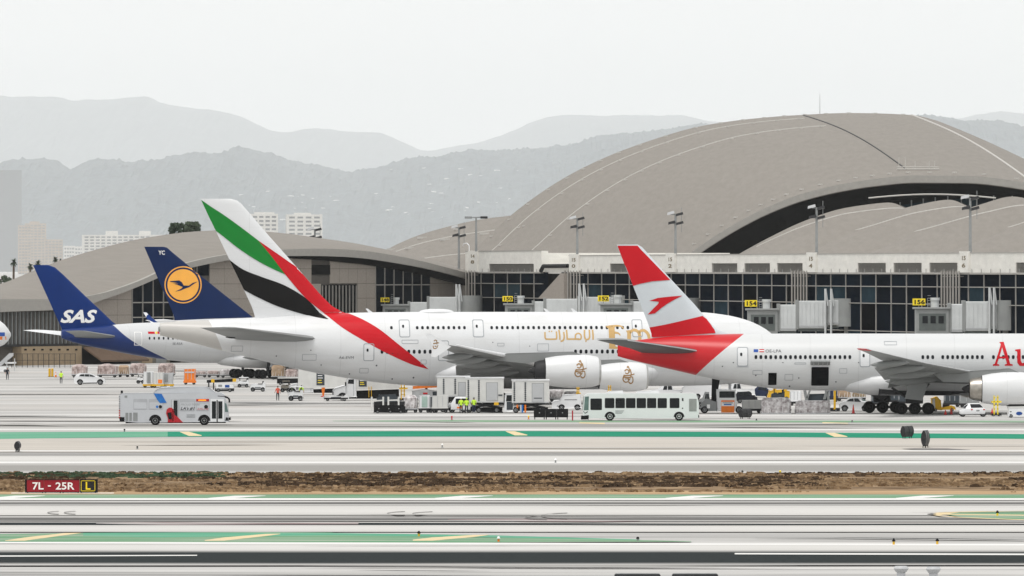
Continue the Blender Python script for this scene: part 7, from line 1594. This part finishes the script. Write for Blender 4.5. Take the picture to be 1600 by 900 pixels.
# ================================================================ PEOPLE
def person(label, px, yg, top, legs, h=1.76, face=0.0, arms=((-.30, -.12, .92), (.30, -.10, .92)), stride=.12, hat=None):
    D = gdist(yg); t = thing('person', label, 'person', (at(px, D), D, 0), face)
    V = [(0, 0, .96), (0, 0, 1.18), (0, -.01, 1.40), (0, 0, 1.50), (0, -.02, 1.60), (0, -.02, 1.72),
         (-.10, 0, .92), (-.12, -stride * .4, .50), (-.12, stride * .3, .09), (-.13, stride * .3 - .16, .05),
         (.10, 0, .92), (.12, stride * .4, .50), (.12, -stride * .6, .09), (.13, -stride * .6 - .16, .05),
         (-.19, 0, 1.42), (-.26, .02, 1.16), (arms[0][0], arms[0][1], arms[0][2]), (arms[0][0], arms[0][1] - .06, arms[0][2] - .10),
         (.19, 0, 1.42), (.26, .02, 1.16), (arms[1][0], arms[1][1], arms[1][2]), (arms[1][0], arms[1][1] - .06, arms[1][2] - .10)]
    E = [(0, 1), (1, 2), (2, 3), (3, 4), (4, 5), (0, 6), (6, 7), (7, 8), (8, 9), (0, 10), (10, 11), (11, 12), (12, 13), (2, 14), (14, 15), (15, 16), (16, 17), (2, 18), (18, 19), (19, 20), (20, 21)]
    Rd = [(.16, .11), (.15, .10), (.17, .11), (.055, .055), (.085, .10), (.075, .09), (.10, .10), (.07, .07), (.05, .05), (.045, .05), (.10, .10), (.07, .07), (.05, .05), (.045, .05), (.07, .07), (.05, .05), (.04, .04), (.035, .045), (.07, .07), (.05, .05), (.04, .04), (.035, .045)]
    s = h / 1.78; me = bpy.data.meshes.new('body'); me.from_pydata([(a * s, c * s, d * s) for a, c, d in V], E, []); o = bpy.data.objects.new('body', me); COL.objects.link(o)
    md = o.modifiers.new('skin', 'SKIN'); sv = me.skin_vertices[0].data
    for i, r in enumerate(Rd): sv[i].radius = r
    sv[0].use_root = True
    o.modifiers.new('sub', 'SUBSURF').levels = 1
    dg = bpy.context.evaluated_depsgraph_get(); nm = bpy.data.meshes.new_from_object(o.evaluated_get(dg)); bpy.data.objects.remove(o)
    for m_ in (legs, top, 'skin', 'black_paint'): nm.materials.append(M(m_))
    for p in nm.polygons:
        c = p.center; z = c.z / s
        p.material_index = 3 if z < .10 else 0 if z < .95 and abs(c.x) < .22 * s else 2 if (z > 1.50 or (abs(c.x) > .24 * s and z < 1.12)) else 1
        p.use_smooth = True
    bo = bpy.data.objects.new('body', nm); link(bo, t)
    b = MB(); b.ball((0, .01 * s, 1.70 * s), (.095 * s, .11 * s, .085 * s), 10, 7); b.build('hair' if not hat else 'cap', hat or 'black_paint', bo, smooth=True)
    return t
person('person in dark clothing standing at the far left edge', 11.5, 593.5, 'cloth_dark', 'cloth_dark', 1.78)
person('person in yellow-green safety vest walking left of the sport utility car', 95.5, 599.5, 'hi_vis', 'cloth_dark', 1.75, stride=.2)
person('person in red vest and dark shorts standing on the open apron', 434, 626, 'vest_red', 'cloth_dark', 1.8, hat='cloth_dark', arms=((-.36, -.1, 1.0), (.3, -.05, .95)))
person('person in lime vest beside the tractor near the box truck', 471, 623.5, 'hi_vis', 'cloth_navy', 1.7)
person('person in lime vest, left of the three workers by the white van', 720.5, 646, 'hi_vis', 'cloth_dark', 1.75, face=pi, hat='white_print')
person('person in lime vest, middle of the three workers by the white van', 729, 646, 'hi_vis', 'cloth_dark', 1.72, face=pi, hat='hi_vis')
person('person in lime vest, right of the three workers near the catering truck', 740.5, 645.4, 'hi_vis', 'cloth_navy', 1.74, face=pi)
person('person in orange vest at the foot of the yellow ladder lift', 903, 637.5, 'orange_paint', 'cloth_navy', 1.75, hat='sign_yellow')
# ================================================================ AIRFIELD SIGNS, LIGHTS
mat('sign_red', (0.27, 0.006, 0.016), 0.45, var=0.08, scale=1.0)
mat('sign_black', (0.012, 0.012, 0.014), 0.45, var=0.2)
D = gdist(771.5); k = D / FPX
t = thing('runway_sign', 'red runway sign reading 7L - 25R with a black and yellow L panel', 'sign', (at(96, D), D, 0)); X = lambda px: at(px, D) - at(96, D); Z = lambda py: hgt(py, D)
for a, c, m_ in ((41, 68.5, 'sign_red'), (68.9, 96.2, 'sign_red'), (96.6, 124, 'sign_red'), (124.8, 151, 'sign_black')):
    b = MB(); b.box(X(a), X(c), -.12, .12, Z(769), Z(749.2)); p = b.build('panel', m_, t, bevel=.02)
    x0, x1, z0, z1 = X(a), X(c), Z(769), Z(749.2)
    for zz_ in (z0, z1): b = MB(); b.box(x0, x1, -.15, -.10, zz_ - .025, zz_ + .025); b.build('frame', 'black_paint', p)
    for q in (a + 2, c - 2): b = MB(); b.cyl((X(q), 0, 0), (X(q), 0, Z(769)), .05, .05, 8); b.box(X(q) - .1, X(q) + .1, -.1, .1, 0, .03); b.build('leg', 'black_paint', p)
for a in (40.6, 151.3): b = MB(); b.box(X(a) - .06, X(a) + .06, -.16, .16, Z(769.6), Z(748.8)); b.build('end_cap', 'black_paint', t)
for s_, a, c in (('7L', 50.5, 68), ('-', 75, 79.5), ('25R', 86.5, 116)): flat_text('lettering', s_, 1, ((X(a) + X(c)) / 2, -.145, Z(765) if s_ != '-' else Z(760.2)), 'white_print', t, fat=.02, width=X(c) - X(a), height=(Z(753.5) - Z(765)) if s_ != '-' else .09)
flat_text('lettering', 'L', 1, ((X(133.5) + X(141)) / 2, -.145, Z(765)), 'sign_yellow', t, fat=.02, width=X(141) - X(133.5), height=Z(753) - Z(765))
for x0, x1, z0, z1 in ((126.6, 148.8, 767.4, 766.6), (126.6, 148.8, 751.6, 750.8), (126.6, 127.4, 767.4, 750.8), (148, 148.8, 767.4, 750.8)): b = MB(); b.box(X(x0), X(x1), -.145, -.12, Z(z0), Z(z1)); b.build('border', 'sign_yellow', t)
b = MB(); b.box(X(18), X(178), -.7, .7, 0, .06); b.build('plinth', 'parapet_white', t)
# black back of a long sign, and other signs seen edge-on
D = gdist(655.5); t = thing('taxiway_sign', 'long black taxiway sign seen from behind, left of the plain white bus', 'sign', (at(862, D), D, 0)); X = lambda px: at(px, D) - at(862, D); Z = lambda py: hgt(py, D)
for a, c in ((834, 851.9), (852, 869.9), (870, 887.8)):
    b = MB(); b.box(X(a), X(c), -.2, .2, Z(652.2), Z(638.8)); p = b.build('panel', 'black_paint', t, bevel=.02)
    for q in (a + 1.6, c - 1.6): b = MB(); b.cyl((X(q), 0, 0), (X(q), 0, Z(652)), .05, .05, 8); b.build('leg', 'black_paint', p)
    b = MB(); b.ball((X((a + c) / 2), -.21, Z(645)), .07, 8, 5); b.build('latch', 'mid_grey', p)
def edge_sign(label, pxc, w, ytop, yg, ry, m='sign_black'):
    """sign board turned nearly edge-on: rounded end plates show"""
    D = gdist(yg); k = D / FPX; t = thing('taxiway_sign', label, 'sign', (at(pxc, D), D, 0), ry); h = (yg - ytop) * k
    b = MB(); n = 14; L_ = 2.4; z0 = .16
    prof = [(.17 * (1 - abs(2 * u - 1) ** 2.2) + .05, z0 + (h - z0) * u) for u in [i / n for i in range(n + 1)]]
    ring = [(q[0], q[1]) for q in prof] + [(-q[0], q[1]) for q in reversed(prof)]
    b.loft([[(y_, a, c) for a, c in ring] for y_ in (-L_ / 2, L_ / 2)]); bd = b.build('panel', m, t)
    for y_ in (-L_ / 2, 0, L_ / 2):
        b = MB(); b.loft([[(y_ + d_, a * 1.12, c * 1.005 + .002) for a, c in ring] for d_ in (-.03, .03)]); b.build('rib', 'dark_metal', bd)
    for y_ in (-.9, .9):
        for s in (-.1, .1): b = MB(); b.cyl((y_, s, 0), (y_, s, z0 + .1), .04, .04, 6); b.build('leg', 'black_paint', bd)
    return t
edge_sign('dark oval-ended sign seen edge-on at far left beyond the runway', 27.5, 9, 689.5, 706, radians(90))
edge_sign('small barrel-shaped sign edge-on right of the orange-fronted tug', 1164.5, 15, 638.5, 654.5, radians(63), 'dark_metal')
edge_sign('dark barrel-shaped sign edge-on touching the green stripe at right', 1417.5, 15, 665.6, 685.2, radians(68), 'dark_metal')
edge_sign('tall dark sign seen edge-on in front of the green stripe at right', 1446, 11, 672.4, 699.6, radians(80))
# elevated edge lights
def edge_light(label, px, ytop, yg, m, cap='black_paint'):
    D = gdist(yg); t = thing('edge_light', label, 'edge light', (at(px, D), D, 0), 0, 'elevated airfield edge lights'); h = (yg - ytop) * D / FPX
    b = MB(); b.cyl((0, 0, 0), (0, 0, .04), .14, .14, 10); b.build('base_plate', 'mid_grey', t)
    b = MB(); b.cyl((0, 0, .04), (0, 0, h * .6), .07, .07, 10); b.build('stem', m, t, smooth=True)
    b = MB(); b.cyl((0, 0, h * .6), (0, 0, h * .72), .10, .11, 10); b.cyl((0, 0, h * .72), (0, 0, h * .95), .10, .06, 10); b.cyl((0, 0, h * .95), (0, 0, h), .06, .02, 10); b.build('lamp_head', cap, t, smooth=True)
for lb_, px, yt, yg, m_, cp in (('edge light with black head on the green marking, middle left', 654.5, 829.5, 839.5, 'yellow_paint', 'black_paint'), ('edge light with white head at the tip of the green marking', 779, 838, 848, 'orange_paint', 'white_print'), ('edge light with black head by the runway line, centre right', 996.5, 838.5, 846.5, 'mid_grey', 'black_paint'), ('left of two yellow edge lights at lower right', 1396.5, 841.5, 853, 'yellow_paint', 'black_paint'), ('right of two yellow edge lights at lower right', 1464.5, 841, 852.5, 'yellow_paint', 'black_paint'), ('edge light standing in the green patch at right', 1558.5, 797.5, 807.5, 'sign_yellow', 'black_paint'), ('tiny black edge light below the silver bus rear wheel', 214.5, 702 - 5, 702, 'mid_grey', 'black_paint'), ('tiny black edge light under the left end of the silver bus', 194.5, 670, 675, 'mid_grey', 'black_paint'), ('tiny white-topped edge light on the taxi lane, centre', 691, 693, 700, 'mid_grey', 'white_print'), ('tiny white-topped edge light, right of centre near the dirt strip', 868, 716, 723.5, 'mid_grey', 'white_print'), ('tiny dark edge light at the far rim of the dirt strip', 1160, 735, 740, 'mid_grey', 'black_paint'), ('yellow edge light at the far rim of the dirt strip', 1219, 735, 740, 'sign_yellow', 'sign_yellow'), ('small yellow edge light left of the long black sign', 826, 649, 655.5, 'orange_paint', 'sign_yellow'), ('thin red edge light below the white van', 706, 649.5, 656.5, 'red_paint', 'red_paint'), ('tiny edge light right of the barrel-shaped sign', 1182, 654, 657.4, 'mid_grey', 'black_paint'), ('tiny edge light below the white saloon car', 1331.5, 656.5, 660.4, 'mid_grey', 'black_paint')):
    edge_light(lb_, px, yt, yg, m_, cp)
D = gdist(657.5); t = thing('marker_post', 'slim dark red post between the long black sign and the bus', 'marker', (at(894.6, D), D, 0)); b = MB(); b.box(-.07, .07, -.07, .07, 0, hgt(641.5, D)); b.build('post', 'wrap_red', t, bevel=.02); b = MB(); b.box(-.14, .14, -.14, .14, 0, .05); b.build('foot', 'mid_grey', t)
# foreground equipment cut by the lower picture edge
def approach_light(label, px, ytop):
    D = gdist(925); t = thing('approach_light', label, 'light', (at(px, D), D, 0), 0, 'approach lights at the lower edge'); h = hgt(ytop, D)
    b = MB(); b.cyl((0, 0, 0), (0, 0, h - .25), .22, .22, 14); b.build('stem', 'light_grey', t, smooth=True)
    b = MB(); b.cyl((0, 0, h - .30), (0, 0, h - .12), .26, .38, 18); b.cyl((0, 0, h - .12), (0, 0, h), .38, .30, 18); b.build('lamp_head', 'light_grey', t, smooth=True); b = MB(); b.cyl((0, 0, 0), (0, 0, .05), .4, .4, 14); b.build('base_plate', 'mid_grey', t)
approach_light('left of two pale grey mushroom lights at the lower picture edge', 1408, 884.5); approach_light('right of two pale grey mushroom lights at the lower picture edge', 1458.5, 885.5)
for lb_, a, c in (('left of two low dark cabinets at the lower picture edge', 960, 1032), ('right of two low dark cabinets at the lower picture edge', 1050, 1122)):
    D = gdist(930); t = thing('equipment_cabinet', lb_, 'cabinet', (at((a + c) / 2, D), D, 0), 0, 'cabinets at the lower edge'); w = at(c, D) - at(a, D); h = hgt(896.5, D)
    b = MB(); b.box(-w / 2, w / 2, -.5, .5, .12, h); p = b.build('housing', 'dark_metal', t, bevel=.08)
    b = MB(); b.box(-w / 2 + .1, w / 2 - .1, -.3, .3, h + .002, h + .02); b.build('lid', 'mid_grey', p)
    for q in (-.4, .4): b = MB(); b.box(w * q - .06, w * q + .06, -.3, .3, 0, .119); b.build('foot', 'mid_grey', p)

# ================================================================ FAR CITY AND TREES
mat('tower_beige', (0.42, 0.36, 0.30), 0.8, var=0.1, scale=0.05)
mat('tower_white', (0.62, 0.61, 0.58), 0.8, var=0.06, scale=0.05)
mat('tower_dark', (0.07, 0.08, 0.085), 0.6, var=0.15, scale=0.05)
mat('tower_glass', (0.26, 0.27, 0.275), 0.4, var=0.15, scale=0.05)
def tower(label, pxl, pxr, ytop, D, m, floors, bays, name='apartment_tower', crown=None, cat='building', glass='tower_glass'):
    w = at(pxr, D) - at(pxl, D); h = hgt(ytop, D); t = thing(name, label, cat, (at((pxl + pxr) / 2, D), D, 0), radians(4)); dp = max(18, w * .6)
    b = MB(); b.box(-w / 2 + .6, w / 2 - .6, -dp / 2 + .6, dp / 2, 0, h - .5); b.build('glazing', glass, t)
    b = MB(); fh = h / floors
    for q in range(floors): b.box(-w / 2, w / 2, -dp / 2, dp / 2 + .2, q * fh + fh * .45, q * fh + fh * .98)
    b.build('floor_bands', m, t, kind='stuff')
    for q in range(bays + 1):
        b = MB(); xx = -w / 2 + w * q / bays; ww = w / bays * .16; b.box(xx - ww, xx + ww, -dp / 2 - .4, dp / 2 + .4, 0, h); b.build('pier', m, t)
    for c in (crown or ()): b = MB(); b.box(-w / 2 + w * c[0], -w / 2 + w * c[1], -dp * .3, dp * .3, h - .2, h + (c[2] * D / FPX)); b.build('penthouse', m, t)
    return t
tower('tall dark slab tower fading in haze at the left picture edge', -34, 30, 266, 48000, 'tower_dark', 40, 3, 'office_tower', glass='tower_dark')
tower('pale beige stepped tower beside the dark slab, left', 29, 48, 352, 27000, 'tower_beige', 16, 4)
tower('tallest beige tower of the hazy cluster at left', 40, 71, 349, 28000, 'tower_beige', 18, 5, crown=((.2, .7, 3),))
tower('lower beige block right of the tallest beige tower', 70, 97, 374, 27000, 'tower_beige', 12, 5)
tower('small pale block near the foot of the beige towers', 100, 116, 384, 24000, 'tower_white', 8, 4)
tower('tiny white block left of the long white building', 117, 130, 385, 24000, 'tower_white', 8, 3)
tower('long white apartment block behind the arched hall roof, left', 130, 252, 367, 17500, 'tower_white', 14, 14, crown=((.29, .44, 6), (.72, .86, 6)))
tower('left of two white balcony towers behind the striped tail fin', 393, 432.5, 334, 13500, 'tower_white', 16, 4, crown=((.1, .9, 2.5),))
tower('right of two white balcony towers, standing clear of the striped tail fin', 449, 501, 335, 13500, 'tower_white', 16, 4, crown=((.2, .7, 2.5),))
# hillside houses
hr = random.Random(5); b = MB(); b.box(-1, 1, -.6, .6, 0, .45); b.add([(-1.1, -.7, .45), (1.1, -.7, .45), (1.1, .7, .45), (-1.1, .7, .45), (-.7, 0, .75), (.7, 0, .75)], [(0, 1, 5, 4), (1, 2, 5), (2, 3, 4, 5), (3, 0, 4)])
mat('house_white', (0.62, 0.62, 0.60), 0.8, var=0.05)
h0 = b.build('hillside_house', 'house_white'); hill = [o for o in COL.objects if o.name == 'hills'][0]
dgx = bvh_of([hill]); first = True
for k_ in range(64):
    if k_ < 46: px = hr.gauss(720, 95); py = hr.uniform(262, 345)
    else: px = hr.uniform(370, 560); py = hr.uniform(290, 345)
    px = min(max(px, 330), 900)
    dv = Vector(((px - 800) / FPX, 1, -(py - HZ) / FPX)).normalized(); hit = dgx.ray_cast(Vector((0, 0, CAMH)), dv)
    if hit[0] is None: continue
    o = h0 if first else h0.copy()
    if not first: COL.objects.link(o)
    first = False
    s_ = hr.uniform(4, 15); o.location = hit[0] - Vector((0, 10, 5)); o.scale = (s_ * 1.3, s_, s_ * hr.uniform(.5, .9)); o.rotation_euler = (0, 0, hr.uniform(-.4, .4))
    tag(o, 'tiny white house scattered on the hazy hillside', 'house', 'houses on the hillside')
# trees on the skyline
mat('leaf_a', (0.035, 0.055, 0.03), 0.8, var=0.35, scale=0.6); mat('leaf_b', (0.05, 0.07, 0.04), 0.8, var=0.35, scale=0.6); mat('bark', (0.10, 0.075, 0.055), 0.9, var=0.2)
def broad_tree(label, px, ytop, D, wpx, seed, cat='tree', trunk=True, group='trees on the skyline'):
    r = random.Random(seed); H = hgt(ytop, D); R_ = wpx * D / FPX / 2; t = thing('leafy_tree', label, cat, (at(px, D), D, 0), 0, group)
    b = MB(); b.cyl((0, 0, 0), (.3, 0, H * .6), .5, .3, 8); b.cyl((.3, 0, H * .6), (R_ * .4, .3, H * .82), .26, .1, 6); b.cyl((.2, 0, H * .6), (-R_ * .45, 0, H * .8), .26, .1, 6); b.cyl((.25, 0, H * .62), (0, .2, H * .9), .22, .08, 6); b.build('trunk', 'bark', t)
    b = MB(); cl = [(r.uniform(-.7, .7) * R_, r.uniform(-.6, .6) * R_, H - (1.0 if D < 2200 else 2.5) * r.uniform(.3, 2.5)) for _ in range(12)]
    for c in cl:
        cr = R_ * r.uniform(.22, .42)
        for _ in range(75):
            d = Vector((r.gauss(0, 1), r.gauss(0, 1), r.gauss(0, .8))).normalized() * cr * r.uniform(.4, 1.05); p = Vector(c) + d; s = r.uniform(.2, .42)
            if p.z > H: continue
            u = Vector((r.gauss(0, 1), r.gauss(0, 1), r.gauss(0, 1))).normalized() * s; w = u.orthogonal().normalized() * s * .8
            b.add([p - u, p + w, p + u, p - w], [(0, 1, 2, 3)]); 
    b.build('crown', 'leaf_a' if seed % 2 else 'leaf_b', t, fix=False); return t
broad_tree('left dark bushy tree above the arched hall roof', 276, 349, 1950, 26, 1); broad_tree('right dark bushy tree above the arched hall roof', 296, 347, 1960, 28, 2); broad_tree('small sparse tree at the right end of the skyline pair', 310, 350, 1970, 8, 3)
broad_tree('large grey-green tree at the left edge, left of the palms', 2, 424, 2300, 40, 4)
def palm(label, px, ytop, D, seed, wpx=16):
    r = random.Random(seed); H = hgt(ytop, D); k = D / FPX; t = thing('palm_tree', label, 'palm', (at(px, D), D, 0), 0, 'palms on the skyline'); cr = wpx * k / 2
    b = MB(); b.cyl((0, 0, 0), (.2, 0, H - cr), .30, .22, 8); b.build('trunk', 'bark', t)
    b = MB()
    for q in range(64):
        a = r.uniform(0, 2 * pi); e = r.uniform(-.9, 1.2); L_ = cr * r.uniform(.75, 1.1); pr = Vector((.2, 0, H - cr)); d = Vector((cos(a) * cos(e), sin(a) * cos(e), sin(e)))
        for s in range(4):
            nx_ = pr + d * L_ / 4; d = (d + Vector((0, 0, -.28))).normalized(); sd = d.cross(Vector((0, 0, 1))).normalized() * cr * (.20 - .04 * s); b.add([pr - sd, pr + sd, nx_ + sd * .7, nx_ - sd * .7], [(0, 1, 2, 3)]); pr = nx_
    b.build('crown', 'leaf_a', t, fix=False); return t
palm('tall palm standing alone at the far left skyline', 20, 402, 1900, 1, 16); palm('palm partly behind the bright-blue fin tip, left', 46, 409, 1880, 2, 14); palm('palm right behind the bright-blue fin tip', 58, 404, 1900, 3, 16); palm('palm crown rising over the arched roof right of the bright-blue fin', 85, 399, 1890, 4, 13); palm('tiny palm crown right of the bright-blue fin above the roof', 93, 403, 1950, 5, 6)
# ================================================================ haze: the marine air between here and the hills
hz = MB(); hz.box(-22500, 22500, -1700, 131000, -1.0, 2600.0)
hm = bpy.data.materials.new('haze_air'); hm.use_nodes = True
for n_ in list(hm.node_tree.nodes): hm.node_tree.nodes.remove(n_)
pv = hm.node_tree.nodes.new('ShaderNodeVolumePrincipled'); ho = hm.node_tree.nodes.new('ShaderNodeOutputMaterial')
pv.inputs['Color'].default_value = (0.955, 0.985, 1.0, 1); pv.inputs['Density'].default_value = 1.4e-5; pv.inputs['Anisotropy'].default_value = 0.0
hm.node_tree.links.new(pv.outputs[0], ho.inputs['Volume'])
hob = hz.build('haze', hm, fix=True); tag(hob, 'pale marine haze filling the air over the airfield', 'haze', kind='stuff')
